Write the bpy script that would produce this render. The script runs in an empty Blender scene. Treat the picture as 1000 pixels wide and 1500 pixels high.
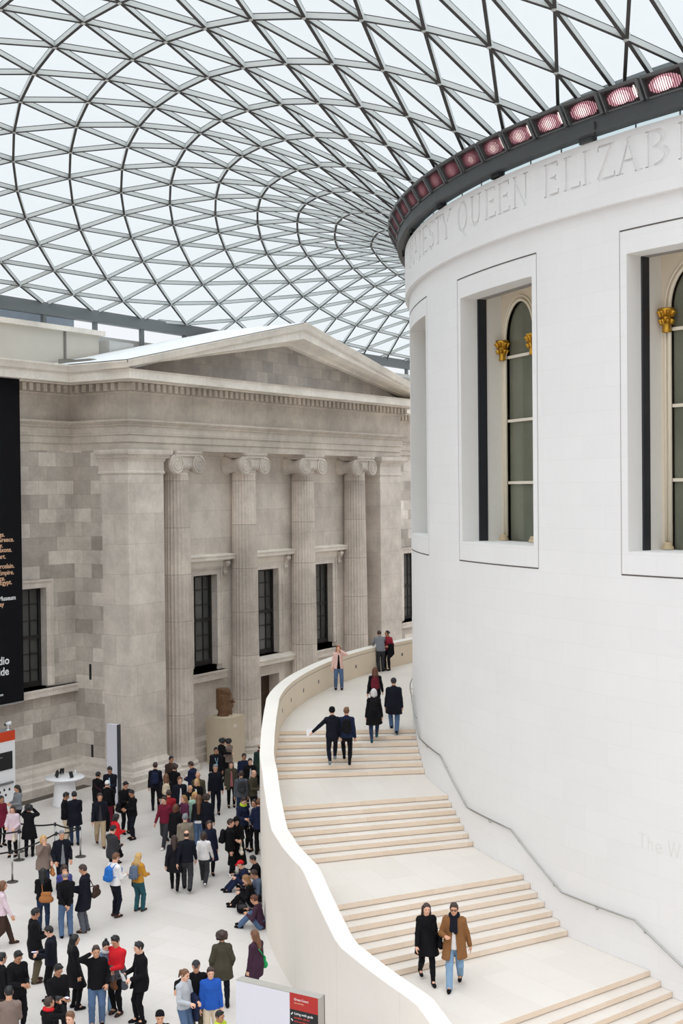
import bpy, bmesh, math
import numpy as np
from math import sin, cos, pi, radians, degrees, sqrt, atan2
from mathutils import Vector, Matrix

SC = bpy.context.scene
COL = SC.collection

# ------------------------------------------------------------------ camera
CAM_POS = (1.558721, -47.354036, 11.643987)
CAM_RIGHT = (0.838219, 0.545241, -0.010037)
CAM_UP = (-0.001024, 0.019979, 0.999800)
CAM_FWD = (-0.545332, 0.838041, -0.017306)
cam = bpy.data.cameras.new('camera')
cam.sensor_fit = 'VERTICAL'
cam.sensor_height = 36.0
cam.sensor_width = 24.0
cam.lens = 44.29473
cam.clip_end = 400
camo = bpy.data.objects.new('camera', cam)
COL.objects.link(camo)
camo.matrix_world = Matrix(((CAM_RIGHT[0], CAM_UP[0], -CAM_FWD[0], CAM_POS[0]),
                            (CAM_RIGHT[1], CAM_UP[1], -CAM_FWD[1], CAM_POS[1]),
                            (CAM_RIGHT[2], CAM_UP[2], -CAM_FWD[2], CAM_POS[2]), (0, 0, 0, 1)))
SC.camera = camo

# ------------------------------------------------------------------ sky: overcast, brighter towards the zenith
SKY_ZENITH, SKY_HORIZON = 2.55, 1.0
world = bpy.data.worlds.new('overcast_sky')
SC.world = world
world.use_nodes = True
wn, wl = world.node_tree.nodes, world.node_tree.links
wn.clear()
w_out = wn.new('ShaderNodeOutputWorld')
w_bg = wn.new('ShaderNodeBackground')
w_geo = wn.new('ShaderNodeTexCoord')
w_sep = wn.new('ShaderNodeSeparateXYZ')
w_map = wn.new('ShaderNodeMapRange')
w_noise = wn.new('ShaderNodeTexNoise'); w_noise.inputs['Scale'].default_value = 2.2; w_noise.inputs['Detail'].default_value = 5
w_nm = wn.new('ShaderNodeMapRange'); w_nm.inputs[3].default_value = 0.97; w_nm.inputs[4].default_value = 1.05
w_mul = wn.new('ShaderNodeMath'); w_mul.operation = 'MULTIPLY'
w_map.inputs[1].default_value = 0.37; w_map.inputs[2].default_value = 0.62
w_map.inputs[3].default_value = SKY_HORIZON; w_map.inputs[4].default_value = SKY_ZENITH
w_map.clamp = True
wl.new(w_geo.outputs['Generated'], w_sep.inputs[0])
wl.new(w_geo.outputs['Generated'], w_noise.inputs['Vector'])
wl.new(w_sep.outputs['Z'], w_map.inputs[0])
wl.new(w_noise.outputs[0], w_nm.inputs[0])
wl.new(w_map.outputs[0], w_mul.inputs[0]); wl.new(w_nm.outputs[0], w_mul.inputs[1])
w_bg.inputs[0].default_value = (0.925, 0.955, 1.0, 1)
wl.new(w_mul.outputs[0], w_bg.inputs[1])
wl.new(w_bg.outputs[0], w_out.inputs[0])

SC.view_settings.view_transform = 'Standard'
SC.view_settings.look = 'None'
SC.view_settings.gamma = 1.0
SC.view_settings.use_curve_mapping = False
SC.view_settings.exposure = -0.04
SC.cycles.max_bounces = 10
SC.cycles.diffuse_bounces = 5
SC.cycles.transparent_max_bounces = 16

# ------------------------------------------------------------------ materials
def lin(c):
    return tuple(((v / 255) / 12.92 if v / 255 <= 0.04045 else ((v / 255 + 0.055) / 1.055) ** 2.4) for v in c)

MATS = {}
def new_mat(name):
    m = bpy.data.materials.new(name); m.use_nodes = True
    nt = m.node_tree
    b = nt.nodes['Principled BSDF']
    return m, nt.nodes, nt.links, b

def plain(name, col, rough=0.6, metal=0.0, var=0.06, scale=6.0, emit=None, estr=0.0, bump=0.0):
    """procedural material: a colour varied slightly by noise"""
    if name in MATS: return MATS[name]
    m, n, l, b = new_mat(name)
    b.inputs['Roughness'].default_value = rough
    b.inputs['Metallic'].default_value = metal
    if rough >= 0.7: b.inputs['Specular IOR Level'].default_value = 0.15      # cloth, render, matt stone
    tc = n.new('ShaderNodeTexCoord'); no = n.new('ShaderNodeTexNoise'); no.inputs['Scale'].default_value = scale
    no.inputs['Detail'].default_value = 4
    l.new(tc.outputs['Object'], no.inputs['Vector'])
    mr = n.new('ShaderNodeMapRange'); mr.inputs[3].default_value = 1 - var; mr.inputs[4].default_value = 1 + var
    l.new(no.outputs[0], mr.inputs[0])
    mx = n.new('ShaderNodeMix'); mx.data_type = 'RGBA'; mx.blend_type = 'MULTIPLY'; mx.inputs[0].default_value = 1
    mx.inputs[6].default_value = (*lin(col), 1)
    l.new(mr.outputs[0], mx.inputs[7]); l.new(mx.outputs[2], b.inputs['Base Color'])
    if bump:
        bp = n.new('ShaderNodeBump'); bp.inputs['Strength'].default_value = bump; bp.inputs['Distance'].default_value = 0.02
        l.new(no.outputs[0], bp.inputs['Height']); l.new(bp.outputs[0], b.inputs['Normal'])
    if emit:
        b.inputs['Emission Color'].default_value = (*lin(emit), 1); b.inputs['Emission Strength'].default_value = estr
    MATS[name] = m
    return m

def stone(name, c1, c2, mort, bw, bh, mode='flat', msize=0.006, stain=0.25, R=22.25, boff=0.5, rough=0.85, offx=0.0, offz=0.0):
    """coursed ashlar: brick texture over world position; mode flat uses (x+y, z), drum uses (angle*R, z), floor (x, y), radial (angle*R, r)"""
    m, n, l, b = new_mat(name)
    b.inputs['Roughness'].default_value = rough
    tc = n.new('ShaderNodeNewGeometry'); sp = n.new('ShaderNodeSeparateXYZ'); l.new(tc.outputs['Position'], sp.inputs[0])
    cb = n.new('ShaderNodeCombineXYZ')
    def math_(op, a, c):
        q = n.new('ShaderNodeMath'); q.operation = op
        for i, v in enumerate((a, c)):
            if v is None: continue
            if isinstance(v, (int, float)): q.inputs[i].default_value = v
            else: l.new(v, q.inputs[i])
        return q.outputs[0]
    if mode == 'flat':
        l.new(math_('ADD', math_('ADD', sp.outputs['X'], sp.outputs['Y']), 100.0 + offx), cb.inputs[0])
        l.new(math_('ADD', sp.outputs['Z'], offz), cb.inputs[1])
    elif mode == 'floor':
        l.new(math_('ADD', sp.outputs['X'], 100.0), cb.inputs[0]); l.new(math_('ADD', sp.outputs['Y'], 100.0), cb.inputs[1])
    else:
        ang = math_('MULTIPLY', math_('ADD', math_('ARCTAN2', sp.outputs['X'], sp.outputs['Y']), 4.0), R)
        l.new(ang, cb.inputs[0])
        if mode == 'drum':
            l.new(math_('ADD', sp.outputs['Z'], offz), cb.inputs[1])
        else:
            rr = math_('SQRT', math_('ADD', math_('MULTIPLY', sp.outputs['X'], sp.outputs['X']), math_('MULTIPLY', sp.outputs['Y'], sp.outputs['Y'])), None)
            l.new(rr, cb.inputs[1])
    br = n.new('ShaderNodeTexBrick')
    l.new(cb.outputs[0], br.inputs['Vector'])
    br.offset = boff
    br.inputs['Scale'].default_value = 1.0
    br.inputs['Brick Width'].default_value = bw; br.inputs['Row Height'].default_value = bh
    br.inputs['Mortar Size'].default_value = msize; br.inputs['Mortar Smooth'].default_value = 0.3
    br.inputs['Color1'].default_value = (*lin(c1), 1); br.inputs['Color2'].default_value = (*lin(c2), 1)
    br.inputs['Mortar'].default_value = (*lin(mort), 1)
    no = n.new('ShaderNodeTexNoise'); no.inputs['Scale'].default_value = 0.55; no.inputs['Detail'].default_value = 8; no.inputs['Roughness'].default_value = 0.65
    l.new(tc.outputs['Position'], no.inputs['Vector'])
    no2 = n.new('ShaderNodeTexNoise'); no2.inputs['Scale'].default_value = 7; no2.inputs['Detail'].default_value = 6
    l.new(tc.outputs['Position'], no2.inputs['Vector'])
    mr = n.new('ShaderNodeMapRange'); mr.inputs[1].default_value = 0.3; mr.inputs[2].default_value = 0.7
    mr.inputs[3].default_value = 1 - stain; mr.inputs[4].default_value = 1 + stain * 0.55
    l.new(no.outputs[0], mr.inputs[0])
    mr2 = n.new('ShaderNodeMapRange'); mr2.inputs[3].default_value = 1 - stain * 0.4; mr2.inputs[4].default_value = 1 + stain * 0.4
    l.new(no2.outputs[0], mr2.inputs[0])
    mm = math_('MULTIPLY', mr.outputs[0], mr2.outputs[0])
    mx = n.new('ShaderNodeMix'); mx.data_type = 'RGBA'; mx.blend_type = 'MULTIPLY'; mx.inputs[0].default_value = 1
    l.new(br.outputs['Color'], mx.inputs[6]); l.new(mm, mx.inputs[7])
    l.new(mx.outputs[2], b.inputs['Base Color'])
    MATS[name] = m
    return m

M_DRUM = stone('portland_white', (233, 232, 232), (231, 230, 230), (227, 226, 225), 1.45, 0.535, 'drum', 0.007, 0.02)
M_DRUMP = plain('white_stone_plain', (233, 232, 230), 0.8, var=0.02, scale=3)
M_CREAM = plain('cream_plaster', (226, 214, 194), 0.8, var=0.03)
M_FLOOR = stone('court_floor', (221, 215, 210), (215, 209, 203), (206, 199, 192), 1.6, 0.9, 'floor', 0.008, 0.035, rough=0.42)
M_TREAD = stone('stair_tread', (221, 215, 207), (216, 209, 200), (208, 199, 190), 1.8, 0.85, 'radial', 0.006, 0.03, rough=0.45)
M_RISER = stone('stair_riser', (233, 216, 198), (226, 206, 184), (214, 196, 178), 1.3, 0.8, 'radial', 0.004, 0.05, rough=0.6)
M_BAL = stone('balustrade_stone', (236, 230, 222), (233, 227, 218), (222, 213, 203), 2.2, 3.0, 'drum', 0.006, 0.04)
M_WALL = stone('facade_ashlar', (224, 216, 206), (170, 161, 152), (160, 151, 142), 0.95, 0.56, 'flat', 0.006, 0.34, offz=0.18)
M_FACE = stone('facade_smooth', (222, 213, 203), (208, 198, 188), (176, 166, 155), 2.3, 1.2, 'flat', 0.006, 0.3)
M_ENT = stone('entablature_stone', (212, 202, 190), (200, 190, 178), (170, 160, 149), 2.6, 9.0, 'flat', 0.006, 0.32, offz=4.0)
M_CORN = stone('cornice_stone', (240, 233, 223), (234, 226, 215), (208, 199, 188), 1.9, 9.0, 'flat', 0.006, 0.22, offz=4.0)
M_TYMP = stone('tympanum_ashlar', (190, 182, 174), (162, 155, 149), (150, 142, 135), 0.8, 0.5, 'flat', 0.006, 0.3)
M_COLM = stone('column_stone', (231, 220, 209), (203, 192, 182), (160, 150, 140), 4.626, 1.95, 'flat', 0.012, 0.3, offx=2.313, offz=1.55, boff=0.0)
M_BALIN = stone('balustrade_inner_face', (231, 216, 195), (227, 211, 189), (214, 197, 175), 2.2, 3.0, 'drum', 0.006, 0.04)
M_DARK = plain('dark_joint', (70, 66, 63), 0.9)
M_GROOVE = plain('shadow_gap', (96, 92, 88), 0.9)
M_BLACKM = plain('navy_black_metal', (34, 36, 43), 0.45)
M_STEEL = plain('roof_steel', (196, 200, 199), 0.5, var=0.03)
M_STEELD = plain('edge_beam_steel', (112, 118, 120), 0.5, var=0.04)
M_GASK_SHADE = plain('gasket_and_underside_shade', (74, 72, 72), 0.7)
M_RING = plain('ring_steel', (66, 69, 71), 0.5)
M_BRUSH = plain('brushed_steel', (176, 176, 174), 0.28, 0.9)
M_GOLD = plain('gilding', (212, 164, 62), 0.32, 0.85, var=0.25, scale=30)
M_BAR = plain('cream_bar', (226, 218, 202), 0.6)
M_WINF = plain('black_window_frame', (26, 25, 25), 0.6)
M_WOOD = plain('dark_oak', (74, 50, 33), 0.5, var=0.3, scale=5)
M_WHITE = plain('white_paint', (236, 236, 238), 0.4, var=0.01)
M_LGREY = plain('pale_grey_render', (196, 197, 194), 0.8, var=0.05)
M_SIGN = plain('sign_white', (214, 214, 224), 0.4, var=0.01)
M_SIGNE = plain('sign_edge', (166, 162, 154), 0.4)
M_RED = plain('museum_red', (172, 34, 28), 0.5, var=0.02)
M_ORANGE = plain('kiosk_orange', (206, 62, 18), 0.5, var=0.02)
M_BLACK = plain('matt_black', (18, 18, 20), 0.6)
M_BANNER = plain('banner_black', (15, 15, 20), 0.75, var=0.1, scale=0.7)
M_TXTW = plain('text_white', (236, 238, 240), 0.6)
M_TXTP = plain('text_peach', (226, 184, 150), 0.6)
M_TXTR = plain('text_red', (206, 70, 62), 0.6)
M_BRONZE = plain('carved_brown_stone', (104, 74, 48), 0.55, var=0.45, scale=9, bump=0.6)
M_BRONZEL = plain('broken_stone', (186, 170, 146), 0.8, var=0.3, scale=9)
M_PED = plain('pedestal_stone', (200, 186, 164), 0.8, var=0.08, scale=2)
M_GRILLE = plain('floor_grille', (96, 88, 80), 0.8)
M_LAMPH = plain('lamp_housing', (58, 46, 47), 0.4)
M_LOUV = plain('lamp_louvre', (120, 92, 98), 0.35, 0.5)
M_LAMPM = plain('lamp_halo', (240, 200, 204), 0.4, emit=(255, 222, 226), estr=1.0)
M_LAMPG = plain('lamp_glow', (196, 140, 150), 0.4, emit=(226, 172, 184), estr=.6)
M_LAMPHOT = plain('lamp_core', (255, 240, 236), 0.4, emit=(255, 236, 230), estr=1.3)

def glassmat(name, tint, refl, rough=0.02):
    m = bpy.data.materials.new(name); m.use_nodes = True
    n, l = m.node_tree.nodes, m.node_tree.links; n.clear()
    o = n.new('ShaderNodeOutputMaterial'); t = n.new('ShaderNodeBsdfTransparent'); g = n.new('ShaderNodeBsdfGlossy'); x = n.new('ShaderNodeMixShader')
    t.inputs[0].default_value = (*tint, 1); g.inputs['Roughness'].default_value = rough; g.inputs[0].default_value = (0.9, 0.95, 0.95, 1)
    x.inputs[0].default_value = refl
    l.new(t.outputs[0], x.inputs[1]); l.new(g.outputs[0], x.inputs[2]); l.new(x.outputs[0], o.inputs[0])
    MATS[name] = m
    return m
M_RGLASS = glassmat('roof_glass', (0.95, 0.985, 0.978), 0.02)
M_STRIP = glassmat('strip_glass', (0.72, 0.84, 0.85), 0.08)
M_DGLASS = plain('dark_window_glass', (72, 74, 72), 0.12, var=0.12, scale=1.2)
M_RRGLASS = plain('reading_room_glass', (112, 114, 100), 0.08, var=0.35, scale=0.8)

# ------------------------------------------------------------------ mesh helpers
class MB:
    def __init__(s): s.v = []; s.f = []; s.mi = []; s.m = 0; s.sm = []; s.smooth = False
    def add(s, vs, fs):
        o = len(s.v); s.v.extend([tuple(map(float, p)) for p in vs])
        for f in fs:
            s.f.append([i + o for i in f]); s.mi.append(s.m); s.sm.append(s.smooth)
        return s
    def box(s, x0, x1, y0, y1, z0, z1):
        x0, x1 = min(x0, x1), max(x0, x1); y0, y1 = min(y0, y1), max(y0, y1); z0, z1 = min(z0, z1), max(z0, z1)
        v = [(x0, y0, z0), (x1, y0, z0), (x1, y1, z0), (x0, y1, z0), (x0, y0, z1), (x1, y0, z1), (x1, y1, z1), (x0, y1, z1)]
        return s.add(v, [(0, 3, 2, 1), (4, 5, 6, 7), (0, 1, 5, 4), (1, 2, 6, 5), (2, 3, 7, 6), (3, 0, 4, 7)])
    def hexa(s, v):
        return s.add(v, [(0, 3, 2, 1), (4, 5, 6, 7), (0, 1, 5, 4), (1, 2, 6, 5), (2, 3, 7, 6), (3, 0, 4, 7)])
    def beam(s, a, b, w, h, up=(0, 0, 1)):
        a = Vector(a); b = Vector(b); d = (b - a)
        if d.length < 1e-5: return s
        d.normalize(); u = Vector(up); sd = d.cross(u)
        if sd.length < 1e-4: sd = d.cross(Vector((1, 0, 0)))
        sd.normalize(); u = sd.cross(d).normalized()
        r = []
        for p in (a, b):
            for i, j in ((-1, -1), (1, -1), (1, 1), (-1, 1)): r.append(p + sd * (i * w / 2) + u * (j * h / 2))
        return s.add(r, [(0, 1, 2, 3), (7, 6, 5, 4), (0, 4, 5, 1), (1, 5, 6, 2), (2, 6, 7, 3), (3, 7, 4, 0)])
    def tube(s, pts, rad, n=8, caps=True):
        pts = [Vector(p) for p in pts]; rings = []
        rads = rad if isinstance(rad, (list, tuple)) else [rad] * len(pts)
        prev = None
        for i, p in enumerate(pts):
            d = (pts[min(i + 1, len(pts) - 1)] - pts[max(i - 1, 0)]).normalized()
            if prev is None:
                a = Vector((0, 0, 1)) if abs(d.z) < .9 else Vector((1, 0, 0))
                prev = d.cross(a).normalized()
            prev = (prev - d * prev.dot(d)).normalized(); q = d.cross(prev)
            rings.append([p + (prev * cos(2 * pi * k / n) + q * sin(2 * pi * k / n)) * rads[i] for k in range(n)])
        v = [x for r in rings for x in r]; f = []
        for i in range(len(pts) - 1):
            for k in range(n):
                f.append((i * n + k, i * n + (k + 1) % n, (i + 1) * n + (k + 1) % n, (i + 1) * n + k))
        if caps:
            f.append(tuple(range(n - 1, -1, -1))); f.append(tuple((len(pts) - 1) * n + k for k in range(n)))
        return s.add(v, f)
    def lathe(s, prof, n=32, cx=0, cy=0, a0=0.0, a1=2 * pi, cap=True):
        full = abs(a1 - a0 - 2 * pi) < 1e-6; cols = n if full else n + 1
        v = []; f = []
        for k in range(cols):
            a = a0 + (a1 - a0) * k / n
            for r, z in prof: v.append((cx + r * cos(a), cy + r * sin(a), z))
        m = len(prof)
        for k in range(n):
            k2 = (k + 1) % cols
            for i in range(m - 1): f.append((k * m + i, k2 * m + i, k2 * m + i + 1, k * m + i + 1))
        if cap and full:
            if prof[0][0] > 1e-6: f.append(tuple(k * m for k in range(n - 1, -1, -1)))
            if prof[-1][0] > 1e-6: f.append(tuple(k * m + m - 1 for k in range(n)))
        return s.add(v, f)
    def prism(s, poly, fn):
        """poly: 2d points; fn(u, v, side 0/1) -> 3d"""
        n = len(poly); v = [fn(a, b, 0) for a, b in poly] + [fn(a, b, 1) for a, b in poly]
        f = [tuple(range(n - 1, -1, -1)), tuple(range(n, 2 * n))]
        for i in range(n): f.append((i, (i + 1) % n, n + (i + 1) % n, n + i))
        return s.add(v, f)
    def build(s, name, mats, parent=None, **tags):
        me = bpy.data.meshes.new(name); me.from_pydata(s.v, [], s.f)
        if not isinstance(mats, (list, tuple)): mats = [mats]
        for m in mats: me.materials.append(m)
        me.polygons.foreach_set('material_index', s.mi); me.polygons.foreach_set('use_smooth', s.sm)
        bm = bmesh.new(); bm.from_mesh(me); bmesh.ops.recalc_face_normals(bm, faces=bm.faces); bm.to_mesh(me); bm.free()
        me.update()
        return link(name, me, parent, **tags)

def link(name, data, parent=None, **tags):
    o = bpy.data.objects.new(name, data); COL.objects.link(o)
    if parent is not None: o.parent = parent
    for k, v in tags.items():
        if v is not None: o[k] = v
    return o

def thing(name, loc, label, category, group=None, rz=0.0, kind=None):
    o = bpy.data.objects.new(name, None); COL.objects.link(o)
    o.empty_display_size = 0.2
    o.location = loc; o.rotation_euler = (0, 0, rz)
    if label: o['label'] = label
    if category: o['category'] = category
    if group: o['group'] = group
    if kind: o['kind'] = kind
    return o

def pc(r, th, z=0.0):
    a = radians(th); return (r * cos(a), r * sin(a), z)

R = 22.25        # outer face of the drum

# ================================================================== SETTING
MB().box(-62, 62, -66, 60, -0.4, 0).build('floor', M_FLOOR, kind='structure')

# ---- the drum (right-hand wall): cylinder with deep window openings
WT0, WSTEP, WHALF, WZ0, WZ1 = -125.05, 18.0, 4.83, 10.23, 16.77
FR0, FR1, FHALF = 9.71, 17.29, 5.34
b = MB(); b.smooth = True
nwin = 20
for k in range(nwin):
    c = WT0 + WSTEP * k
    ang = [c - WHALF + 2 * WHALF * i / 6 for i in range(7)] + [c + WHALF + (WSTEP - 2 * WHALF) * i / 6 for i in range(1, 7)]
    zs_ = [0, WZ0, WZ1, 17.95]
    for i in range(12):
        for j in range(3):
            if i < 6 and j == 1: continue
            b.add([pc(R, ang[i], zs_[j]), pc(R, ang[i + 1], zs_[j]), pc(R, ang[i + 1], zs_[j + 1]), pc(R, ang[i], zs_[j + 1])], [(0, 1, 2, 3)])
wall_right = b.build('wall_right', M_DRUM, kind='structure')
M_IN = plain('inner_reveal', (228, 226, 220), 0.8, var=0.03)
b = MB()
b.lathe([(20.6, 0), (20.6, 19.35), (21.6, 19.35)], 90, cap=False)
b.build('wall_inner', plain('dim_interior', (120, 112, 100), 0.9), wall_right, kind='structure')

def window_frame_local(k):
    a = radians(WT0 + WSTEP * k)
    er = np.array((cos(a), sin(a), 0)); et = np.array((-sin(a), cos(a), 0)); ez = np.array((0, 0, 1.0))
    r0 = R * cos(radians(WHALF))
    def P(s, d, z): return tuple(er * (r0 - d) + et * s + ez * z)
    def Ps(s, out, z):   # point following the drum face, 'out' in front of it
        r = R + out; t = a + s / R; return (r * cos(t), r * sin(t), z)
    return P, Ps

def drum_window(k, detail=True):
    P, Ps = window_frame_local(k)
    S = R * sin(radians(WHALF)); D0, D1, D2 = 0.51, 0.78, 1.26
    w = thing('window_%d' % (k + 2 if k >= -1 else k + 22), (0, 0, 0), None, None, kind='structure')
    b = MB(); b.smooth = False
    b.m = 0
    for sg in (-1, 1):
        b.add([P(sg * S, 0, WZ0), P(sg * S, D0, WZ0), P(sg * S, D0, WZ1), P(sg * S, 0, WZ1)], [(0, 1, 2, 3)])
    # sill and soffit follow the drum's curve at the front
    for z in (WZ0, WZ1):
        n = 8
        fr = [Ps(-R * radians(WHALF) + 2 * R * radians(WHALF) * i / n, 0, z) for i in range(n + 1)]
        bk = [P(-S + 2 * S * i / n, D2 if z == WZ0 else D0, z) for i in range(n + 1)]
        b.add(fr + bk, [(i, i + 1, n + 2 + i, n + 1 + i) for i in range(n)])
    b.build('reveal', M_DRUMP, w)
    b = MB()
    for sg in (-1, 1):   # dark metal jamb strip and head
        b.add([P(sg * S, D0, WZ0), P(sg * S, D1, WZ0), P(sg * S, D1, WZ1), P(sg * S, D0, WZ1)], [(0, 1, 2, 3)])
        b.add([P(sg * S, D0, WZ0), P(sg * (S - .03), D0 + .02, WZ0), P(sg * (S - .03), D0 + .02, WZ1), P(sg * S, D0, WZ1)], [(0, 1, 2, 3)])
        b.add([P(sg * (S - .03), D0 + .02, WZ0), P(sg * (S - .03), D1, WZ0), P(sg * (S - .03), D1, WZ1), P(sg * (S - .03), D0 + .02, WZ1)], [(0, 1, 2, 3)])
    b.build('dark_jamb', M_BLACKM, w)
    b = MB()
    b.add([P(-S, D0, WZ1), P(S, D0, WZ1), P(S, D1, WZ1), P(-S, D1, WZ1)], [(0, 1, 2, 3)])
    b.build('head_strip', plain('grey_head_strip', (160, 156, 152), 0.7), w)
    b = MB()
    for sg in (-1, 1):
        b.add([P(sg * S, D1, WZ0), P(sg * S, D2, WZ0), P(sg * S, D2, WZ1 + .3), P(sg * S, D1, WZ1 + .3)], [(0, 1, 2, 3)])
    b.add([P(-S, D1, WZ1), P(S, D1, WZ1), P(S, D2, WZ1 + .25), P(-S, D2, WZ1 + .25)], [(0, 1, 2, 3)])
    b.build('inner_reveal', M_IN, w)
    # shadow gap round the surround: its shade drawn as strips on the drum's face
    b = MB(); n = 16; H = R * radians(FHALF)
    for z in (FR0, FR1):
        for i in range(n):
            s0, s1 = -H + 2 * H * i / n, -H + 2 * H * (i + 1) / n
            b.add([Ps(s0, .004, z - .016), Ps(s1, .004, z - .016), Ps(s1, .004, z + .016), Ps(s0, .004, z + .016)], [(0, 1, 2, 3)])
    b.build('surround_gap_shade', M_GROOVE, w)
    b = MB()
    for sg in (-1, 1):
        b.add([Ps(sg * H - .008, .004, FR0), Ps(sg * H + .008, .004, FR0), Ps(sg * H + .008, .004, FR1), Ps(sg * H - .008, .004, FR1)], [(0, 1, 2, 3)])
    b.build('surround_gap_shade', plain('pale_gap', (168, 163, 158), 0.9), w)
    if not detail: 
        b = MB(); b.add([P(-S, D2, WZ0), P(S, D2, WZ0), P(S, D2, WZ1 + .3), P(-S, D2, WZ1 + .3)], [(0, 1, 2, 3)]); b.build('inner_wall', M_CREAM, w)
        return
    # inner wall with two arched lights
    SPR, HW = 15.66, 0.735
    lights = (-0.87, 0.87)
    b = MB()
    zt = WZ1 + .3
    def strip(s0, s1, z0, z1, dd=D2): b.add([P(s0, dd, z0), P(s1, dd, z0), P(s1, dd, z1), P(s0, dd, z1)], [(0, 1, 2, 3)])
    strip(-S, lights[0] - HW, WZ0, zt); strip(lights[0] + HW, lights[1] - HW, WZ0, zt); strip(lights[1] + HW, S, WZ0, zt)
    N = 20
    for c in lights:
        for i in range(N):
            t0, t1 = pi - pi * i / N, pi - pi * (i + 1) / N
            s0, s1 = c + HW * cos(t0), c + HW * cos(t1)
            b.add([P(s0, D2, SPR + HW * 1.3 * sin(t0)), P(s1, D2, SPR + HW * 1.3 * sin(t1)), P(s1, D2, zt), P(s0, D2, zt)], [(0, 1, 2, 3)])
    b.build('inner_wall', M_CREAM, w)
    for c in lights:
        g = MB()
        outline = [(c - HW, WZ0), (c + HW, WZ0)] + [(c + HW * cos(pi * i / N), SPR + HW * 1.3 * sin(pi * i / N)) for i in range(N + 1)]
        g.add([P(s, D2 + .09, z) for s, z in outline], [tuple(range(len(outline)))])
        g.build('arched_pane', M_RRGLASS, w)
        t = MB()       # moulding round the arch
        t.smooth = True
        for off, rad in ((0.04, .045), (0.15, .028)):
            hw = HW + off
            path = [P(c - hw, D2 - .02, WZ0 + .05), P(c - hw, D2 - .02, SPR)] + [P(c + hw * cos(pi - pi * i / N), D2 - .02, SPR + (HW * 1.3 + off) * sin(pi * i / N)) for i in range(1, N)] + [P(c + hw, D2 - .02, SPR), P(c + hw, D2 - .02, WZ0 + .05)]
            t.tube(path, rad, 6)
        t.build('arch_moulding', plain('arch_cream', (232, 222, 202), 0.6, var=0.03), w)
        for z in (15.19, 13.47, 11.80):
            q = MB(); q.beam(P(c - HW, D2 + .05, z), P(c + HW, D2 + .05, z), .07, .075)
            q.build('glazing_bar', M_BAR, w)
        for sg in (-1, 1):
            for (nm, zc, mt) in (('capital', 15.38, M_GOLD), ('column_base', WZ0 + .1, plain('stone_base', (196, 178, 146), .7))):
                q = MB(); q.smooth = True
                cc = c + sg * (HW + .06)
                n = 12
                prof = ([(.09, -.30), (.11, -.28), (.09, -.22), (.10, -.1), (.13, .02), (.12, .06), (.16, .2), (.19, .24), (.19, .30), (.0, .30)] if nm == 'capital'
                        else [(.16, -.1), (.16, -.04), (.12, 0), (.13, .03), (.1, .07), (.0, .08)])
                vv = []; ff = []
                for i in range(n):
                    aa = 2 * pi * i / n; k2 = 1 + (.22 if (nm == 'capital' and i % 2) else 0)
                    for rr, zz in prof: vv.append(P(cc + rr * .85 * k2 * cos(aa), D2 - .1 + rr * .85 * k2 * sin(aa), zc + zz * .9))
                mprof = len(prof)
                for i in range(n):
                    for j in range(mprof - 1): ff.append((i * mprof + j, ((i + 1) % n) * mprof + j, ((i + 1) % n) * mprof + j + 1, i * mprof + j + 1))
                q.add(vv, ff)
                if nm == 'capital':   # acanthus leaf tips
                    for i in range(8):
                        aa = 2 * pi * i / 8
                        for (r1, z1, r2, z2) in ((.11, -.08, .19, -.02), (.12, .08, .23, .17)):
                            q.tube([P(cc + r1 * cos(aa), D2 - .1 + r1 * sin(aa), zc + z1), P(cc + (r1 + r2) / 2 * cos(aa), D2 - .1 + (r1 + r2) / 2 * sin(aa), zc + z2 + .03), P(cc + r2 * cos(aa), D2 - .1 + r2 * sin(aa), zc + z2)], [.05, .045, .015], 6)
                q.build(nm, mt, w)
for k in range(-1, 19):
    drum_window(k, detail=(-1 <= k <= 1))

# ---- frieze band above the windows
RF = R + 0.13
ZS, ZF = 17.90, 19.404
b = MB(); b.smooth = False
T0, T1 = -150.0, -100.0      # the engraved part is built separately
b.lathe([(R - .02, ZS), (RF, ZS), (RF, ZF), (21.6, ZF)], 120, a0=radians(T1), a1=radians(T0 + 360), cap=False)
frieze = b.build('trim_1', M_DRUM, kind='structure')
b = MB(); b.lathe([(R - .02, ZS), (RF, ZS), (RF, ZS + .06)], 60, a0=radians(T0), a1=radians(T1), cap=False)
b.lathe([(RF - .0, ZF), (21.6, ZF)], 60, a0=radians(T0), a1=radians(T1), cap=False)
b.build('lower_fillet', M_DRUM, frieze)

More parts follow.
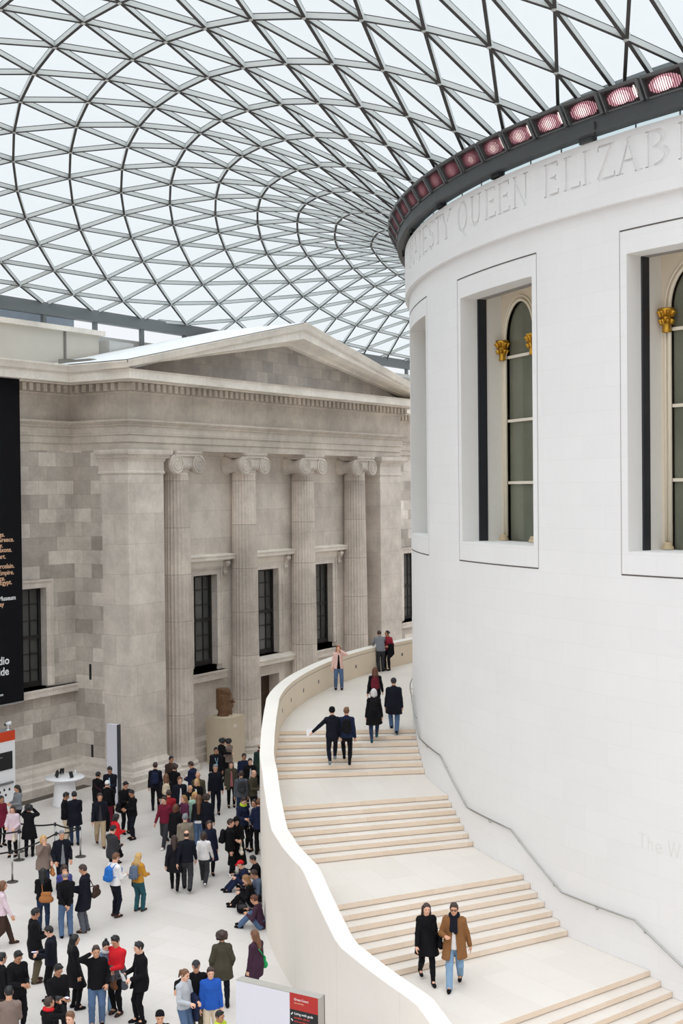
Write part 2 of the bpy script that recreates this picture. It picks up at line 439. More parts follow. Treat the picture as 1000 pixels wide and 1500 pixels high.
# engraved capitals: strokes are cut out of a flat slab, which is then bent round the drum
def glyph(ch):
    S, T = .17, .075     # thick, thin stroke widths (unit letter height 1)
    def serif(x, y, w=.14): return [('r', x - w, x + w, y - .02, y + .02)]
    def v(x, w=S): return [('r', x - w / 2, x + w / 2, 0, 1)] + serif(x, .02) + serif(x, .98)
    def ln(x0, y0, x1, y1, w): return [('l', x0, y0, x1, y1, w)]
    def arc(cx, cy, rx, ry, a0, a1, w0, w1): return [('a', cx, cy, rx, ry, a0, a1, w0, w1)]
    if ch == 'M': return 1.0, ln(.12, 0, .2, 1, T) + ln(.2, 1, .52, .03, S) + ln(.52, .03, .84, 1, T) + ln(.84, 1, .9, 0, S) + serif(.12, .02) + serif(.9, .02)
    if ch == 'A': return .9, ln(.1, 0, .47, 1, T) + ln(.43, 1, .8, 0, S) + ln(.22, .36, .66, .36, T) + serif(.1, .02) + serif(.8, .02)
    if ch == 'J': return .5, v(.34) + ln(.34, .06, .1, -.12, T)
    if ch == 'E': return .66, v(.16) + ln(.16, .97, .58, .97, T) + ln(.16, .53, .5, .53, T) + ln(.16, .03, .62, .03, T) + ln(.58, .97, .58, .84, T * .6) + ln(.62, .03, .62, .17, T * .6) + ln(.5, .45, .5, .61, T * .6)
    if ch == 'S': return .6, arc(.3, .74, .2, .24, 30, 270, T, S) + arc(.3, .27, .22, .25, 90, -150, S, T)
    if ch == 'T': return .74, v(.37) + ln(.04, .97, .7, .97, T) + ln(.04, .97, .04, .82, T * .6) + ln(.7, .97, .7, .82, T * .6)
    if ch == 'Y': return .8, ln(.08, 1, .4, .48, S) + ln(.74, 1, .4, .48, T) + [('r', .32, .48, 0, .5)] + serif(.4, .02) + serif(.08, .98, .11) + serif(.74, .98, .11)
    if ch == 'Q': return .96, arc(.46, .5, .38, .48, 0, 360, T, S) + ln(.46, .04, .8, -.2, S * .8)
    if ch == 'U': return .86, [('r', .1, .1 + S, .3, 1)] + arc(.43, .32, .26, .3, 180, 360, S, T) + [('r', .67, .67 + T, .3, 1)] + serif(.17, .98) + serif(.7, .98)
    if ch == 'N': return .92, ln(.14, 0, .14, 1, T) + ln(.12, 1, .78, 0, S) + ln(.78, 0, .78, 1, T) + serif(.14, .02) + serif(.14, .98) + serif(.78, .98)
    if ch == 'L': return .66, v(.16) + ln(.16, .03, .62, .03, T) + ln(.62, .03, .62, .17, T * .6)
    if ch == 'I': return .36, v(.18)
    if ch == 'Z': return .76, ln(.08, .97, .68, .97, T) + ln(.66, .97, .1, .03, S) + ln(.1, .03, .72, .03, T) + ln(.08, .97, .08, .83, T * .6) + ln(.72, .03, .72, .17, T * .6)
    if ch == 'B': return .72, v(.16) + arc(.24, .75, .28, .22, 90, -90, T, S) + arc(.24, .28, .36, .25, 90, -90, T, S) + ln(.16, .97, .26, .97, T) + ln(.16, .53, .26, .53, T) + ln(.16, .03, .26, .03, T)
    if ch == 'H': return .92, v(.16) + v(.76) + ln(.16, .53, .76, .53, T)
    return .5, []
def glyph_polys(ch):
    w, st = glyph(ch); out = []
    for q in st:
        if q[0] == 'r': _, x0, x1, y0, y1 = q; out.append([(x0, y0), (x1, y0), (x1, y1), (x0, y1)])
        elif q[0] == 'l':
            _, x0, y0, x1, y1, t = q; L = sqrt((x1 - x0) ** 2 + (y1 - y0) ** 2); nx, ny = -(y1 - y0) / L * t / 2, (x1 - x0) / L * t / 2
            out.append([(x0 + nx, y0 + ny), (x0 - nx, y0 - ny), (x1 - nx, y1 - ny), (x1 + nx, y1 + ny)])
        else:
            _, cx, cy, rx, ry, a0, a1, w0, w1 = q; N = 14 if abs(a1 - a0) < 300 else 28
            for i in range(N):
                ang = [radians(a0 + (a1 - a0) * (i + e) / N) for e in (-.04, 1.04)]
                P_ = []
                for a in ang:
                    wd = w0 + (w1 - w0) * abs(cos(a)) if abs(a1 - a0) > 170 else w0
                    P_.append(((cx + (rx + wd / 2) * cos(a), cy + (ry + wd / 2) * sin(a)), (cx + (rx - wd / 2) * cos(a), cy + (ry - wd / 2) * sin(a))))
                out.append([P_[0][0], P_[0][1], P_[1][1], P_[1][0]])
    return w, out
LETTERS = [('M', -143.3, -141.33), ('A', -141.05, -139.34), ('J', -139.23, -138.0), ('E', -137.7, -136.0), ('S', -135.7, -134.2), ('T', -134.2, -132.6), ('Y', -132.5, -130.6),
           ('Q', -129.4, -127.7), ('U', -127.4, -125.7), ('E', -125.25, -123.75), ('E', -123.55, -122.05), ('N', -121.75, -120.05),
           ('E', -118.5, -117.0), ('L', -116.65, -115.1), ('I', -115.05, -114.2), ('Z', -113.85, -112.35), ('A', -112.25, -110.5), ('B', -110.25, -108.45), ('E', -108.05, -106.5), ('T', -106.2, -104.7), ('H', -104.4, -102.6)]
LZ0, LZ1 = 18.48, 19.26
def engraved_frieze():
    n = 200; s0, s1 = T0, T1
    DEP = .045
    def flat(th, y, z): return ((th - T0) * radians(1) * RF, y, z)
    slab = bmesh.new()
    zz = [ZS + .05, ZF]
    cols = []
    for i in range(n + 1):
        th = T0 + (T1 - T0) * i / n; x = (th - T0) * radians(1) * RF
        cols.append([slab.verts.new((x, y, z)) for (y, z) in ((0, zz[0]), (0, zz[1]), (.15, zz[1]), (.15, zz[0]))])
    for i in range(n):
        for j in range(4): slab.faces.new((cols[i][j], cols[i + 1][j], cols[i + 1][(j + 1) % 4], cols[i][(j + 1) % 4]))
    slab.faces.new(cols[0]); slab.faces.new(cols[n][::-1])
    bmesh.ops.recalc_face_normals(slab, faces=slab.faces)
    me = bpy.data.meshes.new('inscribed_band'); slab.to_mesh(me); slab.free()
    cut = bmesh.new(); eps = 0
    for ch, a0, a1 in LETTERS:
        w, polys = glyph_polys(ch); x0 = (a0 - T0) * radians(1) * RF; x1 = (a1 - T0) * radians(1) * RF
        for pl in polys:
            eps = (eps + 1) % 7
            d = DEP + eps * 0.0011
            P2 = [(x0 + (u / w) * (x1 - x0), LZ0 + v_ * (LZ1 - LZ0)) for u, v_ in pl]
            lo = [cut.verts.new((x, -.05 - eps * .001, z)) for x, z in P2]; hi = [cut.verts.new((x, d, z)) for x, z in P2]
            cut.faces.new(lo); cut.faces.new(hi[::-1])
            for i in range(4): cut.faces.new((lo[i], lo[(i + 1) % 4], hi[(i + 1) % 4], hi[i]))
    bmesh.ops.recalc_face_normals(cut, faces=cut.faces)
    mc = bpy.data.meshes.new('cut'); cut.to_mesh(mc); cut.free()
    oc = bpy.data.objects.new('cut', mc); COL.objects.link(oc)
    o = bpy.data.objects.new('inscribed_band', me); COL.objects.link(o)
    md = o.modifiers.new('b', 'BOOLEAN'); md.operation = 'DIFFERENCE'; md.object = oc; md.solver = 'EXACT'; md.use_self = True
    dg = bpy.context.evaluated_depsgraph_get()
    res = bpy.data.meshes.new_from_object(o.evaluated_get(dg))
    bpy.data.objects.remove(o); bpy.data.objects.remove(oc)
    for v in res.vertices:
        th = radians(T0) + v.co.x / RF; r = RF - v.co.y
        v.co = (r * cos(th), r * sin(th), v.co.z)
    res.materials.clear(); res.materials.append(M_DRUM)
    link('inscribed_band', res, frieze)
engraved_frieze()

# ---- steel ring, strip glass and the ring of lamps under the roof edge
b = MB(); b.smooth = False
b.lathe([(22.28, 19.52), (22.62, 19.52), (22.62, 19.82), (22.28, 19.82), (22.28, 19.52)], 120, cap=False)
ring = b.build('trim_2', M_RING, kind='structure')
b = MB(); b.smooth = True; b.lathe([(22.30, ZF), (22.30, 20.5)], 120, cap=False)
b.build('strip_glazing', M_STRIP, ring)
b = MB(); b.lathe([(22.05, 19.82), (22.62, 19.82), (22.75, 20.22), (22.1, 20.32)], 120, cap=False); b.build('lamp_shelf', M_RING, ring)
b = MB(); b.lathe([(22.1, 20.32), (21.95, 20.34), (21.95, 20.75)], 120, cap=False); b.build('roof_upstand', M_STEELD, ring)
q = MB()
for i in range(-6, 40):
    th = -114.53 + i * 9.0
    q.hexa([pc(rr, th + dd, zz) for zz in (ZF, 19.55) for rr, dd in ((22.32, -.5), (22.46, -.5), (22.46, .5), (22.32, .5))])
q.build('support_stub', M_RING, ring)
q = MB()
for i in range(120):
    th = -150 + i * 3.0
    q.beam(pc(22.31, th, ZF), pc(22.31, th, 19.55), .03, .02, up=pc(1, th))
q.build('glass_joint', M_STEELD, ring)
q = MB()   # thin cable by the support
q.tube([pc(22.6, -113.4, 19.75), pc(22.66, -113.2, 19.66), pc(22.6, -113.35, 19.55), pc(22.5, -113.6, 19.42)], .018, 6)
q.build('cable', M_BLACK, ring)

LAMP_NAMES = ['nearest the right edge of the picture', 'second from the right edge, above the letter A', 'third from the right edge, above the letter Z', 'fourth from the right edge, above letters E and L',
              'fifth from the right edge, above the word gap', 'sixth from the right edge, above the letter N', 'seventh from the right edge, above the double E', 'eighth from the right edge, above the letter U',
              'ninth from the right edge, above the letter Q', 'tenth from the right edge', 'eleventh from the right edge', 'twelfth from the right edge', 'thirteenth from the right edge', 'fourteenth from the right edge',
              'fifteenth from the right edge', 'sixteenth from the right edge', 'seventeenth from the right edge', 'last visible at the far left curve of the ring']
STEP = 2.86
def ring_lamp(i):
    t1 = -106.75 - STEP * i; t0 = t1 - STEP + .16; tm = (t0 + t1) / 2
    RL = lambda z: 22.66 + (z - 19.84) * .55
    lab = 'pink louvred lamp on the ring, ' + LAMP_NAMES[i] if i < len(LAMP_NAMES) else None
    o = thing('ring_lamp', pc(22.7, tm, 19.84), lab, 'lamp', 'louvred lamps round the ring above the drum')
    o.matrix_world = Matrix.Translation(pc(22.7, tm, 19.84))
    base = Vector(pc(22.7, tm, 19.84))
    def P(t, d, z): return tuple(Vector(pc(RL(z) + d, t, z)) - base)
    z0, z1 = 19.83, 20.24
    q = MB(); n = 4
    for k in range(n):
        a, c = t0 + (t1 - t0) * k / n, t0 + (t1 - t0) * (k + 1) / n
        q.hexa([P(a, -.42, z0), P(c, -.42, z0), P(c, -.06, z0), P(a, -.06, z0), P(a, -.42, z1), P(c, -.42, z1), P(c, -.06, z1), P(a, -.06, z1)])
    q.build('housing', M_LAMPH, o)
    q = MB()   # rim: top lid, bottom lip and two end plates
    for za, zb, d in ((z1 - .03, z1 + .02, .05), (z0, z0 + .03, .0)):
        q.hexa([P(t0, -.2, za), P(t1, -.2, za), P(t1, d, za), P(t0, d, za), P(t0, -.2, zb), P(t1, -.2, zb), P(t1, d, zb), P(t0, d, zb)])
    for a, c in ((t0, t0 + .1), (t1 - .22, t1)):
        q.hexa([P(a, -.2, z0), P(c, -.2, z0), P(c, .05, z0), P(a, .05, z0), P(a, -.2, z1), P(c, -.2, z1), P(c, .05, z1), P(a, .05, z1)])
    q.build('rim', plain('lamp_rim', (96, 98, 100), .4, .3), o)
    q = MB()   # vertical louvre blades
    nb = 16
    for k in range(1, nb):
        t = t0 + .12 + (t1 - t0 - .36) * k / nb
        q.add([P(t, -.06, z0 + .03), P(t, -.01, z0 + .03), P(t, -.01, z1 - .03), P(t, -.06, z1 - .03)], [(0, 1, 2, 3)])
    q.build('louvre', M_LOUV, o)
    q = MB()   # glowing lamp face
    def disc(tc, zc, rt, rz, d):
        n = 18; v = [P(tc + rt * cos(2 * pi * k / n), d, zc + rz * sin(2 * pi * k / n)) for k in range(n)]
        q.add(v, [tuple(range(n))])
    zc = (z0 + z1) / 2
    disc(tm - .1, zc, 1.05, .165, -.052)
    q.build('glowing_face', M_LAMPG, o)
    q = MB(); disc(tm - .2, zc, .62, .13, -.049); q.build('halo', M_LAMPM, o)
    q = MB(); disc(tm - .25, zc - .01, .27, .08, -.045)
    q.build('bulb', M_LAMPHOT, o)
    if i in (1, 3, 4, 5): q = MB(); disc(tm + .85, zc + .02, .14, .12, -.04); q.build('bulb', M_LAMPHOT, o)
for i in range(-1, 20):
    if i < 0: continue
    if i < len(LAMP_NAMES): ring_lamp(i)

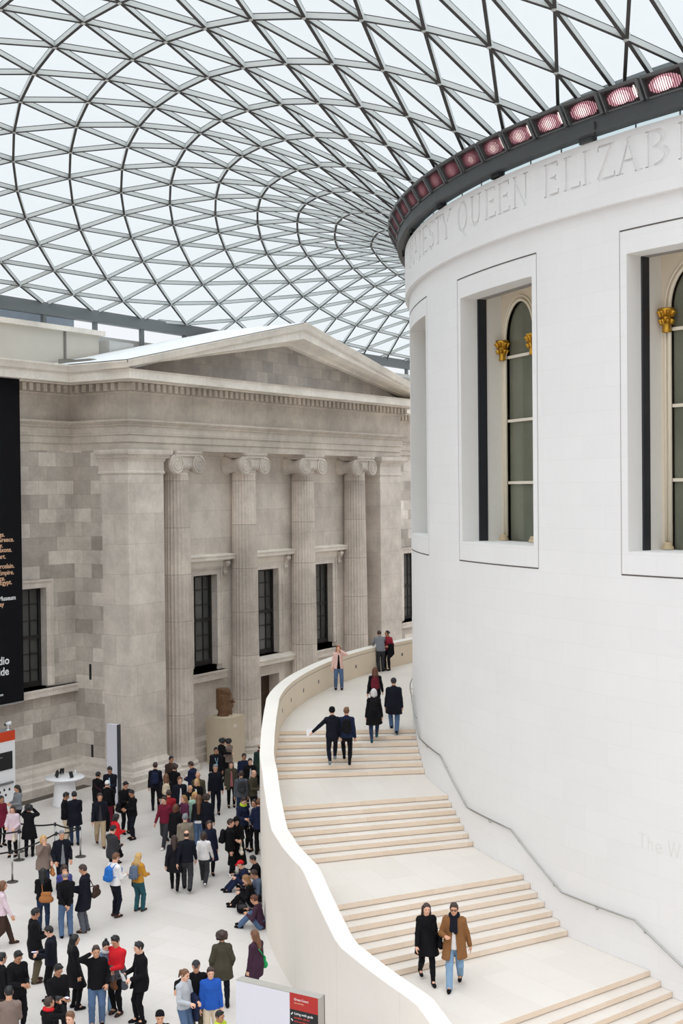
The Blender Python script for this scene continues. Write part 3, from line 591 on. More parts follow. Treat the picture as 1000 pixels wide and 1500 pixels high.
# ---- glazed roof: triangulated steel lattice and its panes
NODES = { (-9,-1):(-38.88,-30.58,17.58), (-9,0):(-38.54,-32.60,17.95), (-9,1):(-37.56,-34.22,18.76), (-9,2):(-36.58,-34.97,19.45), (-9,3):(-35.13,-36.14,20.32), (-8,-2):(-38.58,-26.50,17.75), (-8,-1):(-38.39,-27.98,17.95), (-8,0):(-38.15,-29.73,18.19), (-8,1):(-37.40,-31.62,18.84), (-8,2):(-36.32,-32.80,19.63), (-8,3):(-35.18,-33.69,20.36), (-8,4):(-33.28,-35.14,21.34), (-8,5):(-31.02,-36.47,22.23), (-8,6):(-28.51,-37.33,22.99), (-8,7):(-25.97,-38.23,23.50), (-8,8):(-24.76,-38.39,23.72), (-8,9):(-23.11,-38.18,24.03), (-7,-3):(-38.79,-22.34,17.49), (-7,-2):(-38.37,-23.97,17.92), (-7,-1):(-38.03,-25.44,18.24), (-7,0):(-37.74,-26.99,18.51), (-7,1):(-37.18,-28.86,18.99), (-7,2):(-36.15,-30.42,19.76), (-7,3):(-35.03,-31.41,20.50), (-7,4):(-33.52,-32.60,21.33), (-7,5):(-31.42,-33.96,22.26), (-7,6):(-29.13,-35.02,23.03), (-7,7):(-26.63,-35.90,23.64), (-7,8):(-24.69,-36.60,23.98), (-7,9):(-23.52,-36.48,24.19), (-7,10):(-20.89,-36.77,24.50), (-7,11):(-17.58,-37.55,24.68), (-6,-4):(-39.07,-17.39,17.16), (-6,-3):(-38.66,-19.41,17.60), (-6,-2):(-38.21,-21.23,18.04), (-6,-1):(-37.79,-22.84,18.44), (-6,0):(-37.39,-24.36,18.80), (-6,1):(-36.89,-26.07,19.21), (-6,2):(-36.01,-27.83,19.87), (-6,3):(-34.84,-29.11,20.65), (-6,4):(-33.58,-30.15,21.38), (-6,5):(-31.74,-31.53,22.24), (-6,6):(-29.59,-32.64,23.03), (-6,7):(-27.28,-33.59,23.67), (-6,8):(-25.00,-34.49,24.11), (-6,9):(-23.57,-34.78,24.33), (-6,10):(-21.79,-34.82,24.56), (-6,11):(-18.77,-35.44,24.77), (-6,12):(-15.75,-36.32,24.86), (-6,13):(-13.20,-37.13,24.87), (-5,-5):(-38.98,-12.12,17.26), (-5,-4):(-38.82,-14.29,17.43), (-5,-3):(-38.50,-16.41,17.75), (-5,-2):(-38.07,-18.36,18.17), (-5,-1):(-37.61,-20.13,18.59), (-5,0):(-37.13,-21.74,19.01), (-5,1):(-36.59,-23.35,19.45), (-5,2):(-35.83,-25.12,20.02), (-5,3):(-34.72,-26.66,20.76), (-5,4):(-33.49,-27.80,21.47), (-5,5):(-31.94,-29.02,22.23), (-5,6):(-29.97,-30.32,23.00), (-5,7):(-27.78,-31.31,23.64), (-5,8):(-25.53,-32.23,24.12), (-5,9):(-23.67,-32.89,24.41), (-5,10):(-22.23,-32.98,24.58), (-5,11):(-19.83,-33.34,24.76), (-5,12):(-16.98,-34.07,24.88), (-5,13):(-14.39,-34.82,24.91), (-5,14):(-12.26,-35.24,24.92), (-5,15):(-10.58,-35.10,24.90), (-4,-6):(-39.56,-7.26,16.63), (-4,-5):(-38.92,-9.20,17.32), (-4,-4):(-38.58,-11.26,17.66), (-4,-3):(-38.32,-13.39,17.93), (-4,-2):(-37.93,-15.44,18.30), (-4,-1):(-37.46,-17.34,18.72), (-4,0):(-36.96,-19.08,19.14), (-4,1):(-36.36,-20.69,19.63), (-4,2):(-35.62,-22.39,20.18), (-4,3):(-34.61,-24.07,20.84), (-4,4):(-33.36,-25.41,21.57), (-4,5):(-32.00,-26.57,22.23), (-4,6):(-30.22,-27.90,22.95), (-4,7):(-28.23,-28.99,23.56), (-4,8):(-26.04,-29.97,24.06), (-4,9):(-24.00,-30.78,24.38), (-4,10):(-22.43,-31.14,24.56), (-4,11):(-20.58,-31.36,24.69), (-4,12):(-17.99,-31.88,24.78), (-4,13):(-15.48,-32.55,24.82), (-4,14):(-13.27,-32.99,24.81), (-4,15):(-11.47,-32.96,24.76), (-4,16):(-10.01,-32.47,24.64), (-4,17):(-8.71,-31.74,24.47), (-3,-6):(-40.20,-4.48,15.88), (-3,-5):(-39.31,-6.38,16.91), (-3,-4):(-38.60,-8.34,17.65), (-3,-3):(-38.19,-10.39,18.05), (-3,-2):(-37.81,-12.49,18.41), (-3,-1):(-37.35,-14.47,18.81), (-3,0):(-36.84,-16.33,19.24), (-3,1):(-36.20,-18.03,19.75), (-3,2):(-35.43,-19.68,20.31), (-3,3):(-34.48,-21.40,20.93), (-3,4):(-33.28,-22.91,21.62), (-3,5):(-31.95,-24.16,22.26), (-3,6):(-30.38,-25.41,22.89), (-3,7):(-28.52,-26.66,23.47), (-3,8):(-26.52,-27.64,23.93), (-3,9):(-24.46,-28.54,24.27), (-3,10):(-22.65,-29.16,24.46), (-3,11):(-21.02,-29.44,24.56), (-3,12):(-18.82,-29.84,24.62), (-3,13):(-16.44,-30.31,24.62), (-3,14):(-14.23,-30.77,24.59), (-3,15):(-12.36,-30.82,24.50), (-3,16):(-10.82,-30.46,24.34), (-3,17):(-9.45,-29.84,24.12), (-3,18):(-8.13,-29.08,23.83), (-3,19):(-6.82,-28.23,23.48), (-2,-5):(-39.99,-3.57,16.14), (-2,-4):(-39.04,-5.50,17.20), (-2,-3):(-38.27,-7.46,17.98), (-2,-2):(-37.78,-9.53,18.44), (-2,-1):(-37.28,-11.57,18.88), (-2,0):(-36.74,-13.51,19.33), (-2,1):(-36.12,-15.31,19.81), (-2,2):(-35.30,-17.00,20.39), (-2,3):(-34.34,-18.70,21.01), (-2,4):(-33.21,-20.32,21.64), (-2,5):(-31.87,-21.71,22.27), (-2,6):(-30.44,-22.95,22.83), (-2,7):(-28.71,-24.26,23.37), (-2,8):(-26.87,-25.34,23.79), (-2,9):(-24.87,-26.29,24.11), (-2,10):(-23.01,-27.02,24.29), (-2,11):(-21.29,-27.50,24.38), (-2,12):(-19.43,-27.86,24.40), (-2,13):(-17.23,-28.25,24.36), (-2,14):(-15.14,-28.61,24.29), (-2,15):(-13.23,-28.72,24.16), (-2,16):(-11.62,-28.45,23.96), (-2,17):(-10.21,-27.92,23.68), (-2,18):(-8.86,-27.23,23.34), (-2,19):(-7.56,-26.39,22.93), (-2,20):(-6.31,-25.46,22.45), (-2,21):(-5.10,-24.48,21.93), (-1,-4):(-39.74,-2.60,16.43), (-1,-3):(-38.69,-4.59,17.56), (-1,-2):(-37.92,-6.60,18.31), (-1,-1):(-37.29,-8.61,18.87), (-1,0):(-36.70,-10.62,19.36), (-1,1):(-36.05,-12.57,19.86), (-1,2):(-35.21,-14.31,20.44), (-1,3):(-34.22,-16.02,21.06), (-1,4):(-33.11,-17.69,21.66), (-1,5):(-31.82,-19.18,22.25), (-1,6):(-30.40,-20.52,22.78), (-1,7):(-28.83,-21.80,23.24), (-1,8):(-27.07,-23.02,23.63), (-1,9):(-25.24,-23.99,23.90), (-1,10):(-23.32,-24.87,24.08), (-1,11):(-21.56,-25.46,24.14), (-1,12):(-19.80,-25.90,24.14), (-1,13):(-17.85,-26.29,24.06), (-1,14):(-15.90,-26.52,23.93), (-1,15):(-14.06,-26.68,23.76), (-1,16):(-12.42,-26.46,23.51), (-1,17):(-10.96,-26.01,23.19), (-1,18):(-9.60,-25.36,22.79), (-1,19):(-8.31,-24.54,22.32), (-1,20):(-7.06,-23.64,21.77), (-1,21):(-5.87,-22.65,21.18), (-1,22):(-4.70,-21.65,20.55), (0,-3):(-39.35,-1.58,16.88), (0,-2):(-38.26,-3.65,18.00), (0,-1):(-37.41,-5.67,18.77), (0,0):(-36.73,-7.70,19.34), (0,1):(-36.04,-9.69,19.86), (0,2):(-35.13,-11.63,20.48), (0,3):(-34.12,-13.37,21.09), (0,4):(-33.01,-15.05,21.67), (0,5):(-31.75,-16.61,22.21), (0,6):(-30.35,-18.05,22.71), (0,7):(-28.86,-19.37,23.12), (0,8):(-27.16,-20.66,23.46), (0,9):(-25.45,-21.72,23.68), (0,10):(-23.66,-22.64,23.82), (0,11):(-21.82,-23.41,23.86), (0,12):(-20.05,-23.95,23.82), (0,13):(-18.29,-24.36,23.72), (0,14):(-16.49,-24.58,23.54), (0,15):(-14.80,-24.65,23.32), (0,16):(-13.17,-24.51,23.02), (0,17):(-11.72,-24.09,22.65), (0,18):(-10.35,-23.49,22.21), (0,19):(-9.05,-22.71,21.67), (0,20):(-7.83,-21.80,21.06), (0,21):(-6.63,-20.85,20.41), (0,22):(-5.45,-19.87,19.72), (1,-9):(-40.07,21.46,16.35), (1,-8):(-39.93,18.88,16.41), (1,-7):(-39.91,16.30,16.37), (1,-6):(-40.04,13.31,16.18), (1,-5):(-40.17,9.59,15.98), (1,-4):(-40.04,5.55,16.11), (1,-3):(-39.47,2.08,16.75), (1,-2):(-38.56,-0.51,17.71), (1,-1):(-37.58,-2.74,18.63), (1,0):(-36.70,-4.75,19.36), (1,1):(-35.95,-6.80,19.92), (1,2):(-35.04,-8.74,20.53), (1,3):(-34.00,-10.66,21.13), (1,4):(-32.86,-12.45,21.69), (1,5):(-31.62,-14.06,22.19), (1,6):(-30.27,-15.56,22.63), (1,7):(-28.77,-17.00,22.99), (1,8):(-27.20,-18.29,23.27), (1,9):(-25.50,-19.50,23.45), (1,10):(-23.79,-20.48,23.54), (1,11):(-22.04,-21.32,23.54), (1,12):(-20.26,-21.99,23.47), (1,13):(-18.56,-22.45,23.33), (1,14):(-16.94,-22.70,23.13), (1,15):(-15.38,-22.69,22.84), (1,16):(-13.87,-22.56,22.51), (1,17):(-12.45,-22.17,22.09), (1,18):(-11.07,-21.64,21.60), (1,19):(-9.81,-20.85,21.00), (1,20):(-8.58,-20.00,20.35), (1,21):(-7.36,-19.09,19.65), (2,-9):(-38.97,23.40,17.48), (2,-8):(-38.89,20.68,17.50), (2,-7):(-38.80,17.95,17.54), (2,-6):(-38.71,15.28,17.60), (2,-5):(-38.67,12.66,17.63), (2,-4):(-38.65,9.74,17.64), (2,-3):(-38.51,6.30,17.76), (2,-2):(-38.09,2.98,18.17), (2,-1):(-37.38,0.47,18.81), (2,0):(-36.56,-1.89,19.47), (2,1):(-35.69,-3.96,20.09), (2,2):(-34.75,-5.99,20.69), (2,3):(-33.74,-7.96,21.23), (2,4):(-32.60,-9.89,21.75), (2,5):(-31.35,-11.64,22.20), (2,6):(-30.06,-13.20,22.57), (2,7):(-28.58,-14.73,22.88), (2,8):(-27.04,-16.12,23.09), (2,9):(-25.44,-17.34,23.21), (2,10):(-23.78,-18.43,23.25), (2,11):(-22.11,-19.32,23.20), (2,12):(-20.44,-20.05,23.10), (2,13):(-18.83,-20.54,22.92), (2,14):(-17.30,-20.77,22.67), (2,15):(-15.81,-20.84,22.36), (2,16):(-14.45,-20.66,21.99), (2,17):(-13.10,-20.26,21.51), (2,18):(-11.84,-19.69,20.97), (2,19):(-10.56,-19.03,20.35), (2,20):(-9.29,-18.28,19.67), (3,-9):(-37.77,25.05,18.55), (3,-8):(-37.72,22.42,18.56), (3,-7):(-37.65,19.77,18.59), (3,-6):(-37.58,17.08,18.65), (3,-5):(-37.51,14.42,18.70), (3,-4):(-37.44,11.85,18.75), (3,-3):(-37.36,9.21,18.83), (3,-2):(-37.12,6.18,19.02), (3,-1):(-36.64,3.43,19.41), (3,0):(-35.96,1.09,19.91), (3,1):(-35.20,-1.18,20.41), (3,2):(-34.30,-3.40,20.92), (3,3):(-33.34,-5.40,21.39), (3,4):(-32.25,-7.36,21.83), (3,5):(-31.06,-9.17,22.21), (3,6):(-29.76,-10.87,22.52), (3,7):(-28.31,-12.50,22.75), (3,8):(-26.84,-13.94,22.89), (3,9):(-25.26,-15.28,22.95), (3,10):(-23.67,-16.44,22.93), (3,11):(-22.09,-17.38,22.84), (3,12):(-20.55,-18.10,22.69), (3,13):(-19.01,-18.62,22.47), (3,14):(-17.58,-18.86,22.19), (3,15):(-16.22,-18.92,21.84), (3,16):(-14.89,-18.72,21.41), (3,17):(-13.71,-18.34,20.92), (3,18):(-12.47,-17.84,20.35), (3,19):(-11.26,-17.20,19.70), (4,-8):(-36.50,24.01,19.51), (4,-7):(-36.46,21.40,19.54), (4,-6):(-36.41,18.81,19.58), (4,-5):(-36.36,16.19,19.62), (4,-4):(-36.29,13.55,19.67), (4,-3):(-36.21,11.02,19.73), (4,-2):(-36.06,8.60,19.84), (4,-1):(-35.71,6.00,20.08), (4,0):(-35.20,3.61,20.41), (4,1):(-34.48,1.30,20.82), (4,2):(-33.64,-0.94,21.23), (4,3):(-32.77,-3.07,21.60), (4,4):(-31.72,-5.05,21.95), (4,5):(-30.62,-6.85,22.23), (4,6):(-29.38,-8.62,22.46), (4,7):(-28.00,-10.31,22.62), (4,8):(-26.52,-11.93,22.69), (4,9):(-25.07,-13.27,22.69), (4,10):(-23.52,-14.50,22.61), (4,11):(-22.06,-15.45,22.47), (4,12):(-20.56,-16.23,22.27), (4,13):(-19.16,-16.73,22.02), (4,14):(-17.85,-16.98,21.71), (4,15):(-16.57,-16.98,21.31), (4,16):(-15.37,-16.70,20.83), (4,17):(-14.17,-16.39,20.30), (4,18):(-13.01,-15.96,19.72), (5,-8):(-35.26,25.48,20.33), (5,-7):(-35.23,22.92,20.37), (5,-6):(-35.20,20.35,20.41), (5,-5):(-35.16,17.78,20.44), (5,-4):(-35.13,15.26,20.47), (5,-3):(-35.05,12.76,20.51), (5,-2):(-34.95,10.35,20.57), (5,-1):(-34.70,8.04,20.71), (5,0):(-34.26,5.79,20.94), (5,1):(-33.72,3.60,21.20), (5,2):(-32.98,1.44,21.51), (5,3):(-32.13,-0.74,21.80), (5,4):(-31.22,-2.73,22.04), (5,5):(-30.11,-4.66,22.26), (5,6):(-28.88,-6.54,22.41), (5,7):(-27.60,-8.26,22.48), (5,8):(-26.18,-9.95,22.48), (5,9):(-24.76,-11.39,22.41), (5,10):(-23.31,-12.63,22.27), (5,11):(-21.90,-13.68,22.09), (5,12):(-20.59,-14.37,21.86), (5,13):(-19.30,-14.85,21.57), (5,14):(-18.10,-15.01,21.21), (5,15):(-16.98,-14.94,20.79), (5,16):(-15.78,-14.78,20.28), (5,17):(-14.59,-14.43,19.68), (6,-7):(-33.97,24.29,21.09), (6,-6):(-33.96,21.75,21.13), (6,-5):(-33.95,19.24,21.15), (6,-4):(-33.92,16.75,21.17), (6,-3):(-33.86,14.27,21.18), (6,-2):(-33.78,11.93,21.21), (6,-1):(-33.61,9.78,21.28), (6,0):(-33.28,7.61,21.42), (6,1):(-32.79,5.45,21.59), (6,2):(-32.12,3.38,21.81), (6,3):(-31.32,1.32,22.00), (6,4):(-30.41,-0.81,22.17), (6,5):(-29.46,-2.72,22.28), (6,6):(-28.28,-4.60,22.33), (6,7):(-27.05,-6.39,22.32), (6,8):(-25.76,-8.08,22.25), (6,9):(-24.47,-9.50,22.12), (6,10):(-23.12,-10.77,21.93), (6,11):(-21.77,-11.86,21.70), (6,12):(-20.55,-12.56,21.44), (6,13):(-19.46,-12.91,21.13), (6,14):(-18.39,-13.04,20.75), (6,15):(-17.27,-13.02,20.29), (6,16):(-16.17,-12.84,19.75), (7,-7):(-32.70,25.57,21.69), (7,-6):(-32.72,23.07,21.73), (7,-5):(-32.72,20.60,21.75), (7,-4):(-32.72,18.10,21.75), (7,-3):(-32.71,15.73,21.74), (7,-2):(-32.62,13.50,21.75), (7,-1):(-32.43,11.29,21.79), (7,0):(-32.12,9.10,21.87), (7,1):(-31.71,7.05,21.96), (7,2):(-31.11,4.98,22.08), (7,3):(-30.46,3.06,22.17), (7,4):(-29.60,1.05,22.25), (7,5):(-28.62,-1.03,22.27), (7,6):(-27.60,-2.85,22.24), (7,7):(-26.49,-4.54,22.15), (7,8):(-25.08,-6.54,21.98), (7,9):(-23.81,-8.08,21.78), (7,10):(-22.68,-9.27,21.57), (7,11):(-21.63,-10.07,21.33), (7,12):(-20.50,-10.78,21.03), (7,13):(-19.40,-11.23,20.68), (7,14):(-18.60,-11.13,20.31), (7,15):(-17.62,-11.05,19.84), (8,-6):(-31.48,24.34,22.23), (8,-5):(-31.51,21.86,22.25), (8,-4):(-31.54,19.45,22.23), (8,-3):(-31.54,17.18,22.20), (8,-2):(-31.46,14.96,22.19), (8,-1):(-31.26,12.79,22.20), (8,0):(-30.95,10.60,22.23), (8,1):(-30.55,8.47,22.26), (8,2):(-30.04,6.46,22.29), (8,3):(-29.45,4.57,22.30), (8,4):(-28.77,2.79,22.29), (8,5):(-27.77,0.68,22.22), (8,6):(-26.81,-1.24,22.10), (8,7):(-25.74,-2.93,21.93), (8,8):(-24.52,-4.73,21.69), (8,9):(-23.09,-6.73,21.38), (8,10):(-22.05,-7.92,21.14), (8,11):(-21.17,-8.69,20.90), (8,12):(-20.35,-9.12,20.63), (8,13):(-19.33,-9.58,20.26), (8,14):(-18.55,-9.50,19.87), (9,-6):(-30.25,25.57,22.64), (9,-5):(-30.30,23.13,22.66), (9,-4):(-30.35,20.80,22.63), (9,-3):(-30.36,18.57,22.59), (9,-2):(-30.29,16.44,22.55), (9,-1):(-30.08,14.28,22.53), (9,0):(-29.76,12.04,22.51), (9,1):(-29.37,9.87,22.48), (9,2):(-28.91,7.88,22.43), (9,3):(-28.35,5.95,22.37), (9,4):(-27.83,4.32,22.29), (9,5):(-26.97,2.46,22.15), (9,6):(-25.93,0.33,21.92), (9,7):(-24.93,-1.40,21.67), (9,8):(-23.87,-3.01,21.37), (9,9):(-22.43,-5.14,20.95), (9,10):(-21.28,-6.76,20.64), (9,11):(-20.49,-7.51,20.39), (9,12):(-19.95,-7.72,20.17), (9,13):(-19.18,-8.02,19.84), (10,-4):(-29.15,22.10,22.97), (10,-3):(-29.19,19.97,22.91), (10,-2):(-29.13,17.91,22.86), (10,-1):(-28.91,15.76,22.80), (10,0):(-28.59,13.51,22.73), (10,1):(-28.20,11.29,22.63), (10,2):(-27.73,9.22,22.51), (10,3):(-27.20,7.30,22.37), (10,4):(-26.73,5.63,22.23), (10,5):(-26.15,4.14,22.06), (10,6):(-25.08,2.02,21.72), (10,7):(-24.08,0.08,21.37), (10,8):(-23.07,-1.55,21.00), (10,9):(-21.86,-3.30,20.53), (10,10):(-20.44,-5.52,20.05), (10,11):(-19.75,-6.37,19.82), (10,12):(-19.24,-6.65,19.60), (11,-2):(-27.96,19.37,23.11), (11,-1):(-27.75,17.27,23.02), (11,0):(-27.42,15.00,22.90), (11,1):(-27.03,12.73,22.73), (11,2):(-26.57,10.60,22.54), (11,3):(-26.05,8.63,22.32), (11,4):(-25.53,6.85,22.09), (11,5):(-25.18,5.55,21.92), (11,6):(-24.32,3.83,21.56), (11,7):(-23.19,1.60,21.05), (11,8):(-22.15,-0.29,20.55), (11,9):(-21.21,-1.62,20.11), (12,0):(-26.25,16.50,23.04), (12,1):(-25.86,14.19,22.81), (12,2):(-25.38,11.99,22.54), (12,3):(-24.82,9.92,22.22), (12,4):(-24.32,8.09,21.91), (12,5):(-23.99,6.67,21.67), (12,6):(-23.54,5.52,21.42), (12,7):(-22.36,3.34,20.77), (12,8):(-21.16,1.07,20.07), (12,9):(-20.32,-0.36,19.58), (13,2):(-24.17,13.37,22.52), (13,3):(-23.53,11.13,22.08), (13,4):(-22.96,9.13,21.63), (13,5):(-22.67,7.70,21.34), (13,6):(-22.54,6.82,21.18), (13,7):(-21.67,5.25,20.62), (13,8):(-20.35,2.89,19.71), (14,4):(-21.60,10.17,21.33), (14,5):(-21.34,8.65,20.96), (14,6):(-21.24,7.72,20.77), (14,7):(-20.96,6.99,20.53), (14,8):(-19.89,5.16,19.71), (15,6):(-19.96,8.67,20.36), (15,7):(-19.94,8.16,20.25), (15,8):(-19.33,7.11,19.73),}
XE, ZE0, ZE1, RRING = -36.65, 18.93, 19.44, 21.95
def inside(P): return P[0] > XE + 1e-6 and (P[0] ** 2 + P[1] ** 2) > RRING ** 2
def clip_seg(A, B):
    a, c = inside(A), inside(B)
    if a and c: return A, B
    if not a and not c: return None
    I, O = (A, B) if a else (B, A)
    lo, hi = 0.0, 1.0
    for _ in range(24):
        m = (lo + hi) / 2
        if inside(I + (O - I) * m): lo = m
        else: hi = m
    return I, I + (O - I) * lo
ND = {k: np.array(v) for k, v in NODES.items()}
b = MB(); gk = MB(); edge_nodes = []
def surf_n(a_, i_):
    q = [ND[k] for k in ((a_ + 1, i_), (a_ - 1, i_), (a_, i_ + 1), (a_, i_ - 1)) if k in ND]
    return (0, 0, 1)
for (a_, i_), P0 in ND.items():
    for da, di in ((0, 1), (1, 0), (1, 1)):
        k = (a_ + da, i_ + di)
        if k not in ND: continue
        sgm = clip_seg(P0, ND[k])
        if sgm is None: continue
        A, B = sgm
        b.m = 0
        b.beam(tuple(A), tuple(B), .075, .125)
        gk.beam((A[0], A[1], A[2] + .075), (B[0], B[1], B[2] + .075), .07, .025)
        gk.beam((A[0], A[1], A[2] - .070), (B[0], B[1], B[2] - .070), .079, .016)  # shaded underside of the member, put in as a dark strip
for P0 in ND.values():
    if inside(P0): b.lathe([(.075, P0[2] - .085), (.075, P0[2] + .09)], 8, P0[0], P0[1])
ceiling = b.build('ceiling', M_STEEL, kind='structure')
gk.build('gasket_and_underside_shade', M_GASK_SHADE, ceiling)
b = MB()
def clip_poly(poly):
    def half(poly, f):
        out = []
        for i in range(len(poly)):
            A, B = poly[i], poly[(i + 1) % len(poly)]; fa, fb = f(A), f(B)
            if fa >= 0: out.append(A)
            if (fa >= 0) != (fb >= 0): out.append(A + (B - A) * (fa / (fa - fb)))
        return out
    return half(half(poly, lambda P: P[0] - XE), lambda P: sqrt(P[0] ** 2 + P[1] ** 2) - RRING + .3)
for (a_, i_), P0 in ND.items():
    for t in (((0, 1), (1, 1)), ((1, 0), (1, 1))):
        ks = [(a_ + d[0], i_ + d[1]) for d in t]
        if all(k in ND for k in ks):
            pl = clip_poly([P0] + [ND[k] for k in ks])
            if len(pl) >= 3: b.add([(p[0], p[1], p[2] + .10) for p in pl], [tuple(range(len(pl)))])
b.build('glass_pane', M_RGLASS, ceiling)
b = MB()     # edge beam along the west side and the posts that carry it
b.box(XE - .25, XE + .06, -62, 48, ZE0, ZE1)
eb = b.build('edge_beam', M_STEELD, ceiling)
b = MB()
for i in range(-16, 17):
    y = -7.75 + i * 2.95
    b.box(XE - .14, XE + .02, y - .09, y + .09, 18.2, ZE0)
b.build('edge_post', M_STEELD, ceiling)
b = MB(); b.box(XE - .5, XE - .44, -62, -8.6, 18.3, ZE0 + .05)
b.build('clerestory_panel', plain('pale_blue_panel', (168, 182, 198), .4), ceiling)

# ================================================================== STAIRCASE (sweeps round the drum)
RSW = R + .005
TH_ = [-215, -200, -187, -182, -173, -160, -145, -135, -127, -124, -116, -110, -100, -90]
RI_ = [26.0, 26.0, 26.05, 26.1, 26.2, 26.3, 26.57, 27.0, 27.48, 27.65, 28.1, 28.5, 29.2, 30.0]
def rin(t): return float(np.interp(t, TH_, RI_))
BT = .42
FLIGHTS = [(-145.5, -140.05, 4.02, 3.06, 7), (-133.15, -128.4, 3.06, 2.10, 7), (-121.6, -117.1, 2.10, 1.10, 7), (-110.5, -105.05, 1.10, 0.0, 8)]
LANDS = [(-212, -145.5, 4.02), (-140.05, -133.15, 3.06), (-128.4, -121.6, 2.10), (-117.1, -110.5, 1.10)]
stair = thing('staircase', pc(24.5, -125, 0), 'broad pale limestone staircase of four flights curving round the white drum', 'staircase')
stair.location = (0, 0, 0)
GAP = .016
def slab(b, t0, t1, z, zlow, mi_top, mi_side, back=0.0):
    """annular block from angle t0 (uphill) to t1 (downhill nose)"""
    n = max(2, int(abs(t1 - t0) / 1.2) + 1)
    ts = [t0 + (t1 - t0) * k / n for k in range(n + 1)]
    inn_t = [pc(RSW, t, z) for t in ts]; out_t = [pc(rin(t) + .1, t, z) for t in ts]
    b.m = mi_top
    b.add(inn_t + out_t, [(k, k + 1, n + 2 + k, n + 1 + k) for k in range(n)])
    b.m = mi_side
    A, B = pc(RSW, t1, z), pc(rin(t1) + .1, t1, z)
    m = 8
    P = lambda s, t, zz: tuple(np.array(pc(RSW, t, zz)) * (1 - s) + np.array(pc(rin(t) + .1, t, zz)) * s)
    def face(ta, za, tb, zb):
        b.add([P(k / m, ta, za) for k in range(m + 1)] + [P(k / m, tb, zb) for k in range(m + 1)], [(k, k + 1, m + 2 + k, m + 1 + k) for k in range(m)])
    face(t1, z, t1, zlow + GAP)                       # riser front
    face(t1, zlow + GAP, t1 - .10, zlow + GAP)        # shadow gap under it
    face(t1 - .10, zlow + GAP, t1 - .10, zlow - .002)
for (t0, t1, z) in LANDS:
    nxt = [f for f in FLIGHTS if abs(f[0] - t1) < .01][0]
    h = (nxt[2] - nxt[3]) / nxt[4]
    b = MB(); slab(b, t0 - .3, t1, z, z - h, 0, 1)
    b.build('landing', [M_TREAD, M_RISER], stair)
for (t0, t1, z0, z1, n) in FLIGHTS:
    h = (z0 - z1) / n; d = (t1 - t0) / (n - 1)
    for k in range(1, n):
        b = MB(); slab(b, t0 + (k - 1) * d - .12, t0 + k * d, z0 - k * h, z0 - (k + 1) * h, 0, 1)
        b.build('step', [M_TREAD, M_RISER], stair)
def stair_line(t):      # height of the nosing line
    for (t0, t1, z0, z1, n) in FLIGHTS:
        if t0 <= t <= t1: return z0 + (z1 - z0) * (t - t0) / (t1 - t0)
    for (t0, t1, z) in LANDS:
        if t0 <= t <= t1: return z
    return 0.0
# balustrade: solid curved wall with a coping
def rail_h(t):
    if t < -141: return 1.03
    if t > -126: return .96
    return .99
ts = list(np.linspace(-212, -104.0, 170))
b = MB(); b.smooth = True
nT = len(ts)
def profile(t):
    zt = stair_line(t) + rail_h(t); r0 = rin(t)
    return [(r0, 0), (r0, zt - .16), (r0, zt - .012), (r0 + .012, zt), (r0 + BT - .012, zt), (r0 + BT, zt - .012), (r0 + BT, 0)]
v = []; f = []
for t in ts: v += [pc(r, t, z) for r, z in profile(t)]
m = 7
for i in range(nT - 1):
    for j in range(m - 1): f.append((i * m + j, (i + 1) * m + j, (i + 1) * m + j + 1, i * m + j + 1))
b.add(v, f); b.smooth = False
b.mi = [1 if k % (m - 1) in (0, 1) else 0 for k in range(len(b.f))]
b.add([pc(r, ts[-1], z) for r, z in profile(ts[-1])], [tuple(range(m))])
bal = b.build('balustrade', [M_BAL, M_BALIN], stair)
for p_ in bal.data.polygons: p_.use_smooth = True
bal.data.set_sharp_from_angle(angle=radians(35)) if hasattr(bal.data, 'set_sharp_from_angle') else None
b = MB()   # thin joint below the coping on the stair side
for i in range(nT - 1):
    q = []
    for t in (ts[i], ts[i + 1]):
        z = stair_line(t) + rail_h(t) - .16
        q += [pc(rin(t) - .003, t, z - .008), pc(rin(t) - .003, t, z + .008)]
    b.add(q, [(0, 1, 3, 2)])
b.build('coping_joint', M_GROOVE, bal)
for i, t in enumerate([-148.0, -152.5, -157.0, -161.5, -166.0, -170.7, -175.0, -179.8]):     # little square step lights
    zc = 4.47; hw = .065; r = rin(t); dt = degrees(hw / r)
    b = MB(); b.hexa([pc(r - .006, t - dt, zc - hw), pc(r + .02, t - dt, zc - hw), pc(r + .02, t + dt, zc - hw), pc(r - .006, t + dt, zc - hw), pc(r - .006, t - dt, zc + hw), pc(r + .02, t - dt, zc + hw), pc(r + .02, t + dt, zc + hw), pc(r - .006, t + dt, zc + hw)])
    b.build('step_light', plain('step_light_dark', (112, 98, 84), .6), bal)

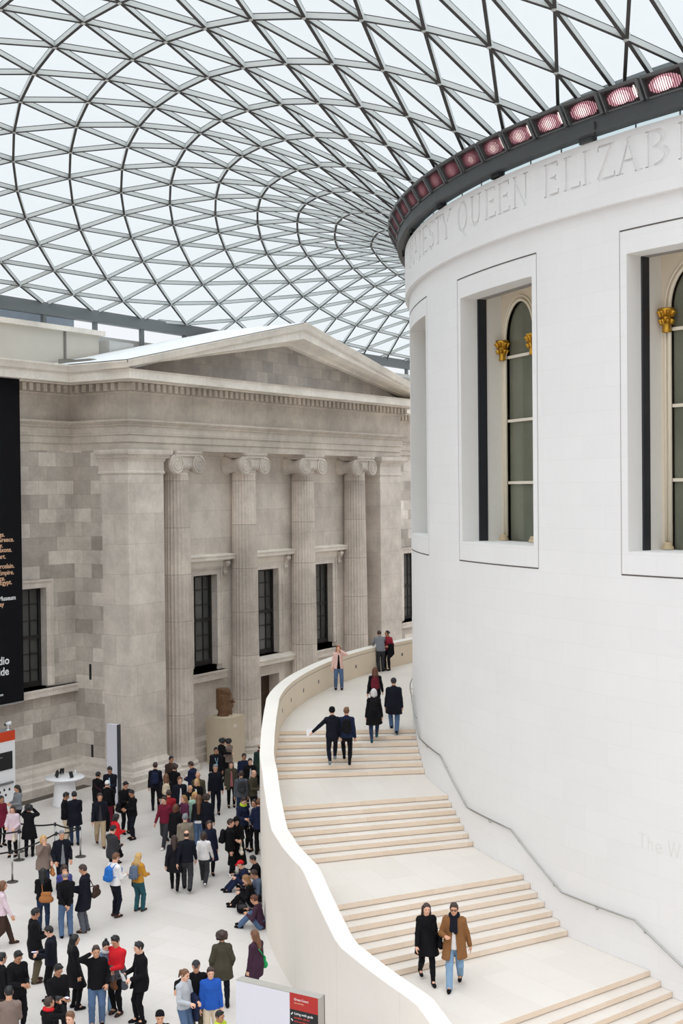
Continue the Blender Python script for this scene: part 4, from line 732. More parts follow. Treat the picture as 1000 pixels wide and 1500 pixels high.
# handrail on the drum
hr = thing('handrail', (0, 0, 0), 'slim steel handrail bracketed to the white drum beside the stairs', 'handrail')
HP = [(-157, 5.08), (-146.6, 5.08), (-140.9, 4.08), (-134.2, 4.09), (-128.9, 3.11), (-122.7, 3.12), (-117.4, 2.12), (-111.4, 2.13), (-105.8, 1.02), (-104.9, 1.0)]
path = []
for (a, za), (c, zc) in zip(HP[:-1], HP[1:]):
    n = max(2, int(abs(c - a) / 1.0))
    path += [pc(R + .085, a + (c - a) * k / n, za + (zc - za) * k / n) for k in range(n)]
path.append(pc(R + .085, HP[-1][0], HP[-1][1]))
b = MB(); b.smooth = True; b.tube(path, .024, 8); b.build('rail', M_BRUSH, hr)
for a, z in ((-155, 5.08), (-150.5, 5.08), (-147, 5.08), (-143.8, 4.6), (-138.5, 4.08), (-133.3, 3.92), (-129.6, 3.24), (-125.6, 3.115), (-121.9, 2.98), (-118.2, 2.27), (-114.4, 2.125), (-110.7, 1.99), (-107, 1.25)):
    b = MB(); b.smooth = True; b.tube([pc(R - .01, a, z - .09), pc(R + .06, a, z - .09), pc(R + .085, a, z - .02)], .011, 6)
    b.build('bracket', M_BRUSH, hr)

# faint engraved words low on the drum
b = MB()
def drum_strokes(b, strokes, th0, z0, h):
    for (x0, y0, x1, y1) in strokes:
        P = lambda x, y, d: Vector(pc(R + d, th0 + degrees(x * h / R), z0 + y * h))
        b.beam(P(x0, y0, .002), P(x1, y1, .002), .035 * h * 2, .004, up=pc(1, th0))
b = MB()
drum_strokes(b, [(0, 1, .6, 1), (.3, 1, .3, 0), (.8, 1, .8, 0), (.8, .5, 1.0, .62), (1.0, .62, 1.15, .5), (1.15, .5, 1.15, 0), (1.4, .32, 1.85, .32), (1.85, .32, 1.8, .55), (1.8, .55, 1.62, .64), (1.62, .64, 1.42, .5), (1.42, .5, 1.4, .2), (1.4, .2, 1.6, 0), (1.6, 0, 1.84, .1),
                 (2.4, 1, 2.6, 0), (2.6, 0, 2.82, 1), (2.82, 1, 3.05, 0), (3.05, 0, 3.25, 1)], -111.25, 3.72, .34)
b.build('engraved_words', plain('faint_engraving', (225, 223, 220), .9), wall_right)

# ================================================================== WEST SIDE: court wall and its portico
XB, XP, YC = -35.46, -32.35, 10.5
def sweep(b, prof, path, closed=False):
    """prof: (offset outward, z); path: list of functions offset->(x, y)"""
    m = len(prof); v = []
    for p in path: v += [(*p(o), z) for o, z in prof]
    f = []
    for i in range(len(path) - 1):
        for j in range(m - 1): f.append((i * m + j, (i + 1) * m + j, (i + 1) * m + j + 1, i * m + j + 1))
    return b.add(v, f)
PATH = [lambda o: (XB + o, -62), lambda o: (XB + o, -YC - o), lambda o: (XP + o, -YC - o), lambda o: (XP + o, YC + o), lambda o: (XB + o, YC + o), lambda o: (XB + o, 48)]
def wall_with_holes(b, x, y0, y1, z0, z1, holes):
    ys = sorted({y0, y1, *[h[0] for h in holes], *[h[1] for h in holes]}); zs_ = sorted({z0, z1, *[h[2] for h in holes], *[h[3] for h in holes]})
    for i in range(len(ys) - 1):
        for j in range(len(zs_) - 1):
            yc, zc = (ys[i] + ys[i + 1]) / 2, (zs_[j] + zs_[j + 1]) / 2
            if any(h[0] < yc < h[1] and h[2] < zc < h[3] for h in holes): continue
            b.add([(x, ys[i], zs_[j]), (x, ys[i + 1], zs_[j]), (x, ys[i + 1], zs_[j + 1]), (x, ys[i], zs_[j + 1])], [(0, 1, 2, 3)])
WL = (-13.64, -12.02, 4.02, 7.92)            # window left of the portico
WR = (16.02, 17.64, 4.02, 7.92)
WL2 = (-19.6, -17.98, 4.02, 7.92)
b = MB()
wall_with_holes(b, XB, -62, -YC, 0, 13.338, [WL, WL2]); wall_with_holes(b, XB, YC, 48, 0, 13.338, [WR])
SLOTS = [(-34.55, 4.12, 4.75), (-34.5, .9, 1.5)]
for sg in (-1, 1): b.add([(XB, sg * YC, 0), (-33.7, sg * YC, 0), (-33.7, sg * YC, 13.338), (XB, sg * YC, 13.338)], [(0, 1, 2, 3)])
wall_left = b.build('wall_left', M_WALL, kind='structure')
b = MB()
for x, z0, z1 in SLOTS: b.box(x - .06, x + .06, -YC - .005, -YC + .05, z0, z1)
b.build('vent_slot', M_BLACK, wall_left)

XW = -33.42
WIN = [(-4.626 - .81, -4.626 + .81, 4.02, 8.0), (-.81, .81, 4.02, 8.0), (4.626 - .81, 4.626 + .81, 4.02, 8.0)]
DOOR = (-.72, .72, 0, 3.07)
portico = thing('portico', (0, 0, 0), 'grey stone classical portico with a pediment and four fluted columns on the left', 'portico')
b = MB(); wall_with_holes(b, XW, -YC + 1.0, YC - 1.0, 0, 13.4, WIN + [DOOR])
b.build('back_wall', M_FACE, portico)
for sg in (-1, 1):        # antae at the two ends
    b = MB(); y0, y1 = (-YC - .05, -YC + 2.05) if sg < 0 else (YC - 2.05, YC + .05)
    b.box(-33.75, XP, y0, y1, 0, 13.338)
    ofs = [(0, 12.32), (.03, 12.34), (.03, 12.42), (0, 12.44)]
    def loop(o, z): return [(-33.9, y0 - o, z), (XP + o, y0 - o, z), (XP + o, y1 + o, z), (XW - .02, y1 + o, z)]
    capp = [(.004, 12.36), (.05, 12.40), (.05, 12.46), (.012, 12.50), (.012, 12.86), (.05, 12.90), (.07, 12.98), (.15, 13.02), (.17, 13.10), (.27, 13.16), (.29, 13.30), (.29, 13.333)]
    v = []; f = []
    for o, z in capp: v += loop(o, z)
    for i in range(len(capp) - 1):
        for j in range(3): f.append((i * 4 + j, i * 4 + j + 1, (i + 1) * 4 + j + 1, (i + 1) * 4 + j))
    b.add(v, f)
    for k in range(26):   # egg-and-dart row under the capital moulding
        yk = y0 - .2 + (y1 - y0 + .4) * (k + .5) / 26; b.box(XP + .1, XP + .2, yk - .026, yk + .026, 13.03, 13.13)
    ys_ = y0 if sg < 0 else y1
    for k in range(20):
        x = -33.7 + 1.5 * (k + .5) / 20; b.box(x - .026, x + .026, ys_ + sg * .1, ys_ + sg * .2, 13.03, 13.13)
    b.build('anta', M_FACE, portico)
b = MB()   # architrave, frieze
sweep(b, [(-.6, 13.34), (0, 13.34), (0, 13.63), (.05, 13.633), (.05, 13.92), (.10, 13.923), (.10, 14.24), (.16, 14.27), (.16, 14.33), (.24, 14.38), (.32, 14.44), (.32, 14.51), (0, 14.53), (0, 15.50), (.08, 15.54), (.15, 15.60), (.15, 15.625), (-.05, 15.628), (-.05, 15.95)], PATH)
ent = b.build('entablature', M_ENT, portico)
b = MB()
sweep(b, [(-.05, 15.95), (.42, 15.95), (.42, 16.0), (1.12, 16.0), (1.14, 15.97), (1.20, 15.97), (1.20, 16.26), (1.24, 16.30), (1.28, 16.33), (.2, 16.40), (-1.5, 16.42)], PATH)
corn = b.build('cornice', M_CORN, portico)
b = MB()   # sima on the sides
sima = [(1.20, 16.33), (1.28, 16.34), (1.33, 16.46), (1.40, 16.58), (1.40, 16.63), (.9, 16.66), (-.2, 16.62)]
sweep(b, sima, PATH[:2] + [lambda o: (XP + min(o, 1.28), -YC - o)]); sweep(b, sima, [lambda o: (XP + min(o, 1.28), YC + o)] + PATH[4:])
b.build('gutter_moulding', M_CORN, portico)
DW, DS = .20, .36
def dent_run(p0, p1, nrm):
    L = sqrt((p1[0] - p0[0]) ** 2 + (p1[1] - p0[1]) ** 2); n = int(L / DS); ux, uy = (p1[0] - p0[0]) / L, (p1[1] - p0[1]) / L
    st_ = L / n; prof = [(0, -.17)]
    for k in range(n):
        s = (k + .5) * st_
        prof += [(s - DW / 2, -.17), (s - DW / 2, .24), (s + DW / 2, .24), (s + DW / 2, -.17)]
    prof += [(L, -.17)]
    P = lambda s, o, z: (p0[0] + ux * s + nrm[0] * o, p0[1] + uy * s + nrm[1] * o, z)
    m_ = len(prof)
    b.add([P(s, o, 15.63) for s, o in prof] + [P(s, o, 15.93) for s, o in prof], [(i, i + 1, m_ + i + 1, m_ + i) for i in range(m_ - 1)])
    for k in range(n):
        s = (k + .5) * st_
        for z in (15.63, 15.93):
            i0 = len(b.v) - 2 * m_ + 1 + 4 * k + (m_ if z > 15.7 else 0)
            b.f.append([i0, i0 + 1, i0 + 2, i0 + 3]); b.mi.append(0); b.sm.append(False)
o = .13
for args in (((XP + o, -YC - o - .1), (XP + o, YC + o + .1), (1, 0)), ((XB + o, -YC - o), (XP + o, -YC - o), (0, -1)), ((XB + o, -40), (XB + o, -YC - o - .3), (1, 0)), ((XB + o, YC + o), (XP + o, YC + o), (0, 1)), ((XB + o, YC + .5), (XB + o, 30), (1, 0))):
    b = MB(); dent_run(*args); b.build('dentil_course', M_ENT, ent)
# pediment
AP, HWY = 19.28, YC + 1.40
b = MB(); b.add([(XP, -YC - .2, 16.38), (XP, YC + .2, 16.38), (XP, 0, 19.0)], [(0, 1, 2)]); b.build('tympanum', M_TYMP, portico)
b = MB()
sl = (AP - 16.63) / HWY
rk = [(-.05, -.98), (.30, -.98), (.34, -.86), (.50, -.84), (1.10, -.72), (1.14, -.72), (1.14, -.38), (1.20, -.33), (1.25, -.28), (1.30, -.12), (1.34, -.03), (1.34, .0), (-3.6, .0)]
v = []; f = []; m = len(rk)
for sg_y in (-HWY, 0, HWY):
    for o, dz in rk:
        zc = AP - sl * abs(sg_y) + dz
        v.append((XP + o, sg_y, max(zc, 16.36)))
for i in range(2):
    for j in range(m - 1): f.append((i * m + j, (i + 1) * m + j, (i + 1) * m + j + 1, i * m + j + 1))
b.add(v, f); b.build('raking_cornice', M_CORN, portico)
b = MB()   # lead roof behind the pediment
M_LEAD = plain('pale_lead', (214, 216, 217), .6, var=.05)
b.add([(XP + 1.30, -HWY, 16.66), (XP + 1.30, 0, AP + .03), (-36.1, 0, AP + .03), (-36.1, -HWY, 16.66), (XP + 1.30, HWY, 16.66), (-36.1, HWY, 16.66)], [(0, 1, 2, 3), (1, 4, 5, 2)])
b.build('lead_roof', M_LEAD, portico)
b = MB()   # low curb stones on the cornice
b.box(-35.3, -34.9, -11.3, -8.6, 16.62, 16.98); b.box(-35.0, -33.7, -11.15, -10.8, 16.62, 16.92)
b.build('roof_curb', plain('weathered_curb', (128, 124, 118), .9, var=.4, scale=4), portico)
b = MB(); b.smooth = True
b.lathe([(.13, 16.62), (.13, 16.95), (.10, 17.08), (0, 17.14)], 12, -35.55, -9.2); b.build('roof_vent', plain('vent_grey', (120, 118, 114), .6), portico)
# attic parapet, left of the portico
b = MB()
b.box(-37.6, -36.3, -62, -7.95, 16.4, 18.30)
att = b.build('attic_wall', plain('attic_render', (203, 198, 188), .85, var=.10, scale=.8), wall_left)
b = MB(); b.box(-37.7, -36.12, -62, -7.72, 18.30, 18.50); b.build('attic_coping', M_CORN, wall_left)
b = MB(); b.box(-36.31, -36.24, -10.0, -9.9, 16.6, 18.3); b.build('rainwater_pipe', plain('pipe_grey', (126, 122, 116), .6), wall_left)
b = MB(); b.box(-38.6, -37.0, -7.3, 20, 16.4, 18.42); b.box(-37.0, -36.2, -7.4, -5.9, 16.4, 18.15); b.build('plant_room', M_LGREY, wall_left)
b = MB(); b.box(-37.6, -36.3, 8.2, 48, 16.4, 18.3); b.box(-37.7, -36.12, 8.0, 48, 18.3, 18.5); b.build('attic_wall', M_LGREY, wall_left)

# base mouldings
b = MB()
sweep(b, [(.52, 0), (.52, .30), (.46, .34), (.42, .36), (.40, .52), (.30, .58), (.28, .62), (.16, .66), (.14, .80), (.06, .90), (0, 1.0)], [lambda o: (XB + o + .42, -62), lambda o: (XB + o + .42, -YC - o), lambda o: (-32.35 + o, -YC - o), lambda o: (XP + o, -YC + 2.05 + o), lambda o: (XW - .02 + o, -YC + 2.05 + o)])
sweep(b, [(.52, 0), (.52, .30), (.46, .34), (.42, .36), (.40, .52), (.30, .58), (.28, .62), (.16, .66), (.14, .80), (.06, .90), (0, 1.0)], [lambda o: (XW - .02 + o, YC - 2.05 - o), lambda o: (XP + o, YC - 2.05 - o), lambda o: (XP + o, YC + o), lambda o: (XB + o, YC + o), lambda o: (XB + o, 48)])
b.box(XB, XB + .45, -62, -YC, .0, 1.0)
sweep(b, [(.40, 0), (.40, .30), (.30, .36), (.28, .55), (.14, .62), (.12, .82), (.05, .9), (0, 1.0)], [lambda o: (XW + o, -YC + 2.6), lambda o: (XW + o, -.9)])
sweep(b, [(.40, 0), (.40, .30), (.30, .36), (.28, .55), (.14, .62), (.12, .82), (.05, .9), (0, 1.0)], [lambda o: (XW + o, 1.3), lambda o: (XW + o, YC - 2.6)])
b.build('baseboard_left', M_FACE, kind='structure')
b = MB(); b.box(XB + .98, XB + 1.45, -16.2, -11.05, .0, .004); b.build('floor_grille', M_GRILLE, bpy.data.objects['floor'])

# windows in the stone walls
def stone_window(n, x, hole, hood=True, sill=(3.40, 3.78, 1.22), frame=.34):
    y0, y1, z0, z1 = hole; yc = (y0 + y1) / 2
    w = thing('window_%d' % n, (0, 0, 0), None, None, kind='structure')
    b = MB()
    for (a, c) in ((y0, -1), (y1, 1)): b.add([(x, a, z0), (x - .36, a, z0), (x - .36, a, z1), (x, a, z1)], [(0, 1, 2, 3)])
    b.add([(x, y0, z1), (x, y1, z1), (x - .36, y1, z1), (x - .36, y0, z1)], [(0, 1, 2, 3)]); b.add([(x, y0, z0), (x, y1, z0), (x - .36, y1, z0), (x - .36, y0, z0)], [(0, 1, 2, 3)])
    b.build('reveal', M_FACE, w)
    b = MB()    # moulded architrave round the opening
    for d, t0, t1 in ((.07, 0, frame), (.11, frame - .1, frame)):
        b.box(x - .01, x + d, y0 - t1, y0 - t0, z0, z1 + t1); b.box(x - .01, x + d, y1 + t0, y1 + t1, z0, z1 + t1); b.box(x - .01, x + d, y0 - t0 if t0 else y0, y1 + t0 if t0 else y1, z1 + t0, z1 + t1)
    b.build('architrave', M_FACE, w)
    if hood:
        b = MB()
        hb = z1 + .55
        b.box(x - .01, x + .10, yc - 1.5, yc + 1.5, z1 + frame, hb)
        pr = [(.08, hb), (.16, hb + .04), (.18, hb + .08), (.36, hb + .10), (.36, hb + .22), (.42, hb + .27), (.42, hb + .30), (0, hb + .36)]
        H = 1.52
        sweep(b, pr, [lambda o: (x - .01, yc - H - o), lambda o: (x + o, yc - H - o), lambda o: (x + o, yc + H + o), lambda o: (x - .01, yc + H + o)])
        b.build('hood', M_CORN, w)
        for sg in (-1, 1):   # scrolled console
            q = MB(); q.smooth = False
            poly = [(0, hb), (.30, hb), (.32, hb - .10), (.26, hb - .2), (.15, hb - .26), (.12, hb - .42), (.17, hb - .52), (.12, hb - .62), (0, hb - .66)]
            yy = yc + sg * 1.33
            q.prism(poly, lambda a, c, s: (x + a, yy - .13 + .26 * s, c)); q.build('console', M_FACE, w)
    if sill:
        b = MB(); b.box(x - .2, x + .22, yc - sill[2], yc + sill[2], sill[0], sill[1]); b.box(x - .36, x + .26, yc - sill[2] - .04, yc + sill[2] + .04, sill[1] - .09, sill[1] + .0); b.box(x - .36, x, y0, y1, sill[1], z0)
        b.build('sill', M_FACE, w)
    xg = x - .31
    b = MB(); b.add([(xg - .03, y0, z0), (xg - .03, y1, z0), (xg - .03, y1, z1), (xg - .03, y0, z1)], [(0, 1, 2, 3)]); b.build('pane', M_DGLASS, w)
    b = MB(); zm = (z0 + z1) / 2
    for ya, yb in ((y0, y0 + .13), (y1 - .13, y1)): b.box(xg - .05, xg + .05, ya, yb, z0, z1)
    for za, zb in ((z0, z0 + .20), (z1 - .10, z1), (zm - .06, zm + .06)): b.box(xg - .05, xg + .045, y0, y1, za, zb)
    b.build('sash_frame', M_WINF, w)
    b = MB()
    for k in (1, 2): y = y0 + (y1 - y0) * k / 3; b.box(xg - .05, xg + .01, y - .022, y + .022, z0, z1)
    for k in range(1, 6):
        if k != 3: z = z0 + (z1 - z0) * k / 6; b.box(xg - .05, xg + .01, y0, y1, z - .02, z + .02)
    b.build('glazing_bar', M_WINF, w)
for n, h in enumerate(WIN): stone_window(30 + n, XW, h, True, sill=(3.40, 3.78, 1.22) if n != 1 else None)
stone_window(40, XB, WL, False, sill=(3.64, 3.96, 2.35)); stone_window(41, XB, WR, False, sill=(3.60, 3.92, 1.3)); stone_window(42, XB, WL2, False)
# door under the middle window
d = thing('door_1', (0, 0, 0), None, None, kind='structure')
b = MB()
for y in DOOR[:2]: b.add([(XW, y, 0), (XW - .6, y, 0), (XW - .6, y, 3.07), (XW, y, 3.07)], [(0, 1, 2, 3)])
b.add([(XW, -.72, 3.07), (XW, .72, 3.07), (XW - .6, .72, 3.07), (XW - .6, -.72, 3.07)], [(0, 1, 2, 3)])
b.build('reveal', M_FACE, d)
b = MB()
for ya, yb in ((-1.16, -.72), (.72, 1.16)): b.box(XW - .01, XW + .10, ya, yb, 0, 3.5)
b.box(XW - .01, XW + .10, -.72, .72, 3.07, 3.5); b.build('door_case', M_FACE, d)
b = MB(); H = 1.72
sweep(b, [(.06, 3.50), (.14, 3.53), (.16, 3.58), (.34, 3.60), (.34, 3.74), (.40, 3.80), (.40, 3.84), (0, 3.98)], [lambda o: (XW - .01, -H - o), lambda o: (XW + o, -H - o), lambda o: (XW + o, H + o), lambda o: (XW - .01, H + o)])
b.box(XW - .36, XW, -.81, .81, 3.9, 4.02)
b.build('hood', M_CORN, d)
b = MB(); b.box(XW - .60, XW - .5, -.72, .72, 0, 3.07); leaf = b.build('door_leaf', M_WOOD, d)
b = MB()
for ya, yb in ((-.62, -.08), (.08, .62)):
    for za, zb in ((.15, .95), (1.1, 2.1), (2.2, 2.95)):
        b.box(XW - .5, XW - .485, ya, yb, za, zb)
b.build('door_panel', plain('oak_panel', (60, 40, 27), .5, var=.2), leaf)
sg_ = thing('notice_stand', (-32.2, .35, 0), 'small white notice on a stand by the portico door', 'sign')
b = MB(); b.box(-.015, .015, -.17, .17, 1.15, 1.75); b.build('notice_board', M_WHITE, sg_)
b = MB(); b.tube([(0, 0, .02), (0, 0, 1.15)], .02, 8); b.lathe([(.0, 0), (.2, 0), (.2, .02), (0, .03)], 20); b.build('post', M_BLACK, sg_)

# ---- four fluted columns
COLX = -32.97
COLBELOW = ['nearest the left stone pier', 'behind the carved stone head', 'second from the right, behind the curved stair wall', 'farthest, next to the right stone pier']
def fluted_shaft():
    b = MB(); nf = 24; sub = 5; N = nf * sub
    zs_ = [.40, .46, .52] + list(np.linspace(.62, 12.30, 15)) + [12.38, 12.44, 12.52]
    v = []; f = []
    for z in zs_:
        t = (z - .4) / 12.1
        rad = .635 - .105 * t ** 1.6
        fl = 1.0
        if z < .6: rad += .05 * max(0, (.6 - z) / .2); fl = 0 if z < .5 else .5
        if z > 12.35: fl = 0
        for k in range(N):
            ph = (k % sub) / sub
            dd = 0.0 if (k % sub) == 0 else fl * .042 * sin(pi * (ph * 1.0)) ** .7
            a = 2 * pi * k / N
            v.append(((rad - dd) * cos(a), (rad - dd) * sin(a), z))
    for i in range(len(zs_) - 1):
        for k in range(N): f.append((i * N + k, i * N + (k + 1) % N, (i + 1) * N + (k + 1) % N, (i + 1) * N + k))
    b.add(v, f)
    return b
def column(k, proto=[]):
    y = 4.626 * (k - 1.5)
    c = thing('fluted_column', (COLX, y, 0), 'fluted stone column with scrolled capital, ' + COLBELOW[k], 'column', 'fluted columns of the portico')
    if proto:
        for ch in proto[0].children:
            q = ch.copy(); COL.objects.link(q); q.parent = c
            for g in ch.children:
                g2 = g.copy(); COL.objects.link(g2); g2.parent = q
        return
    proto.append(c)
    b = MB(); b.smooth = True
    b.lathe([(.92, 0), (.92, .04), (.90, .07), (.88, .08), (.90, .12), (.86, .18), (.80, .20), (.76, .23), (.76, .27), (.79, .29), (.80, .33), (.77, .37), (.70, .39), (.69, .42), (.0, .42)], 48); b.build('base', M_FACE, c)
    fluted_shaft().build('shaft', M_COLM, c)
    b = MB(); b.smooth = True     # echinus with egg band
    b.lathe([(.53, 12.46), (.56, 12.48), (.56, 12.52), (.54, 12.54), (.60, 12.62), (.68, 12.74), (.70, 12.82), (.0, 12.84)], 40)
    cap = b.build('capital', M_FACE, c)
    b = MB(); b.smooth = True
    for j in range(20):
        a = 2 * pi * j / 20; b.tube([(.56 * cos(a), .56 * sin(a), 12.57), (.65 * cos(a), .65 * sin(a), 12.68), (.68 * cos(a), .68 * sin(a), 12.78)], [.03, .055, .05], 6)
    b.build('egg_band', M_FACE, cap)
    b = MB()
    b.box(-.52, .70, -.80, .80, 13.12, 13.24); b.box(-.52, .74, -.84, .84, 13.24, 13.335); b.box(-.5, .62, -.62, .62, 12.8, 13.14); b.build('abacus', M_FACE, cap)
    CY, CZ, RV = .72, 12.79, .41
    b = MB(); b.smooth = False    # cushion between the scrolls
    pts = [(-CY, CZ + RV)] + [(-CY + 2 * CY * i / 8, CZ + RV - .07 * sin(pi * i / 8)) for i in range(1, 8)] + [(CY, CZ + RV), (CY, CZ + .06)] + [(CY - 2 * CY * i / 8, CZ + .06 - .09 * sin(pi * i / 8)) for i in range(1, 8)] + [(-CY, CZ + .06)]
    b.prism(pts, lambda a, c_, s: (.63 - .10 * s, a, c_)); b.build('cushion', M_FACE, cap)
    for sg in (-1, 1):
        b = MB(); b.smooth = True     # scroll: bolster cylinder pinched in the middle, with a spiral fillet on its face
        n = 28; xs = [(-.50, RV * .96), (-.42, RV), (-.3, RV * .9), (0, RV * .66), (.06, RV * .72), (.12, RV * .66), (.4, RV * .88), (.55, RV), (.66, RV), (.67, RV * .97)]
        v = []; f = []
        for x, rr in xs: v += [(x, sg * CY + rr * cos(2 * pi * i / n), CZ + rr * sin(2 * pi * i / n)) for i in range(n)]
        for j in range(len(xs) - 1):
            for i in range(n): f.append((j * n + i, j * n + (i + 1) % n, (j + 1) * n + (i + 1) % n, (j + 1) * n + i))
        f.append(tuple((len(xs) - 1) * n + i for i in range(n)))
        b.add(v, f)
        sp = []
        for i in range(70):
            t = i / 69; a = pi / 2 + sg * 2 * pi * 2.6 * t; rr = RV * .93 * (1 - t) ** .85 + .045
            sp.append((.68, sg * CY + rr * cos(a) * 1.0, CZ + rr * sin(a)))
        b.tube(sp, [.038 * (1 - .5 * i / 69) for i in range(70)], 5)
        b.build('volute', M_FACE, cap)
for k in range(4): column(k)

# far enclosing walls of the court, so that light bounces as in a closed room
b = MB(); b.add([(-62, -62, 0), (62, -62, 0), (62, -62, 18), (-62, -62, 18)], [(0, 1, 2, 3)]); b.build('wall_south', M_WALL, kind='structure')
b = MB(); b.add([(37, -62, 0), (37, 48, 0), (37, 48, 18), (37, -62, 18)], [(0, 1, 2, 3)]); b.build('wall_east', M_WALL, kind='structure')
b = MB(); b.add([(-62, 48, 0), (62, 48, 0), (62, 48, 18), (-62, 48, 18)], [(0, 1, 2, 3)]); b.build('wall_north', M_WALL, kind='structure')

# ================================================================== THINGS ON THE COURT FLOOR
def text_mesh(name, body, size, mat, origin, ux, uy, parent=None, align='LEFT', bold=0.0, ext=0.004):
    cu = bpy.data.curves.new(name, 'FONT'); cu.body = body; cu.size = size; cu.align_x = align; cu.extrude = ext; cu.offset = bold; cu.resolution_u = 3
    o = bpy.data.objects.new(name, cu); COL.objects.link(o)
    dg = bpy.context.evaluated_depsgraph_get()
    me = bpy.data.meshes.new_from_object(o.evaluated_get(dg))
    bpy.data.objects.remove(o)
    ux, uy = Vector(ux), Vector(uy); uz = ux.cross(uy); og = Vector(origin)
    for v in me.vertices: v.co = og + ux * v.co.x + uy * v.co.y + uz * v.co.z
    me.materials.clear(); me.materials.append(mat)
    return link(name, me, parent)

# ---- hanging black banner
YE = -13.72
bn = thing('banner', (0, 0, 0), 'tall black hanging banner with white and peach lettering at the left edge', 'banner')
b = MB(); b.box(-34.93, -34.90, YE - 4.6, YE, 3.72, 16.50); b.build('fabric', M_BANNER, bn)
b = MB(); b.box(-34.94, -34.89, YE - 4.6, YE, 3.66, 3.72); b.build('bottom_bar', plain('banner_bar', (150, 148, 146), .5), bn)
b = MB(); b.box(-34.94, -34.89, YE - 4.6, YE, 16.50, 16.56); b.build('top_bar', plain('banner_bar', (150, 148, 146), .5), bn)
TX = -34.895
def bt(body, yr, z, size, mat, bold=.0): text_mesh('lettering', body, size, mat, (TX, yr, z), (0, 1, 0), (0, 0, 1), bn, 'RIGHT', bold)
bt('es.', -14.559, 10.027, 0.245, M_TXTP, .003)
bt('Greece.', -14.105, 9.829, 0.245, M_TXTP, .003)
bt('ry.', -14.657, 9.620, 0.245, M_TXTP, .003)
bt('Saxons.', -14.214, 9.445, 0.245, M_TXTP, .003)
bt('art.', -14.522, 9.202, 0.245, M_TXTP, .003)
bt('porcelain.', -14.104, 8.831, 0.245, M_TXTP, .003)
bt('Empire.', -14.129, 8.587, 0.245, M_TXTP, .003)
bt('ure.', -14.571, 8.382, 0.245, M_TXTP, .003)
bt('t Egypt.', -14.238, 8.218, 0.245, M_TXTP, .003)
bt('Museum', -14.059, 7.622, 0.245, M_TXTW, .003)
bt('lay', -14.649, 7.411, 0.245, M_TXTP, .003)
bt('Audio', -14.423, 5.223, 0.42, M_TXTW, .006)
bt('guide', -14.451, 4.813, 0.42, M_TXTW, .006)
bt('room', -14.747, 4.054, .13, M_TXTW, .002)

# ---- information kiosk at the left edge
kx, ky = -33.92, -15.10
ks = thing('kiosk', (kx, ky, 0), 'white information kiosk with orange top band and black screen at the left edge', 'kiosk')
b = MB(); b.box(-.5, 0, -3.6, 0, 0, 2.56); b.build('body', M_WHITE, ks)
b = MB(); b.box(-.5, .012, -3.6, .006, 2.56, 2.92); b.build('top_band', M_ORANGE, ks)
b = MB(); b.box(-.5, .0, -3.6, .0, 2.92, 2.935); b.build('lid', plain('kiosk_lid', (150, 148, 150), .5), ks)
b = MB(); b.box(-.01, .02, -3.4, -.14, 1.52, 2.17); b.build('screen', M_BLACK, ks)
b = MB(); b.box(.0, .025, -3.4, -.62, 1.98, 2.02); b.build('screen_caption', plain('screen_grey', (120, 120, 126), .4), ks)
b = MB(); b.box(-.01, .06, -3.4, -.13, .98, 1.06); b.build('ledge', plain('ledge_grey', (112, 112, 112), .4), ks)
b = MB()
for (y, z) in ((-.3, .78), (-.55, .8), (-.48, .6), (-.75, .75)): b.box(0, .03, y - .03, y + .03, z - .04, z + .04)
b.build('holder', M_BLACK, ks)
o = thing('spotlight', (kx - .1, ky - .22, 2.935), 'small white spotlight on top of the kiosk', 'spotlight')
b = MB(); b.smooth = True; b.lathe([(.07, 0), (.07, .02), (.02, .03), (.02, .2), (0, .2)], 12); b.build('stem', M_WHITE, o)
b = MB(); b.smooth = True; b.tube([(-.06, -.05, .22), (.0, .0, .24), (.1, .05, .27)], [.05, .07, .07], 10); b.build('head', M_WHITE, o)
b = MB(); b.smooth = True; b.tube([(-.1, -.08, .19), (-.05, -.05, .22)], [.04, .055], 10); b.build('lens', M_BLACK, o)

# ---- round white table with audio players
tx, ty = -32.72, -13.78
tb = thing('round_table', (tx, ty, 0), 'round white table on a thick conical base carrying small audio players', 'table')
b = MB(); b.smooth = True; b.lathe([(.0, .97), (.60, .97), (.70, 1.0), (.73, 1.03), (.72, 1.055), (.0, 1.06)], 48); b.build('table_top', M_WHITE, tb)
b = MB(); b.smooth = True; b.lathe([(.0, 0), (.46, 0), (.46, .04), (.43, .3), (.38, .7), (.36, .97)], 40); b.build('base', M_WHITE, tb)
b = MB(); b.smooth = True; b.lathe([(.735, 1.018), (.738, 1.03), (.735, 1.042)], 48, cap=False); b.build('rim', plain('rim_grey', (186, 182, 180), .5), tb)
kinds = [('screen on a stand', .22), ('dark tablet', .2)]
for i, (a, r, lab) in enumerate(((150, .45, 'black tablet on a stand, leftmost on the round white table'), (200, .38, 'black tablet standing second from the left on the round white table'), (250, .33, 'dark tablet on a stand near the front of the round white table'), (355, .42, 'dark tablet on a stand at the right of the round white table'))):
    o = thing('tablet', (tx + r * cos(radians(a)), ty + r * sin(radians(a)), 1.06), lab, 'tablet', 'tablets on the round white table', rz=radians(a))
    b = MB(); b.hexa([(-.02, -.08, .03), (0, -.08, .02), (0, .08, .02), (-.02, .08, .03), (-.1, -.08, .23), (-.08, -.08, .24), (-.08, .08, .24), (-.1, .08, .23)]); b.build('screen', M_BLACK, o)
    b = MB(); b.smooth = True; b.lathe([(.07, 0), (.07, .01), (.015, .015), (.012, .1), (0, .1)], 12, -.05); b.build('stand', M_BRUSH, o)
o = thing('bottle', (tx + .1, ty + .45, 1.06), 'small white bottle at the back of the round white table', 'bottle')
